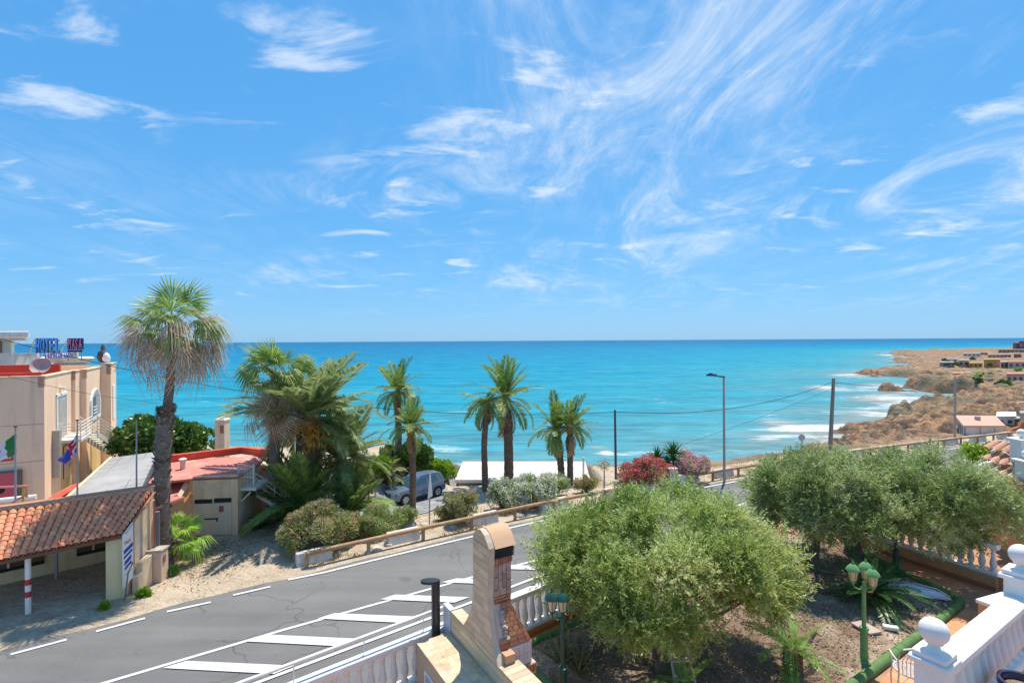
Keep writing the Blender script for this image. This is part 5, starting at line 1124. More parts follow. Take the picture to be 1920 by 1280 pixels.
# satellite dish, ornament on the corner tower, fire cabinet and sign
ds = atd(78, 688, 31.5); dish = thing('satellite_dish', 'round brownish satellite dish on the red hotel roof', 'dish', (ds.x, ds.y, HTOP-.45)); DM = M('dish_grey', (.46, .36, .33), (.4, .31, .28), 4, .6)
part('mast', MB().tube([(ds.x, ds.y, HTOP-.46), (ds.x, ds.y, ds.z+.1)], .035, 6), STEEL, dish)
dv = Vector((.35, -.8, .45)).normalized(); e1 = dv.cross(Vector((0, 0, 1))).normalized(); e2 = e1.cross(dv)
vs_ = [ds+dv*(.02)]; fs = []
for i in range(1, 5):
    for j in range(18): a = j*2*math.pi/18; vs_.append(ds+(e1*math.cos(a)+e2*math.sin(a))*.34*i/2.6+dv*(.05*i*i/4))
fs = [(0, 1+(j+1) % 18, 1+j) for j in range(18)]+[(1+i*18+j, 1+i*18+(j+1) % 18, 19+i*18+(j+1) % 18, 19+i*18+j) for i in range(3) for j in range(18)]
part('reflector', MB().add(vs_, fs), DM, dish, 60); part('feed_arm', MB().tube([ds-e2*.3+dv*.1, ds+dv*.7-e2*.25], .02, 5), STEEL, dish)
op = atd(193, 680, 40.2); orn = thing('roof_ornament', 'dark and white cowl-like ornament on top of the hotel corner tower', 'ornament', (op.x, op.y, HTOP+.28))
part('dark_body', MB().lathe([(.05,.0),(.25,.1),(.40,.45),(.30,.85),(.12,1.0),(.16,1.2),(.05,1.45),(0,1.5)], 12, (op.x, op.y, HTOP+.28)), M('ornament_dark', (.05, .045, .045), (.08, .06, .055), 5, .6), orn, 60)
part('white_wing', MB().lathe([(.0,.05),(.22,.15),(.28,.4),(.18,.7),(0,.85)], 10, (op.x+.35, op.y-.1, HTOP+.28)), WHITE, orn, 60)
fp = up(HC-HA*2.15-HB*.02, 0); fz = 1.05
fc = thing('fire_cabinet', 'red fire hose cabinet on the shaded hotel wall', 'cabinet', (fp.x, fp.y, fz)); part('case', MB().obox(up(fp, fz)-HB*.25, HA*1.25, HB*.24, (0, 0, 1.5)), M('cabinet_grey', (.16, .14, .14), (.12, .11, .11), 4, .6), fc)
part('front', MB().obox(up(fp, fz+.08)-HB*.262+HA*.06, HA*1.0, HB*.012, (0, 0, 1.34)), M('cabinet_red', (.62, .10, .14), (.55, .08, .11), 3, .4), fc); part('dial', MB().tube([up(fp, fz+.55)-HB*.262+HA*.45, up(fp, fz+.55)-HB*.30+HA*.45], .17, 14), DARK, fc)
fs_ = tag(ob('fire_sign', MB().obox(up(HC-HA*2.0, 3.05)-HB*.035, HA*.75, HB*.03, (0, 0, .75)).mesh('fire_sign'), M('sign_red', (.60, .09, .10), (.55, .08, .09), 3, .5)), 'small red fire sign on the hotel wall above the fire cabinet', 'sign')
for k_, (a, w, z, h_) in enumerate(((.12, .1, 3.2, .45), (.3, .3, 3.2, .1), (.3, .12, 3.2, .45), (.52, .12, 3.2, .45))): ob('pictogram', MB().obox(up(HC-HA*2.0, z)-HB*.045+HA*a, HA*w, HB*.008, (0, 0, h_)).mesh('pictogram'), WHITE, fs_)
# outside stair with white railings
st = thing('outside_staircase', 'white metal outside staircase with bar railings down the hotel facade', 'staircase', wall_pt(0, 4, 0, .8)); SW = M('stair_white', (.74, .71, .65), (.64, .60, .54), 4, .6)
part('landing', MB().obox(wall_pt(0, 2.3, 3.42, .02), HB*3.4, HA*1.15, (0, 0, .16)), SW, st)
s0, s1_ = wall_pt(0, 5.7, 3.5, .45), wall_pt(0, 10.2, 1.15, 1.55); sd_ = s1_-s0; sn = Vector((sd_.y, -sd_.x, 0)).normalized()
for o_ in (0, .95):
    mb = MB(); mb.prism([s0+sn*o_+Vector((0, 0, .05)), s1_+sn*o_+Vector((0, 0, .05)), s1_+sn*o_+Vector((0, 0, -.3)), s0+sn*o_+Vector((0, 0, -.3))], sn*.06); part('stringer', mb, SW, st)
    for hh in (.25, .45, .65, .85, 1.05): part('rail', MB().tube([s0+sn*(o_+.03)+Vector((0, 0, hh)), s1_+sn*(o_+.03)+Vector((0, 0, hh))], .03, 5), SW, st)
    for f_ in (0, .33, .66, 1): p_ = s0.lerp(s1_, f_)+sn*(o_+.03); part('baluster', MB().tube([p_-Vector((0, 0, .2)), p_+Vector((0, 0, 1.08))], .03, 5), SW, st)
for k_ in range(11): p_ = s0.lerp(s1_, (k_+.5)/11); part('step', MB().obox(p_+sn*.07-sd_.normalized()*.16+Vector((0, 0, -.05)), sn*.87, Vector((sd_.x, sd_.y, 0)).normalized()*.30, (0, 0, .05)), SW, st)
for hh in (.25, .45, .65, .85, 1.05):
    part('rail', MB().tube([wall_pt(0, 2.35, 3.5+hh, .1), wall_pt(0, 2.35, 3.5+hh, 1.12), wall_pt(0, 5.65, 3.5+hh, 1.12)], .028, 5), SW, st)
for q in (2.35, 3.9, 5.6): part('baluster', MB().tube([wall_pt(0, q, 3.5, 1.12), wall_pt(0, q, 4.57, 1.12)], .03, 5), SW, st)
# lower flight turning to the right, ochre block underneath
s2, s3_ = s1_+sn*.9, s1_+sn*2.6+Vector((0, 0, 1.0))
for hh in (0, .3, .6, .9): part('rail', MB().tube([s2+Vector((0, 0, hh-.1)), s3_+Vector((0, 0, hh-.4)), s3_+sn*1.2+Vector((0, 0, hh-1.2))], .03, 5), SW, st)

# ------------------------------------------------------------------ upper hotel block with roof terrace and letters
U0 = atd(-40, 690, 46); up_ = thing('hotel_upper_block', 'pale upper hotel block with balustraded terrace and flat overhanging roof', 'building', (U0.x, U0.y, 0))
PALE = M('upper_render', (.74, .66, .55), (.66, .58, .48), .6, .85, .1, 30)
pz = lambda px_, py_, Y=46: atd(px_, py_, Y)
part('terrace_block', MB().obox((pz(-60,690).x, 46, -.3), (pz(72,690).x-pz(-60,690).x, 0, 0), (-5.2, 6, 0), (0, 0, pz(40,688).z+.3)), PALE, up_)
part('wall', MB().obox((pz(72,690).x+.01, 47, -.3), (pz(146,690).x-pz(72,690).x, 0, 0), (-5.2, 6, 0), (0, 0, pz(100,682,47).z+.3)), PALE, up_)
part('cornice', MB().obox((pz(70,690).x, 46.3, pz(100,681).z), (pz(158,690).x-pz(70,690).x, .6, 0), (-5.2, 6, 0), (0, 0, .22)), WHITEWALL, up_)
part('cornice', MB().obox((pz(70,690).x, 46.1, pz(100,676).z), (pz(163,690).x-pz(70,690).x, .8, 0), (-5.2, 6, 0), (0, 0, .18)), WHITEWALL, up_)
part('tower', MB().obox((pz(-60,640).x, 47.5, 6), (pz(21,640,47.5).x-pz(-60,640).x, 0, 0), (-4.2, 4.6, 0), (0, 0, pz(20,636).z-6)), PALE, up_)
part('tower_window', MB().obox((pz(-8,640,47.4).x, 47.4, pz(0,662).z), (pz(2,640,47.4).x-pz(-8,640,47.4).x, 0, 0), (0, .09, 0), (0, 0, 1.1)), M('shutter_brown', (.30, .18, .1), (.24, .14, .08), 4, .6), up_)
part('roof_slab', MB().obox((pz(-60,630).x, 46.4, pz(20,634).z), (pz(46,630).x-pz(-60,630).x, 0, 0), (-5.2, 5.6, 0), (0, 0, pz(20,620).z-pz(20,634).z)), WHITEWALL, up_, bev=.12)
part('roof_soffit', MB().obox((pz(-60,630).x, 46.9, pz(20,638).z), (pz(30,630).x-pz(-60,630).x, 0, 0), (-4.2, 4.6, 0), (0, 0, pz(20,634).z-pz(20,638).z-.004)), PALE, up_)
zt, zb_ = pz(40,664).z, pz(40,684).z
part('terrace_rail', MB().obox((pz(-60,690).x, 45.9, zt), (pz(71,690).x-pz(-60,690).x, 0, 0), (0, .14, 0), (0, 0, .1)), WHITEWALL, up_)
for px_ in np.arange(-58, 71, 2.1): p_ = pz(px_, 684, 45.95); part('baluster', MB().box(p_.x, 45.97, (zt+zb_)/2, .05, .06, zt-zb_), WHITEWALL, up_)
for px_ in (-20, 26, 70): p_ = pz(px_, 684, 45.95); part('pier', MB().box(p_.x, 45.96, (zt+zb_)/2+.06, .18, .2, zt-zb_+.16), WHITEWALL, up_)
part('red_floor_edge', MB().obox((pz(74,690).x, 46.6, pz(100,674.5).z), (pz(84,690).x-pz(74,690).x, 0, 0), (0, 1, 0), (0, 0, .3)), PINKROOF, up_)
part('box', MB().obox((pz(82,690,44).x, 44, 6.9), (.45, 0, 0), (0, .5, 0), (0, 0, .7)), WHITEWALL, up_)
BLUE = M('letter_blue', (.12, .40, .95), (.10, .34, .85), 3, .45); NAVY = M('letter_navy', (.02, .03, .12), (.02, .025, .1), 3, .5); MAUVE = M('letter_mauve', (.62, .22, .38), (.55, .18, .32), 3, .5)
hs_ = thing('rooftop_sign', 'big blue HOTEL letters on the hotel roof', 'sign', tuple(pz(65, 664, 45.6)))
def letters(root, body, x0, x1, y0, y1, Y, mf, mb_, nm):
    a, c_ = pz(x0, y1, Y), pz(x1, y1, Y); hh = pz(x0, y0, Y).z-a.z; W = c_.x-a.x; n_ = len(body)
    wts = [.42 if ch_ in 'I' else 1.2 if ch_ in 'MW' else 1 for ch_ in body]; tot = sum(wts); acc = 0
    for ch_, w_ in zip(body, wts):
        x = a.x+W*acc/tot; ww = W*w_/tot*.86; acc += w_
        for off, mm, dx in ((0, mf, 0), (.16, mb_, -.08)):
            c = bpy.data.curves.new(nm, 'FONT'); c.body = ch_; c.size = 1; c.extrude = .02 if off == 0 else .1; c.offset = .018; c.materials.append(mm)
            o = font_mesh(nm, c); o.parent = root
            bw = {'I': .28, 'M': .86, 'W': .95, 'O': .78, 'H': .72, 'N': .74, 'U': .70, 'R': .70, 'A': .72, 'S': .66, 'T': .64, 'E': .63, 'L': .58}.get(ch_, .7)
            o.location = Vector((x+dx, Y+off, a.z))-root.location; o.rotation_euler = (R(90), 0, 0); o.scale = (ww/bw, hh/.71, 1)
letters(hs_, 'HOTEL', 66, 112, 633.5, 661, 45.6, BLUE, NAVY, 'letter')
for px_ in (66, 92, 112): p_ = pz(px_, 660, 45.9); part('strut', MB().tube([pz(px_, 635, 45.95), p_+Vector((-2.2, 1.6, -.5))], .05, 5), STEEL, hs_)
ms_ = thing('rooftop_sign', 'dark board with mauve MASA lettering beside the HOTEL letters', 'sign', tuple(pz(125, 655, 45.8)))
part('board', MB().obox(pz(126.5, 655, 45.8), (pz(154, 655, 45.8).x-pz(126.5, 655, 45.8).x, 0, 0), (0, .18, 0), (0, 0, pz(126, 634, 45.8).z-pz(126, 655, 45.8).z)), NAVY, ms_)
part('lower_board', MB().obox(pz(127, 660, 45.8), (pz(152, 655, 45.8).x-pz(127, 655, 45.8).x, 0, 0), (0, .14, 0), (0, 0, .18)), NAVY, ms_)
letters(ms_, 'MASA', 127.5, 154, 635.5, 653, 45.72, MAUVE, NAVY, 'letter')
for px_ in (128, 153): p_ = pz(px_, 668, 45.9); part('strut', MB().tube([pz(px_, 636, 46.05), p_+Vector((-2.0, 1.4, .3))], .05, 5).tube([pz(px_, 655, 46.0), pz(px_, 676, 46.0)], .05, 5), STEEL, ms_)
rs_ = thing('rooftop_sign', 'violet RESTAURANTE letters under the HOTEL sign', 'sign', tuple(pz(84, 673, 45.7)))
letters(rs_, 'RESTAURANTE', 84, 139, 662.5, 672, 45.7, M('letter_violet', (.26, .28, .80), (.22, .24, .7), 3, .5), WHITE, 'letter')
part('backing_wall', MB().obox(pz(86, 673, 46.05), (pz(144, 673, 46).x-pz(86, 673, 46).x, 0, 0), (0, .2, 0), (0, 0, .6)), WHITEWALL, rs_)

# ------------------------------------------------------------------ carport with barrel tiles
E0, E1, R1, R0 = Vector((-17.1, 17.1, 2.05)), Vector((-14.2, 18.6, 2.34)), Vector((-14.3, 20.3, 3.40)), Vector((-18.2, 18.2, 3.29))
E0 = E0+(E0-E1)*.55; R0 = R0+(R0-R1)*.40
cp = thing('carport', 'open carport with terracotta barrel-tile roof, cream pillar and striped post', 'carport', (-15.5, 18.6, 0))
mb = MB(); dn = Vector((0, 0, -.09)); mb.add([E0+dn*.3, E1+dn*.3, R1+dn*.3, R0+dn*.3, E0+dn*1.4, E1+dn*1.4, R1+dn*1.4, R0+dn*1.4], [(0,1,2,3),(7,6,5,4),(0,4,5,1),(1,5,6,2),(2,6,7,3),(3,7,4,0)])
rf = part('roof', mb, M('roof_board', (.24, .10, .06), (.18, .08, .05), 5, .85), cp)
SXR = -14.1
rows, cols = 11, 25
cr_ = []; 
for i in range(7): a = math.pi*i/6; cr_.append((math.cos(a), math.sin(a)))
tl = MB(); tl.v = [(c_*.50, 0, s_*.42) for c_, s_ in cr_]+[(c_*.43, 1.12, s_*.36) for c_, s_ in cr_]+[(c_*.43, 0, s_*.34-.02) for c_, s_ in cr_]
tl.f = [(i, i+1, 8+i, 7+i)[::-1] for i in range(6)]+[(i, 14+i, 15+i, i+1)[::-1] for i in range(6)]
tile_b = tl.mesh('roof_tile', smooth=60)
tp = MB(); tp.v = [(-c_*.62, 0, -s_*.30) for c_, s_ in cr_]+[(-c_*.55, 1.1, -s_*.28) for c_, s_ in cr_]; tp.f = [(i, i+1, 8+i, 7+i) for i in range(6)]
pan_b = tp.mesh('pan_tile', smooth=60)
RTILE = M('roof_tile_clay', (.80, .32, .17), (.70, .25, .125), 6, .8, .25, 40, c3=(.82, .40, .24), s3=2.2, orand=.15)
def rp(u, v): return E0.lerp(E1, u).lerp(R0.lerp(R1, u), v)
pans = None
for i in range(cols):
    for j in range(rows):
        p = rp((i+.5)/cols, j/rows); q = rp((i+.5)/cols, (j+1)/rows); sx_ = (rp((i+1)/cols, j/rows)-rp(i/cols, j/rows)); yv = (q-p); xl = sx_.length
        zv = sx_.cross(yv).normalized(); yv2 = yv; xv = sx_.normalized()
        M4 = Matrix(((xv.x*xl, yv2.x, zv.x*xl, p.x), (xv.y*xl, yv2.y, zv.y*xl, p.y), (xv.z*xl, yv2.z, zv.z*xl, p.z), (0, 0, 0, 1)))
        o = ob('roof_tile', tile_b, RTILE, rf); o.matrix_basis = Matrix.Translation(-Vector(cp.location)) @ Matrix.Translation((random.uniform(-.008, .008), 0, .035+random.uniform(-.006, .008))) @ M4
        pm_ = MB() if pans is None else pans; pans = pm_
        base_i = len(pans.v); pans.v += [tuple(M4 @ Vector((v_[0]+.5, v_[1], v_[2]+.06))) for v_ in tp.v]; pans.f += [tuple(k+base_i for k in f_) for f_ in tp.f]
pn_ = part('pan_tiles', pans, RTILE, rf if False else cp, 60); pn_['kind'] = 'stuff'
mb = MB(); d_ = (R1-R0); mb.obox(R0+Vector((0, .02, -.85)), d_, Vector((-.1, .22, 0)), (0, 0, 1.02)); part('ridge_wall', mb, CREAM_P, cp)
mb = MB(); mb.obox(R0+Vector((.02, -.04, .172)), d_+Vector((.05, .03, 0)), Vector((-.12, .3, 0)), (0, 0, .05)); part('ridge_coping', mb, M('coping_clay', (.50, .26, .17), (.42, .21, .14), 5, .8), cp)
bk0, bk1 = at(0, 1097), at(206, 1050); bk0 = bk0-(bk1-bk0)*.8
part('rear_sun_blocker', MB().prism([up(R0, 2.60)+Vector((0, .3, 0)), up(R1, 2.60)+Vector((0, .3, 0)), Vector((SXR, 22.0, 2.60)), up(bk1, 2.60)+Vector((0, .25, 0)), up(bk0, 2.60)+Vector((0, .3, 0))], (0, 0, .1)), PINKROOF, cp)  # unseen slab added behind the ridge to keep sun off the carport floor
# pillar, striped post, side wall with arch, back wall with blinds
pl = at(218, 1122); CREAMY = M('cream_yellow', (.82, .66, .38), (.74, .58, .33), .9, .85, .15, 40)
part('pillar', MB().obox((pl.x-.28, pl.y-.12, -.1), (.52, .22, 0), (-.1, .26, 0), (0, 0, 2.42)), CREAMY, cp)
pp = at(53, 1150); part('post', MB().tube([(pp.x, pp.y, 0), (pp.x, pp.y, 2.05)], .085, 10), WHITE, cp, 50)
for z_ in (.58, 1.0): part('red_band', MB().tube([(pp.x, pp.y, z_), (pp.x, pp.y, z_+.2)], .088, 10), M('band_red', (.60, .05, .05), (.52, .04, .04), 4, .6), cp, 50)
SX = pl.x+.2
side = [(pl.y+.16, 0), (pl.y+.16, 2.3), (20.25, 3.3), (20.25, 0)]
part('side_wall', MB().prism([(SX, y, z) for y, z in side], (-.16, 0, 0)), CREAM_P, cp)
for y_, w_ in ((pl.y+.55, .22), (19.6, .25), (20.0, .28)): part('side_pilaster', MB().obox((SX+.002, y_, 0), (.07, 0, 0), (0, w_, 0), (0, 0, 2.4+(y_-18.6)*.5)), CREAM_P, cp)
part('arch_panel', MB().prism([(SX+.003, y, z) for y, z in [(19.25, 1.0), (19.58, 1.0)]+[(19.415+.165*math.cos(a), 2.0+.4*math.sin(a)) for a in np.linspace(0, math.pi, 9)]], (.02, 0, 0)), M('arch_grey', (.58, .54, .50), (.5, .46, .43), 2, .8), cp)
part('drainpipe', MB().tube([(SX+.16, 20.12, .9), (SX+.16, 20.12, 3.1)], .035, 7), M('pipe_red', (.46, .11, .07), (.4, .09, .06), 4, .6), cp, 50)
bw0, bw1 = at(0, 1097), at(206, 1050); bd = bw1-bw0; bw0 = bw0-bd*.8; bd = bw1-bw0; bn = Vector((bd.y, -bd.x, 0)).normalized()
part('back_wall', MB().obox(bw0, bd, -bn*.2, (0, 0, 2.59)), OCHRE if False else CREAMY, cp)
for a, c_ in ((.30, .655), (.82, .985)):
    w_ = part('blind_window', MB().obox(bw0+bd*a+Vector((0, 0, .62))+bn*.005, bd*(c_-a), bn*.05, (0, 0, 1.7)), M('bamboo_blind', (.20, .15, .08), (.11, .085, .05), 10, .9, .6, 60, stretch=(1, 1, 12)), cp)
    sub('mullion', MB().obox(bw0+bd*(a+(c_-a)*.5)+Vector((0, 0, .62))+bn*.056, bd*.012, bn*.03, (0, 0, 1.7)), CREAMY, w_, cp)
    sub('sill', MB().obox(bw0+bd*a+Vector((0, 0, .5))+bn*.004, bd*(c_-a), bn*.09, (0, 0, .11)), DARK, w_, cp)
part('right_inner_wall', MB().obox((bw1.x, bw1.y, 0), (SX-.17-bw1.x, 20.2-bw1.y, 0), (.03, .15, 0), (0, 0, 2.59)), CREAMY, cp)
# sign board on the pillar side
sb = thing('sign_board', 'tall white sign board with red lettering and blue bars on the carport pillar', 'sign', (SX+.02, pl.y+.2, .4))
SBX = pl.x+.30
part('board', MB().prism([(SBX, pl.y-.10, .40), (SBX, pl.y+.40, .62), (SBX, pl.y+.40, 2.66), (SBX, pl.y-.10, 2.34)], (.03, 0, 0)), WHITE, sb)
NB = M('sign_blue', (.03, .08, .42), (.025, .07, .36), 4, .5); NR = M('sign_letter_red', (.66, .05, .06), (.6, .04, .05), 4, .5)
for z_, h_, y0_, y1_ in ((1.62, .15, -.06, .38), (1.45, .10, -.06, .36), (1.20, .15, -.03, .30), (1.03, .10, -.03, .30)): part('blue_bar', MB().prism([(SBX+.031, pl.y+y0_, z_), (SBX+.031, pl.y+y1_, z_+.16), (SBX+.031, pl.y+y1_, z_+.16+h_), (SBX+.031, pl.y+y0_, z_+h_)], (.004, 0, 0)), NB, sb)
t_ = text('lettering', 'Masa', .22, NR, sb, Vector((SBX+.034, pl.y-.02, 1.93))-sb.location, (R(90), 0, R(90)), .003, .72); t_.rotation_euler = (R(90), -R(14), R(90))
part('small_print', MB().prism([(SBX+.031, pl.y+.02, .82), (SBX+.031, pl.y+.3, .92), (SBX+.031, pl.y+.3, .96), (SBX+.031, pl.y+.02, .86)], (.003, 0, 0)), M('print_grey', (.42, .46, .52), (.38, .42, .48), 4, .6), sb)
stand = tag(ob('leaning_bar', MB().tube([(SBX+.12, pl.y-.15, .02), (SBX+.14, pl.y+.0, .95), (SBX+.14, pl.y+.22, 1.2), (SBX+.05, pl.y+.3, 1.2)], .022, 6).mesh('leaning_bar', smooth=60), M('bar_dark', (.16, .15, .14), (.12, .11, .1), 5, .6)), 'thin dark metal bar standing in front of the sign board', 'bar')
lw1 = thing('low_wall', 'low stepped cream wall running from sign board to the meter box', 'wall', (SX+.3, 19.2, 0)); LWX = SX+.10
part('wall', MB().prism([(LWX, pl.y+.36, -.1), (LWX, 19.75, -.1), (LWX, 19.75, 1.15), (LWX, 19.2, 1.05), (LWX, 19.2, .72), (LWX, pl.y+.36, .62)], (.22, .03, 0)), CREAM_P, lw1, bev=.02)
mbx = thing('meter_box', 'cream rendered meter box against the carport wall beside the tall fan palm', 'box', (SX+.3, 19.95, 0)); part('box', MB().obox((SX+.08, 19.78, -.1), (.52, .08, 0), (-.05, .5, 0), (0, 0, 1.3)), M('box_peach', (.66, .47, .34), (.58, .41, .3), 1, .85, .1, 30), mbx, bev=.02)
part('plate', MB().obox((SX+.605, 19.98, .72), (.012, .002, 0), (-.012, .14, 0), (0, 0, .3)), M('plate_brown', (.3, .15, .12), (.25, .12, .1), 5, .6), mbx); part('top', MB().obox((SX+.06, 19.76, 1.203), (.57, .09, 0), (-.055, .55, 0), (0, 0, .05)), STONE, mbx)
tk = tag(ob('grey_downpipe', MB().tube([(SX+.1, 20.35, .9), (SX+.1, 20.35, 2.6)], .11, 10).mesh('grey_downpipe', smooth=60), M('pipe_grey', (.16, .17, .19), (.13, .14, .16), 3, .5)), 'dark grey downpipe between the carport wall and the tall fan palm', 'pipe')
# flags
def flagpole(px_, ytop, ybot, Y, label):
    a, c_ = atd(px_, ytop, Y), atd(px_, ybot, Y); r_ = thing('flagpole', label, 'flagpole', c_, 0, 'flagpoles behind the carport'); part('pole', MB().tube([c_, a], [.035, .025], 8), STEEL, r_, 60); part('finial', MB().lathe([(.0,-.02),(.06,-.01),(.06,.03),(0,.05)], 8, tuple(a)), M('finial_dark', (.1, .08, .08), (.08, .06, .06), 5, .5), r_); return r_
def cloth(root, px_, Y, corners, bands, name, mats, nu=18, nv=10, amp=.05):
    """cloth hung between four picture corners at the pole's distance; bands split it along its length"""
    A, B, C, D = [atd(*c_, Y) for c_ in corners]         # hoist top, fly top, fly bottom, hoist bottom
    for k, (u0, u1, v0, v1) in enumerate(bands):
        V_, F_ = [], []; mu = max(3, int(nu*(u1-u0))+2); mv = max(3, int(nv*(v1-v0))+2)
        for i in range(mu):
            for j in range(mv):
                u, v = u0+(u1-u0)*i/(mu-1), v0+(v1-v0)*j/(mv-1); p = A.lerp(B, u).lerp(D.lerp(C, u), v)
                V_.append(p+Vector((.02*math.sin(9*v+5*u), (amp*math.sin(11*u+3*v)+.03*math.sin(17*v-7*u))*min(1, u*4), .02*math.sin(13*u+2*v)))-root.location)
        F_ = [(i*mv+j, i*mv+j+1, (i+1)*mv+j+1, (i+1)*mv+j) for i in range(mu-1) for j in range(mv-1)]
        me = np_mesh(name, np.array(V_), F_, smooth=True); ob(name, me, mats[k], root)
f1 = flagpole(29, 800, 950, 19.2, 'leftmost flagpole, carrying the green white and red flag'); f2 = flagpole(145, 788, 940, 20.2, 'middle flagpole, carrying the blue flag'); f3 = flagpole(256, 786, 925, 21.0, 'bare flagpole left of the tall fan palm trunk')
FG = M('flag_green', (.05, .25, .06), (.04, .2, .05), 3, .8); FW = M('flag_white', (.78, .78, .80), (.7, .7, .73), 3, .8); FRD = M('flag_red', (.70, .02, .06), (.6, .015, .05), 3, .8); FB = M('flag_blue', (.10, .11, .46), (.07, .08, .36), 3, .8)
fl1 = thing('flag', 'green white and red tricolour flag blowing to the left', 'flag', tuple(atd(29, 830, 19.2))); cloth(fl1, 29, 19.2, [(30,812),(-18,846),(-18,872),(30,851)], [(0, .36, 0, 1), (.36, .68, 0, 1), (.68, 1, 0, 1)], 'stripe', [FG, FW, FRD])
fl2 = thing('flag', 'blue flag with white-edged red cross hanging from the middle pole', 'flag', tuple(atd(144, 840, 20.2)))
cor = [(145,810),(111,862),(122,873),(144,847)]; m_u = [0, .16, .24, .44, .52, 1]; m_v = [0, .30, .40, .62, .72, 1]
bands, mm = [], []
for i in range(5):
    for j in range(5):
        bands.append((m_u[i], m_u[i+1], m_v[j], m_v[j+1])); mm.append(FRD if i == 2 or j == 2 and i < 4 else FW if (i in (1, 3) or (j in (1, 3) and i < 4)) else FB)
cloth(fl2, 145, 20.2, cor, bands, 'cloth_panel', mm, amp=.07)
# sloping translucent awning roof, railing, pipes
aw = thing('awning_roof', 'large grey sheet-covered sloping awning roof behind the carport', 'awning', (-18, 23, 0)); AWM = M('awning_sheet', (.40, .37, .34), (.33, .31, .29), .8, .6, .1, 20, c3=(.46, .43, .39), s3=.5)
a_, b_, c_, d_ = atd(208, 858, 28), atd(298, 846, 27.5), atd(262, 925, 21.2), atd(105, 952, 20.2)
part('sheet', MB().prism([a_, b_, c_, d_], (0, 0, -.12)), AWM, aw)
part('edge_trim', MB().tube([b_+Vector((.03, 0, -.06)), c_+Vector((.03, 0, -.06))], .09, 6), M('trim_dark', (.07, .07, .075), (.05, .05, .055), 3, .6), aw); part('edge_trim', MB().tube([a_+Vector((0, 0, .03)), d_+Vector((0, 0, .03))], .06, 6), CREAM_P, aw)
for f_ in (.25, .5, .75): part('seam', MB().tube([a_.lerp(b_, f_)+Vector((0, 0, .015)), d_.lerp(c_, f_)+Vector((0, 0, .015))], .025, 4), M('seam_grey', (.24, .24, .25), (.2, .2, .21), 3, .6), aw)
for f_ in np.arange(.1, 1, .1): part('corrugation', MB().tube([a_.lerp(d_, f_)+Vector((0, 0, .006)), b_.lerp(c_, f_)+Vector((0, 0, .006))], .018, 4), AWM, aw)
for q_ in (a_, b_, c_, d_): part('prop', MB().tube([(q_.x, q_.y, 0), (q_.x, q_.y, q_.z-.1)], .06, 6), STEEL, aw)
lr_ = thing('low_red_roof', 'low red-painted flat roof strip between hotel wall and awning', 'roof', (-21, 23, 0)); q_ = [at(95, 970, 2.0), at(190, 920, 2.0), at(225, 890, 2.0), at(135, 908, 2.0), at(60, 950, 2.0)]
part('roof', MB().prism(q_, (0, 0, -2.1)), PINKROOF, lr_); part('upstand', MB().tube([at(80, 946, 2.1), at(140, 912, 2.15)], .16, 4), REDROOF, lr_); part('vent_pipe', MB().tube([at(-30, 952, 2.0)+Vector((0, 0, .25)), at(68, 941, 2.0)+Vector((0, 0, .25))], .12, 8), WHITE, lr_)
hr = thing('handrail', 'red and yellow painted handrail in front of the fire cabinet', 'handrail', (-21.5, 21.5, 0)); a, c_ = atd(-30, 915, 21.5), atd(50, 910, 21.5)
part('top_rail', MB().tube([a, atd(40, 911, 21.5), c_, atd(50, 932, 21.5)], .045, 6), M('rail_pink', (.66, .30, .22), (.58, .24, .18), 4, .6), hr); part('post', MB().tube([atd(44, 912, 21.5), atd(43, 946, 21.5)], .045, 6), M('rail_yellow', (.62, .46, .08), (.56, .4, .07), 4, .6), hr); part('lower_rail', MB().tube([atd(-10, 962, 21), atd(50, 926, 21.5)], .045, 6), MATS['rail_pink'], hr)

# ------------------------------------------------------------------ garage building with the red flat roof
gb = thing('garage_building', 'cream building with sliding garage door and faded red flat roof', 'building', (-14.5, 25, 0))
G0, G1 = at(362, 1004), at(446, 1000); gd = (G1-G0); gd.z = 0; gd.normalize(); gp = Vector((-gd.y, gd.x, 0)); GT = atd(446, 893, G1.y).z
part('front_wall', MB().obox(G0-Vector((0, 0, .2)), G1-G0, gp*.25, (0, 0, GT+.2)), CREAM_P, gb)
part('roof', MB().prism([G0+Vector((0, 0, GT-.12)), G1+Vector((0, 0, GT-.12)), up(G1+gp*3.2, GT-.12), up(at(500, 852, GT), GT-.12), up(at(318, 862, GT), GT-.12), up(at(276, 905, GT), GT-.12)], (0, 0, .10)), PINKROOF, gb)
part('parapet', MB().obox(up(G0, GT-.02)+Vector((0, .0, 0)), G1-G0, gp*.12, (0, 0, .10)), CREAM_P, gb)
q0, q1, q2 = up(at(320, 866, GT), GT-.02), up(at(452, 850, GT), GT-.02), up(at(500, 856, GT), GT-.02)
for a, c_ in ((q0, q1), (q1, q2)): d_ = c_-a; n_ = Vector((-d_.y, d_.x, 0)).normalized(); part('red_parapet', MB().obox(a, d_, n_*.3, (0, 0, .38)), REDROOF, gb)
part('side_wall', MB().obox(G1-Vector((0, 0, .2))+gp*.26-gd*.22, gp*2.9, gd*.2, (0, 0, GT+.05)), CREAM_P, gb)
part('left_wall', MB().obox(up(G0+gp*.26-gd*1.9, -.2), gp*5, gd*.2, (0, 0, GT-.2)), CREAM_P, gb); part('left_front_wall', MB().obox(up(G0+gp*.3-gd*1.9, -.2), gd*1.9, gp*.2, (0, 0, 2.0)), CREAM_P, gb)
l0, l1, l2, l3 = atd(272, 946, 23.2), atd(338, 925, 24.2), atd(352, 902, 25.5), atd(278, 906, 26)
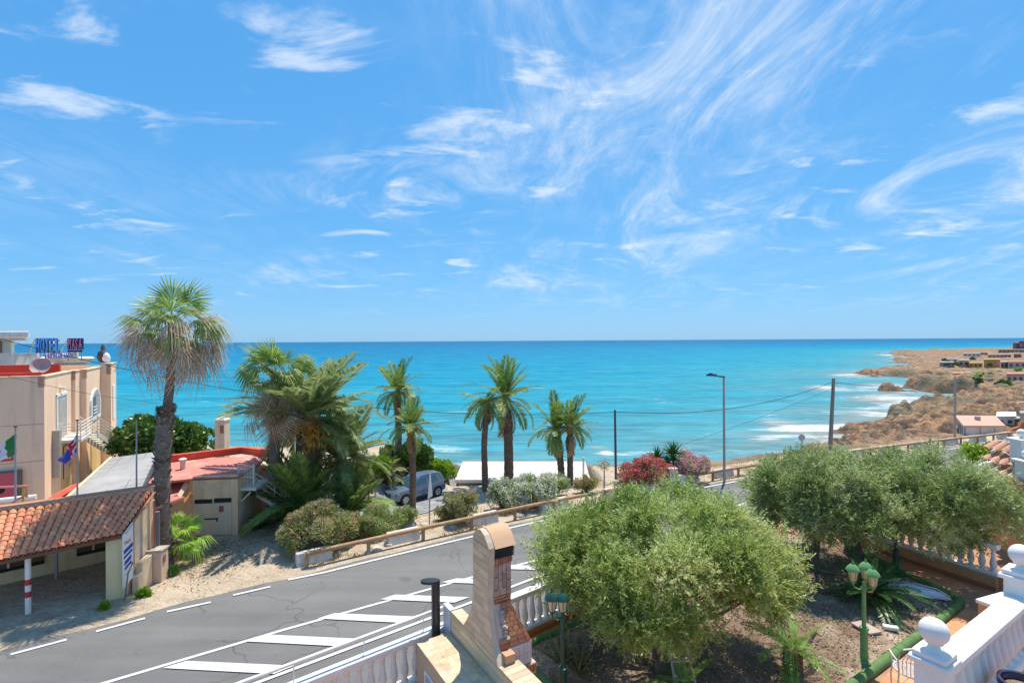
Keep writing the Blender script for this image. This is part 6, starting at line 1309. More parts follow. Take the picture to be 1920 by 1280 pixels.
part('lower_roof', MB().prism([l0, l1, l2, l3], (0, 0, -.15)), PINKROOF, gb); part('roof_kerb', MB().tube([atd(334, 932, 24.1), atd(357, 893, 25.2)], .13, 4), CREAM_P, gb); part('awning_flap', MB().prism([atd(344, 936, 24), atd(358, 920, 24.4), atd(358, 926, 24.1), atd(346, 943, 23.7)], (0, 0, -.03)), M('flap_orange', (.52, .22, .06), (.44, .18, .05), 3, .7), gb)
zc = lambda px_, py_: atd(px_, py_, G1.y-.1).z
dr = part('garage_door', MB().obox(up(G0+gd*.06, .02)-gp*.06, gd*1.72, gp*.05, (0, 0, 1.52)), M('door_cream', (.66, .57, .43), (.58, .49, .37), 2, .7), gb)
for k_ in range(14): sub('plank', MB().obox(up(G0+gd*(.07+k_*.122), .04)-gp*.075, gd*.112, gp*.014, (0, 0, 1.0)), MATS['door_cream'], dr, gb)
sub('vent', MB().obox(up(G0+gd*.1, 1.56)-gp*.05, gd*.78, gp*.045, (0, 0, .17)), DARK, dr, gb); sub('vent', MB().obox(up(G0+gd*.98, 1.57)-gp*.05, gd*.78, gp*.045, (0, 0, .19)), DARK, dr, gb)
sub('notice', MB().obox(up(G0+gd*1.22, 1.12)-gp*.085, gd*.2, gp*.02, (0, 0, .28)), M('notice_red', (.36, .10, .11), (.3, .08, .09), 20, .6), dr, gb); sub('bolt', MB().obox(up(G0+gd*.55, .78)-gp*.10, gd*.62, gp*.03, (0, 0, .05)).obox(up(G0+gd*1.1, .66)-gp*.10, gd*.05, gp*.03, (0, 0, .18)), DARK, dr, gb)
cpx = atd(343, 890, 26.5); part('chimney', MB().tube([(cpx.x, cpx.y, GT-.2), (cpx.x, cpx.y, atd(343, 862, 26.5).z)], .13, 10), CREAM, gb, 60); part('chimney_cap', MB().lathe([(.17,0),(.19,.05),(.1,.1),(0,.12)], 10, (cpx.x, cpx.y, atd(343, 862, 26.5).z)), WHITEWALL, gb)
# rear wing, gate and stair on its right side
rw = thing('rear_annex', 'beige annex wall with metal stair behind the palms', 'building', (-13, 29, 0)); a, c_ = at(478, 960, -.2), at(566, 955, -.3)
part('wall', MB().obox(up(Vector((a.x, 28.3, 0)), -.5), (atd(566, 900, 28.8).x-a.x+.3, .5, 0), (-.5, 3, 0), (0, 0, atd(520, 880, 28.4).z+.5)), CREAM, rw); part('roof_edge', MB().obox((a.x, 28.2, atd(520, 880, 28.4).z+.002), (atd(566, 900, 28.8).x-a.x+.3, .5, 0), (-.1, .5, 0), (0, 0, .12)), PINKROOF, rw)
gt_ = thing('railing_gate', 'white bar railing and landing at the top of the garage-side stair', 'railing', tuple(G1)); Y_ = 25.6
for px_ in (447, 476): part('post', MB().tube([atd(px_, 870, Y_), atd(px_, 920, Y_)], .05, 6), SW, gt_)
for px_ in np.arange(449, 476, 3): part('bar', MB().tube([atd(px_, 874, Y_), atd(px_, 914, Y_)], .015, 4), SW, gt_)
for py_ in (874, 894, 914): part('rail', MB().tube([atd(447, py_, Y_), atd(476, py_, Y_)], .025, 5), SW, gt_)
part('landing', MB().obox(atd(446, 920, 25.2), atd(480, 919, 25.2)-atd(446, 920, 25.2), (0, 1.6, 0), (0, 0, .12)), SW, gt_); part('bracket', MB().tube([atd(447, 945, 25.4), atd(470, 922, 25.4)], .05, 6), SW, gt_)
t0, t1 = atd(480, 922, 26), atd(550, 968, 26.6)
for dy in (0, .9): part('stringer', MB().prism([t0+Vector((0, dy, 0)), t1+Vector((0, dy, 0)), t1+Vector((0, dy, -.22)), t0+Vector((0, dy, -.22))], (0, .05, 0)), SW, gt_)
for hh in (.4, .7, .95): part('rail', MB().tube([t0+Vector((0, 0, hh)), t1+Vector((0, 0, hh))], .025, 5), SW, gt_)
for k_ in range(8): p_ = t0.lerp(t1, (k_+.5)/8); part('step', MB().box(p_.x, p_.y+.47, p_.z-.06, .26, .85, .04), SW, gt_)
for f_ in (0, .5, 1): p_ = t0.lerp(t1, f_); part('baluster', MB().tube([p_, p_+Vector((0, 0, .97))], .025, 5), SW, gt_)
cb_ = atd(417, 838, 33); cbx = thing('chimney_block', 'small cream chimney block with tile cap beyond the red roof', 'chimney', (cb_.x, 33, 0)); part('stack', MB().box(cb_.x, 33, 2.2, .62, .6, 4.2), CREAM, cbx); part('cap', MB().lathe([(.5,0),(.46,.06),(.2,.22),(0,.25)], 4, (cb_.x, 33, 4.3)), M('cap_pale', (.70, .62, .55), (.6, .5, .42), 4, .8), cbx); part('opening', MB().obox((cb_.x+.02, 32.69, 3.5), (.24, 0, 0), (0, .012, 0), (0, 0, .5)), TERRA, cbx)
lt_ = tag(ob('timber', MB().tube([at(452, 1005)+Vector((0, 0, .1)), at(486, 976)+Vector((0, 0, .35))], .06, 6).mesh('timber'), WOOD), 'fallen timber lying in the weeds beside the garage', 'timber')

# ------------------------------------------------------------------ white roof of the beach building
br = thing('beach_building', 'low beach building with wide white sloping roof in front of the sea', 'building', (1, 45, -2)); A, B, C, D = atd(853, 899, 41), atd(1107, 899, 41), atd(1097, 864, 50), atd(868, 864, 50)
RW = M('white_roof_sheet', (.60, .57, .52), (.55, .51, .47), .5, .7, .05, 10)
part('roof', MB().prism([A, B, C, D], (0, 0, -.25)), RW, br); part('wall', MB().prism([Vector((p.x*.98, p.y+.3 if p.y < 45 else p.y-.3, -9)) for p in (A, B, C, D)], (0, 0, 6.1)), WHITEWALL, br)
for f_ in np.arange(.05, 1, .1): part('roof_seam', MB().tube([A.lerp(B, f_)+Vector((0, 0, .012)), D.lerp(C, f_)+Vector((0, 0, .012))], .03, 4), RW, br)
part('ridge_trim', MB().tube([D+Vector((0, 0, .03)), C+Vector((0, 0, .03))], .06, 5), STEEL, br)
p_ = atd(1094, 890, 41.5); part('vent_pipe', MB().tube([p_-Vector((0, 0, .4)), atd(1094, 857, 41.5)], .08, 8), WHITEWALL, br)

# ------------------------------------------------------------------ parked car
car_at = ground(778, 934); car = thing('parked_car', 'silver blue sport utility car parked on the gravel pad', 'car', car_at+Vector((0, 0, .06)), math.atan2(-.72, -.70))
CP = M('car_paint', (.19, .25, .34), (.18, .24, .33), 2, .28, metal=.55, spec=.6); CG = M('car_glass', (.045, .10, .15), (.035, .08, .12), 2, .08, spec=.8); CBK = M('car_black', (.02, .02, .022), (.015, .015, .017), 4, .55); CTY = M('tyre', (.025, .025, .025), (.02, .02, .02), 6, .9); CRM = M('rim_alloy', (.52, .52, .54), (.45, .45, .47), 5, .35, metal=.7)
stn = [(-2.22,.70,.52,.90),(-2.12,.86,.34,1.02),(-1.75,.92,.26,1.06),(-1.1,.925,.22,1.03),(0,.925,.21,1.0),(.75,.925,.21,.985),(1.05,.92,.22,.98),(1.5,.91,.24,.94),(1.95,.88,.27,.88),(2.16,.80,.32,.80),(2.26,.62,.42,.70)]
vs_, fs = [], []; nr_ = 10
for x, w, zb2, zs in stn:
    h_ = zs-zb2; half = [(w*.86, zb2), (w*.97, zb2+.10*h_), (w, zb2+.45*h_), (w*.985, zb2+.72*h_), (w*.93, zs)]; top_ = [(w*.55, zs+.045), (0, zs+.06)]
    vs_ += [(x, y, z) for y, z in half]+[(x, top_[0][0], top_[0][1]), (x, 0, top_[1][1]), (x, -top_[0][0], top_[0][1])]+[(x, -y, z) for y, z in half[::-1]]
k = 13
fs = [(i*k+j, i*k+(j+1) % k, (i+1)*k+(j+1) % k, (i+1)*k+j)[::-1] for i in range(len(stn)-1) for j in range(k)]+[tuple(range(k)), tuple(range((len(stn)-1)*k, len(stn)*k))[::-1]]
body = part('body', MB().add(vs_, fs), CP, car, 32, world=False)
# cabin shell: bottom and top loops
bot = [(.98,.84,1.0),(-.6,.86,1.02),(-1.75,.84,1.05),(-2.12,.74,1.03)]; topl = [(.22,.60,1.58),(-.55,.63,1.63),(-1.45,.61,1.61),(-1.98,.54,1.52)]
vs_ = [(x, s_*y, z) for s_ in (1, -1) for x, y, z in bot+topl]; n4 = 4; fs = []
for i in range(3): fs += [(i, i+1, 5+i, 4+i), (8+i, 12+i, 13+i, 9+i), (4+i, 5+i, 13+i, 12+i)]
fs += [(0, 4, 12, 8), (3, 11, 15, 7)]
cab = part('cabin', MB().add(vs_, fs), CP, car, 25, world=False)
def lerp3(a, c_, f_): return tuple(a[i]+(c_[i]-a[i])*f_ for i in range(3))
def pane(name, a, b2, c2, d2, out, parent, mat=CG):
    q_ = [Vector(p)+Vector(out) for p in (a, b2, c2, d2)]; ob(name, MB().prism(q_, Vector(out)*.6).mesh(name), mat, parent)
for s_ in (1, -1):
    B_ = [(x, s_*y, z) for x, y, z in bot]; T_ = [(x, s_*y, z) for x, y, z in topl]
    def side(u0, u1, lo=.10, hi=.86):
        def P_(u, v): i = min(int(u), 2); return lerp3(lerp3(B_[i], B_[i+1], u-i), lerp3(T_[i], T_[i+1], u-i), v)
        return P_(u0, lo), P_(u1, lo), P_(u1, hi), P_(u0, hi)
    for u0, u1 in ((.16, .93), (1.02, 1.55), (1.62, 2.35)):
        a, b2, c2, d2 = side(u0, u1)
        if u0 < .5: d2 = lerp3(d2, c2, .12)
        pane('side_window', a, b2, c2, d2, (0, s_*.006, .002), cab)
    ob('sill_trim', MB().box(-.1, s_*.915, .30, 2.5, .04, .14).mesh('sill_trim'), CBK, body)
    for wx in (1.40, -1.36):
        ob('wheel_arch', MB().tube([(wx, s_*.80, .36), (wx, s_*.934, .36)], .405, 20).mesh('wheel_arch', smooth=40), CBK, body)
        wh = ob('wheel', MB().tube([(wx, s_*.70, .345), (wx, s_*.945, .345)], .345, 24).mesh('wheel', smooth=40), CTY, car)
        ob('rim', MB().tube([(wx, s_*.90, .345), (wx, s_*.952, .345)], .235, 20).mesh('rim', smooth=40), CRM, wh)
        sp = MB()
        for j in range(5): a = j*2*math.pi/5+.3; sp.prism([(wx+.06*math.cos(a+.9), s_*.953, .345+.06*math.sin(a+.9)), (wx+.20*math.cos(a+.45), s_*.953, .345+.20*math.sin(a+.45)), (wx+.20*math.cos(a+.8), s_*.953, .345+.20*math.sin(a+.8))], (0, s_*.004, 0))
        ob('rim_gap', sp.mesh('rim_gap'), CBK, wh)
    ob('mirror', MB().box(.72, s_*1.0, 1.06, .14, .2, .13).mesh('mirror'), CP, car)
    ob('headlight', MB().prism([(2.10, s_*.50, .80), (1.86, s_*.865, .86), (1.90, s_*.87, .78), (2.16, s_*.55, .70)], (.05, s_*.02, .0)).mesh('headlight'), M('headlight_glass', (.62, .66, .72), (.5, .54, .6), 8, .1, spec=.8), car)
    ob('tail_light', MB().box(-2.10, s_*.72, .92, .16, .30, .13).mesh('tail_light'), M('tail_red', (.35, .02, .02), (.3, .02, .02), 5, .2), car)
    [ob('door_line', MB().box(dx_, s_*.929, .62, .012, .006, .64).mesh('door_line'), CBK, body) for dx_ in (-.12, .82)]
    [ob('door_handle', MB().box(dx_, s_*.932, .85, .18, .02, .03).mesh('door_handle'), CP, body) for dx_ in (-.35, -1.1)]
    ob('roof_bar', MB().tube([(.0, s_*.60, 1.62), (-.6, s_*.63, 1.67), (-1.7, s_*.58, 1.61)], .02, 5).mesh('roof_bar'), CBK, car)
B_, T_ = bot[0], topl[0]; pane('windscreen', (B_[0]-.05, B_[1]*.90, B_[2]+.05), (B_[0]-.05, -B_[1]*.90, B_[2]+.05), (T_[0]+.05, -T_[1]*.92, T_[2]-.05), (T_[0]+.05, T_[1]*.92, T_[2]-.05), (.008, 0, .008), cab)
B_, T_ = bot[3], topl[3]; pane('rear_window', (B_[0]+.01, B_[1]*.88, B_[2]+.12), (B_[0]+.01, -B_[1]*.88, B_[2]+.12), (T_[0]-.02, -T_[1]*.9, T_[2]-.06), (T_[0]-.02, T_[1]*.9, T_[2]-.06), (-.01, 0, .004), cab)
for s_ in (1, -1): ob('grille', MB().box(2.235, s_*.22, .66, .06, .36, .26).mesh('grille'), CBK, car)
ob('bumper_intake', MB().box(2.20, 0, .40, .12, 1.0, .16).mesh('bumper_intake'), CBK, car); ob('number_plate', MB().box(2.275, 0, .46, .02, .5, .11).mesh('number_plate'), WHITE, car)
for o in list(car.children): pass
car.scale = (1.0, 1.0, 1.0)

# ------------------------------------------------------------------ poles, signs, wires
def pole_thing(name, label, cat, base, top, r0, r1, mat): r_ = thing(name, label, cat, base); part('pole', MB().tube([base, top], [r0, r1], 10), mat, r_, 60); return r_
b_ = road_pt(at(1357, 917).x, .75, 0); tp_ = atd(1357, 707, b_.y); b_ = Vector((tp_.x, b_.y, 0))
sl_ = pole_thing('street_light', 'tall grey street light with flat dark head beside the road', 'street light', b_, tp_, .085, .06, M('pole_brown_grey', (.40, .37, .34), (.34, .31, .29), 3, .6))
part('lamp_head', MB().prism([tp_+Vector((.05, -.12, 0)), tp_+Vector((-.55, -.16, .06)), tp_+Vector((-.85, -.10, .08)), tp_+Vector((-.85, .10, .08)), tp_+Vector((-.55, .16, .06)), tp_+Vector((.05, .12, 0))], (0, 0, .07)), M('lamp_head_dark', (.05, .055, .07), (.04, .045, .06), 4, .5), sl_)
part('arm', MB().tube([tp_+Vector((.0, 0, -.25)), tp_+Vector((-.02, 0, .0)), tp_+Vector((-.3, 0, .04))], .045, 7), STEEL, sl_)
u1 = Vector((*atd(1154, 905, 35)[:2], 0)); p1b, p1t = atd(1155, 912, 35.0), atd(1153, 768, 35.0); P1 = pole_thing('utility_pole', 'thin dark utility pole standing against the sea by the red oleander', 'pole', p1b, p1t, .09, .07, M('pole_dark', (.12, .11, .12), (.09, .085, .09), 4, .8))
Yp = 47.0; p2b, p2t = atd(1556, 852, Yp), atd(1563, 709, Yp); P2 = pole_thing('utility_pole', 'leaning wooden utility pole behind the left rear olive tree', 'pole', p2b, p2t, .20, .14, M('pole_wood_grey', (.26, .24, .23), (.2, .18, .17), 4, .9, .4, 14))
part('insulator', MB().tube([p2t-Vector((0, 0, .5)), p2t+Vector((.45, 0, -.85)), p2t+Vector((.2, 0, -.3))], .035, 5), STEEL, P2); part('pole_seam', MB().tube([p2b+Vector((-.12, -.1, 0)), p2t+Vector((-.1, -.08, -.6))], .05, 5), MATS['pole_dark'], P2)
Y3 = 46.0; p3b, p3t = atd(1790, 850, Y3), atd(1791, 706, Y3); P3 = pole_thing('lamp_pole', 'plain pale brown pole beside the far bend of the road', 'pole', p3b, p3t, .10, .08, M('pole_tan', (.42, .36, .29), (.35, .3, .24), 4, .7))
rsb, rst = atd(1503, 862, 41), atd(1503, 818, 41); RS = pole_thing('road_sign', 'round road sign seen from behind above the rear olive tree', 'sign', rsb, rst, .045, .045, STEEL); c_ = atd(1503, 820, 40.9); part('disc', MB().tube([c_, c_+Vector((0, -.02, 0))], .27, 24), M('sign_back', (.42, .40, .38), (.36, .34, .33), 3, .6), RS)
b_ = ground(805, 988); tb = atd(806, 888, b_.y); S2 = pole_thing('road_sign', 'narrow road sign seen edge-on from behind, by the slim palm', 'sign', b_, tb, .035, .035, STEEL)
cc_ = atd(806, 910, b_.y-.06); dd = Vector((.14, .99, 0)).normalized(); part('plate', MB().prism([cc_+dd*-.40+Vector((0, 0, -.55)), cc_+dd*.40+Vector((0, 0, -.62)), cc_+dd*.05+Vector((0, 0, .62)), cc_-dd*.05+Vector((0, 0, .62))], Vector((dd.y, -dd.x, 0))*.02), M('sign_plate', (.60, .58, .56), (.54, .52, .5), 3, .5), S2)
b_ = ground(691, 972); tb = atd(691, 884, b_.y); L2 = pole_thing('lamp_pole', 'thin brown pole with short arm between the medium palm and car', 'pole', b_, tb, .045, .035, M('pole_brown', (.28, .22, .16), (.22, .17, .12), 4, .8)); part('arm', MB().tube([tb, tb+Vector((-.65, 0, .0))], .03, 6), MATS['pole_brown'], L2)
gp_ = thing('gate_pillar', 'white gate pillar with dark metal edge between two guardrails', 'pillar', road_pt(at(1280, 920).x, 1.0, 0)); q_ = Vector(gp_.location); part('pillar', MB().box(q_.x, q_.y, .55, .55, .4, 1.3, .45), WHITEWALL, gp_, bev=.03); part('edge', MB().box(q_.x-.34, q_.y-.1, .55, .08, .12, 1.25, .45), M('edge_dark', (.12, .11, .1), (.1, .09, .08), 4, .7), gp_); part('cap', MB().box(q_.x, q_.y, 1.22, .62, .46, .06, .45), WHITE, gp_); part('wing_wall', MB().box(q_.x+.62, q_.y+.22, .32, .8, .22, .8, .45), WHITEWALL, gp_)
bb = thing('litter_bin', 'white low block at the foot of the utility pole by the red oleander', 'block', atd(1160, 918, 33)); q_ = Vector(bb.location); part('block', MB().box(q_.x, q_.y, q_.z+.2, .5, .4, .8), WHITEWALL, bb, bev=.02)
def wire(label, a, c_, sag, r=.018):
    n = 24; o = tag(ob('overhead_wire', MB().tube([a.lerp(c_, i/n)-Vector((0, 0, sag*4*(i/n)*(1-i/n))) for i in range(n+1)], r, 5).mesh('overhead_wire', smooth=60), WIRE), label, 'wire', 'overhead wires'); return o
wire('long overhead wire sagging from the hotel roof to the thin utility pole', atd(-60, 618, 30), p1t+Vector((0, 0, -.15)), 1.75, .02)
wire('overhead wire between the thin pole and the leaning pole', p1t+Vector((0, 0, -.15)), p2t+Vector((0, 0, -.3)), 1.0, .022)
wire('lower fainter wire rising to the leaning pole over the sea', atd(1158, 872, 36), p2t+Vector((0, 0, -.9)), .25, .012)
wire('wire running right from the leaning pole to the tan pole', p2t+Vector((.2, 0, -.4)), atd(1900, 722, 62), .5, .022)
wire('thin wire crossing in front of the hotel wall', atd(-40, 690, 26), atd(300, 755, 30), .25, .010)

# ------------------------------------------------------------------ far coast: houses
def house(label, x0, x1, yt, yb, wall, roof, nwin=3, Y=None, depth=9, gable=False, zb=None, group='houses on the far coast', roofh=.25, wcol=None):
    Y = Y or ground((x0+x1)/2, yb).y; a, c_ = atd(x0, yb, Y), atd(x1, yb, Y); zt_ = atd((x0+x1)/2, yt, Y).z; W = c_.x-a.x; z0 = a.z-3
    r_ = thing('house', label, 'house', (a.x+W/2, Y, a.z), 0, group); dv_ = Vector((a.x+W/2, Y, 0)).normalized()*depth
    part('wall', MB().obox((a.x, Y, z0), (W, 0, 0), dv_, (0, 0, zt_-z0)), wall, r_)
    if gable:
        mb = MB(); e = .3; p = [Vector((a.x-e, Y-e, zt_)), Vector((c_.x+e, Y-e, zt_)), Vector((c_.x+e, Y, zt_))+dv_, Vector((a.x-e, Y, zt_))+dv_]; q0_, q1_ = Vector((a.x-e, Y, zt_+roofh))+dv_*.5, Vector((c_.x+e, Y, zt_+roofh))+dv_*.5
        mb.add([*p, q0_, q1_], [(0,1,5,4),(2,3,4,5),(1,2,5),(3,0,4),(3,2,1,0)]); part('roof', mb, roof, r_)
    else: part('roof', MB().obox((a.x-.15, Y-.15, zt_+.002), (W+.3, 0, 0), dv_*1.02, (0, 0, roofh)), roof, r_)
    for i in range(nwin):
        ww = W/(nwin*2.2); x = a.x+W*(i+.5)/nwin-ww/2; hh = (zt_-a.z)
        w_ = part('window', MB().obox((x, Y-.05, a.z+hh*.38), (ww, 0, 0), (0, .06, 0), (0, 0, hh*.36)), wcol or GLASS, r_)
    return r_
HWH = M('house_white', (.72, .70, .67), (.64, .62, .59), .5, .85); HPK = M('house_pink', (.62, .42, .35), (.55, .37, .3), .4, .85); HBE = M('house_beige', (.58, .47, .36), (.5, .4, .3), .4, .85); HOC = M('house_ochre', (.56, .34, .12), (.48, .29, .1), .4, .85); HGR = M('house_grey', (.36, .35, .35), (.3, .29, .29), .4, .85); HRD = M('house_red', (.45, .17, .13), (.4, .14, .11), .4, .85); HPU = M('tower_mauve', (.26, .12, .17), (.22, .1, .14), .4, .85); RTC = M('far_roof', (.52, .25, .16), (.44, .2, .13), .5, .85); RGY = M('far_roof_pale', (.55, .50, .45), (.48, .43, .38), .5, .85)
house('tall mauve tower block at the right edge of the horizon', 1911, 1945, 639.5, 656, HPU, HPU, 5, 640, 20, wcol=HGR); house('pale tower block beside the mauve one on horizon', 1899, 1911, 642.5, 656, HPK, HPK, 3, 650, 20, wcol=HGR)
house('long dark low building below the tower blocks', 1872, 1940, 655, 663, HGR, RGY, 9, 560, 14); house('white low house row left of the long dark building', 1806, 1838, 662.5, 669, HWH, RGY, 4, 455, 12); house('pinkish low house behind the white row', 1838, 1852, 661, 668, HPK, RTC, 2, 470, 12)
house('pink terraced row with red roof on far coast', 1853, 1896, 664.5, 671, HPK, RTC, 6, 420, 12, True); house('small red house right of the pink terrace', 1901, 1915, 664, 673, HRD, HRD, 2, 410, 10); house('large ochre house on the far coast', 1845, 1875, 674.5, 690, HOC, HOC, 3, 255, 12, wcol=HBE); house('lower ochre house left of the large ochre one', 1817, 1842, 681, 690, HOC, HOC, 3, 250, 9)
house('beige house with dark garage left of the ochre houses', 1797, 1817, 675.5, 689, HBE, RGY, 2, 256, 9); house('grey walled enclosure near the cliff edge', 1762, 1789, 679.5, 688, HGR, RGY, 1, 262, 8); house('small white shed between the grey enclosure and beige house', 1772, 1796, 673, 680, HWH, RGY, 2, 330, 8); house('pink house with orange roof right of large ochre house', 1890, 1925, 678, 692, HPK, RTC, 3, 240, 10, True); house('pale pink house just right of the large ochre house', 1876, 1890, 679, 692, HPK, RGY, 2, 246, 9)
house('long low beige house above the rocky hill', 1786, 1812, 701, 711, HBE, RTC, 2, 178, 9); house('grey block beside the long beige house', 1812, 1820, 700, 711, HGR, HGR, 1, 176, 8); house('pinkish two-storey house at the right edge', 1887, 1930, 702.5, 718, HPK, RTC, 4, 150, 10, False, roofh=.3); house('white garden wall in front of the pinkish house', 1842, 1886, 709.5, 716, HWH, HWH, 0, 160, .4, roofh=.1); house('low white house behind the green bushes', 1862, 1884, 706, 714, HWH, RGY, 2, 168, 7)
for k, (x, y, w, h_, Yv, l_) in enumerate([(1845,708,26,9,166,'pale green bush beside the white garden wall'),(1832,714,18,7,160,'dark bush left of the white garden wall'),(1771,678,9,7,300,'small round tree on the cliff edge'),(1824,676,10,8,300,'small tree behind the lower ochre house'),(1856,687,9,7,246,'dark bush in front of the large ochre house'),(1878,724,30,10,140,'scrub bush below the pinkish house'),(1910,697,14,9,215,'tree in front of the orange-roofed house'),(1792,686,12,8,254,'dark tree beside the beige house')]):
    p_ = atd(x, y, Yv); s_ = Yv/F; bush('coast_bush', l_, 'bush', p_, w*.5*s_, w*.4*s_, h_*s_, 500, w*s_*.16, OLEG if k in (0, 6) else BROAD, 200+k, stems=False, lumps=8, lw=.4, group='bushes on the far coast')
# the near pink-roofed house below the bend, white flat roof, rust wall, small car
nh = thing('house', 'white bungalow with long pink roof just beyond the guardrail', 'house', atd(1840, 812, 66), 0); Yh = 66; a, c_ = atd(1807, 830, Yh), atd(1888, 832, Yh); zt_ = atd(1810, 797, Yh).z; dpt = Vector((4.4, 6, 0)); W = c_.x-a.x
part('wall', MB().obox((a.x, Yh, a.z-2), (W, .6, 0), dpt, (0, 0, zt_-a.z+1.78)), HWH, nh); q_ = Vector((a.x, Yh, zt_)); mb = MB(); mb.add([q_+Vector((-.2, -.2, 0)), q_+Vector((W*1.02, .3, -.12)), q_+Vector((W*1.02, .3, .25))+dpt, q_+dpt+Vector((-.2, .2, .38)), q_+Vector((-.2, -.2, -.2)), q_+Vector((W*1.02, .3, -.32)), q_+Vector((W*1.02, .3, .05))+dpt, q_+dpt+Vector((-.2, .2, .18))], [(0,1,2,3),(7,6,5,4),(0,4,5,1),(1,5,6,2),(2,6,7,3),(3,7,4,0)]); part('roof', mb, M('roof_pink', (.70, .37, .28), (.63, .32, .24), .8, .85), nh)
for f_, zo in ((-.15, 0), (.38, 0), (.7, 0)): part('drainpipe', MB().tube([q_+Vector((W*max(f_, .02), -.08, -.3)), q_+Vector((W*max(f_, .02), -.08, -3))], .06, 5), HGR, nh)
for f_ in (.15, .45, .75): part('window', MB().obox(q_+dpt*f_+Vector((-.06, 0, -1.6)), dpt*.14, (.05, 0, 0), (0, 0, 1.2)), GLASS, nh)
part('chimney', MB().box(q_.x+W*.45+2.2, q_.y+3.2, zt_+.35, .45, .45, .6), HGR, nh)
fr_ = thing('house', 'house with big pale flat roof terrace at the right edge', 'house', atd(1900, 770, 82), 0, 'houses on the far coast'); q4 = [atd(1862, 764, 90), atd(1935, 757, 92), atd(1940, 782, 76), atd(1872, 785, 76)]; part('wall', MB().prism([Vector((p.x, p.y, -7)) for p in q4], (0, 0, q4[0].z+6.7)), HWH, fr_); part('flat_roof', MB().prism(q4, (0, 0, -.2)), RGY, fr_)
for a, c_ in ((q4[0], q4[1]), (q4[0], q4[3])): d_ = c_-a; n_ = Vector((-d_.y, d_.x, 0)).normalized(); part('parapet', MB().obox(a+Vector((0, 0, .01)), d_, n_*.4, (0, 0, .5)), HBE, fr_)
h3 = house('white cubic house right of the pink-roofed bungalow', 1868, 1902, 783, 800, HWH, HWH, 2, 72, 6); house('narrow dark chimney block by the white cubic house', 1912, 1922, 777, 795, HGR, HGR, 0, 70, 3)
rwl = tag(ob('rust_wall', MB().prism([atd(x, y, 52) for x, y in ((1885, 832), (1888, 815), (1900, 803), (1912, 800), (1918, 790), (1960, 790), (1960, 832))], (0, .3, 0)).mesh('rust_wall'), M('rust_render', (.45, .16, .07), (.38, .13, .06), 1, .85)), 'rust red curved garden wall at the right edge beyond road', 'wall')
cw = thing('courtyard_wall', 'low pale courtyard wall around the white car', 'wall', atd(1760, 815, 74))
for a, c_ in (((1742,812),(1768,803)),((1768,803),(1800,803)),((1742,812),(1795,817))):
    p, q = atd(*a, 78 if a[0] < 1760 else 84), atd(*c_, 84 if c_[1] < 810 else 72); part('wall', MB().obox(p-Vector((0, 0, 2)), q-p, (.1, .3, 0), (0, 0, 2.4)), HBE, cw)
part('yard', MB().prism([atd(1742, 814, 77), atd(1768, 807, 83), atd(1800, 807, 83), atd(1800, 817, 72)], (0, 0, -2)), RGY, cw)
wc = thing('small_white_car', 'tiny white car in the courtyard left of the pink-roofed bungalow', 'car', atd(1782, 813, 76)); q_ = Vector(wc.location); part('body', MB().box(q_.x, q_.y, q_.z+.5, 3.4, 1.6, .6), WHITE, wc, bev=.15); part('cabin', MB().box(q_.x, q_.y, q_.z+1.05, 1.9, 1.45, .5), CG, wc, bev=.12)
for dx in (-1.1, 1.1): part('wheel', MB().tube([(q_.x+dx, q_.y-.83, q_.z+.3), (q_.x+dx, q_.y+.83, q_.z+.3)], .3, 12), CTY, wc, 40)
# sailing boats
def sail(px_, py_, Y, h_, label, col_):
    z = SEA; p_ = Vector((ray(px_, py_).x/F*Y, Y, z)); r_ = thing('sailing_boat', label, 'boat', p_, 0, 'boats on the horizon'); part('hull', MB().prism([p_+Vector((-h_*.35, 0, 0)), p_+Vector((h_*.3, 0, 0)), p_+Vector((h_*.42, 0, h_*.12)), p_+Vector((-h_*.38, 0, h_*.12))], (0, h_*.2, 0)), col_, r_); part('sail', MB().prism([p_+Vector((-h_*.3, 0, h_*.15)), p_+Vector((.02, 0, h_*.15)), p_+Vector((.02, 0, h_*1.1))], (0, .15, 0)), WHITE, r_); part('mast', MB().tube([p_+Vector((.1, 0, 0)), p_+Vector((.1, 0, h_*1.15))], .12, 5), STEEL, r_)
sail(1527, 649, 1400, 12, 'white sailing boat on the sea right of centre', WHITE); sail(948, 641, 3000, 14, 'tiny pale sailing boat on the horizon near the centre', WHITE)
mbt = at(1335, 704.5, SEA); bo = thing('motor_boat', 'small dark motor boat on the sea left of the street light', 'boat', mbt); part('hull', MB().prism([mbt+Vector((-2.2, 0, 0)), mbt+Vector((2.0, 0, 0)), mbt+Vector((2.6, 0, .9)), mbt+Vector((-2.3, 0, .8))], (0, 1.8, 0)), NAVY, bo); part('cabin', MB().box(mbt.x-.3, mbt.y+.9, mbt.z+1.1, 1.6, 1.2, .6), GLASS, bo)

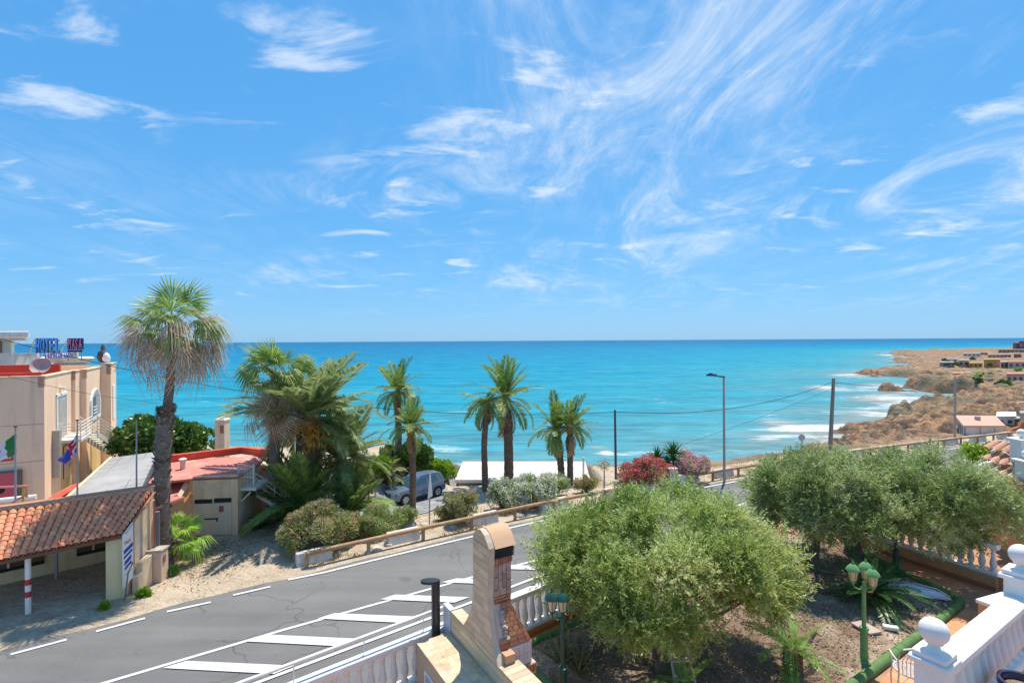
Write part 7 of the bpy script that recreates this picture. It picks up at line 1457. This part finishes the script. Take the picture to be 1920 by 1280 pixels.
# ------------------------------------------------------------------ neighbour's corner at the right edge
nb = thing('tiled_porch', 'orange porch corner with stacked clay roof tiles at the right edge', 'porch', (13.1, 12.9, GZ)); NBX = 12.95
part('wall', MB().obox((NBX, 12.3, GZ), (3, 0, 0), (.6, 2.4, 0), (0, 0, 2.05)), WALLORANGE, nb); part('cornice', MB().obox((NBX-.12, 12.15, GZ+2.05), (3, 0, 0), (.6, 2.6, 0), (0, 0, .10)), WHITE, nb)
bt_me = MB(); 
for i in range(9): a = math.pi*i/8; bt_me.v += [(0, .12*math.cos(a), .10*math.sin(a)), (.42, .10*math.cos(a), .085*math.sin(a))]
bt_me.f = [(2*i, 2*i+1, 2*i+3, 2*i+2) for i in range(8)]; btm = bt_me.mesh('roof_tile', smooth=70)
PT = M('porch_tile', (.62, .34, .22), (.52, .27, .17), 7, .8, .2, 40, orand=.2)
for lev, (xx, zz_) in enumerate(((12.78, GZ+2.14), (12.98, GZ+2.42), (13.18, GZ+2.70))):
    for j in range(8): ob('roof_tile', btm, PT, nb, Vector((xx, 12.2+lev*.15+j*.25, zz_))-nb.location, (0, -.5, .08+random.uniform(-.03, .03)))
part('roof_bed', MB().prism([(12.75, 12.05, GZ+2.15), (13.73, 12.05, GZ+2.98), (14.23, 14.4, GZ+2.98), (13.23, 14.4, GZ+2.15)], (0, 0, -.06)), MORTAR, nb)
for i, (xx, yy, zt_) in enumerate(((13.22, 13.3, 6.72), (13.0, 12.95, 6.25))):
    np_ = thing('white_pillar', ('taller' if i == 0 else 'shorter')+' white ball-topped pillar on the porch roof at right edge', 'pillar', (xx, yy, 5.6), 0, 'white pillars on the porch')
    part('shaft', MB().box(xx, yy, (zt_-.1+5.6)/2, .32, .32, zt_-.1-5.6), WHITE, np_, bev=.01); part('cap', MB().box(xx, yy, zt_-.07, .42, .42, .07), WHITE, np_, bev=.01); part('ball', MB().lathe(ball, 20, (xx, yy, zt_-.04)), WHITE, np_, 60)
gb1 = atd(1850, 850, 20); bush('hedge_shrub', 'bright green citrus shrub behind the white pillars', 'shrub', (gb1.x, 20, gb1.z-.9), .85, .8, 1.5, 2600, .13, LIME, 301, lw=.35, stems=False); gb2 = atd(1888, 865, 18.5); bush('hedge_shrub', 'dense rounded green shrub beside the white pillar', 'shrub', (gb2.x, 18.5, gb2.z-.8), .62, .6, 1.35, 3200, .09, leafmat('hedge_green', (.06, .20, .02), (.14, .36, .04), (.30, .52, .09), .35), 302, lw=.4, stems=False)
gw_ = thing('garden_wall', 'curved white garden wall with small finial among the shrubs', 'wall', atd(1850, 865, 18)); pts_ = [atd(1822, 878, 17.6), atd(1840, 872, 17.9), atd(1856, 866, 18.2), atd(1868, 860, 18.5)]
for a, c_ in zip(pts_[:-1], pts_[1:]): part('wall', MB().obox(a-Vector((0, 0, 2.5)), c_-a, (.05, .18, 0), (0, 0, 2.5)), WHITEWALL, gw_)
part('finial', MB().lathe([(.06,0),(.09,.05),(.05,.12),(.08,.2),(.09,.28),(.03,.36),(0,.4)], 12, tuple(atd(1864, 861, 18.3))), WHITE, gw_, 60)
part('support', MB().box(gb1.x-.3, 19.6, 1.7, 4.0, 3.0, 4.2), WALLORANGE, gw_)

# ------------------------------------------------------------------ dry grass and litter on the bank and the driveway
g = np.random.default_rng(77); n_ = 26000; xx = g.uniform(-9, 34, n_); oo = .75+g.random(n_)**1.6*5.5
yy = yr(xx)+oo*np.sqrt(1+yslope(xx)**2); cl_ = fbm(xx*.9+3, yy*.9, 3); keep = (cl_ > .50) & (H(xx, yy) > -3)
xx, yy, cl_ = xx[keep], yy[keep], cl_[keep]; zz_ = H(xx, yy)
D = g.normal(size=(len(xx), 3))*.55+np.array([0, 0, .8]); V_, F_ = leaf_quads(np.stack([xx, yy, zz_], 1), D, g.uniform(.08, .26, len(xx)), g.uniform(.008, .018, len(xx)), g)
o = ob('dry_grass', np_mesh('dry_grass', V_, F_, np.clip(g.normal(.5, .25, len(xx)), 0, 1)), leafmat('dry_blade', (.30, .19, .10), (.52, .38, .20), (.62, .55, .28), .3, .9)); tag(o, 'dry grass growing along the bank behind the guardrail', 'grass', kind='stuff')
n_ = 2600; u_ = g.random(n_); c0, c1_ = at(470, 1000), at(330, 1075); P = np.array(c0)[None]*(1-u_)[:, None]+np.array(c1_)[None]*u_[:, None]+g.normal(0, 1, (n_, 3))*np.array([1.3, 1.0, 0]); P = P[(P[:, 1] > yr(P[:, 0])+.5) & (P[:, 1] < 24.2)]; P[:, 2] = .02
D = g.normal(size=(len(P), 3)); D[:, 2] = np.abs(D[:, 2])*.15; V_, F_ = leaf_quads(P, D, g.uniform(.04, .14, len(P)), g.uniform(.01, .03, len(P)), g)
o = ob('leaf_litter', np_mesh('leaf_litter', V_, F_, g.random(len(P))), MATS['litter']); tag(o, 'scattered dry litter on the dusty driveway', 'litter', kind='stuff')
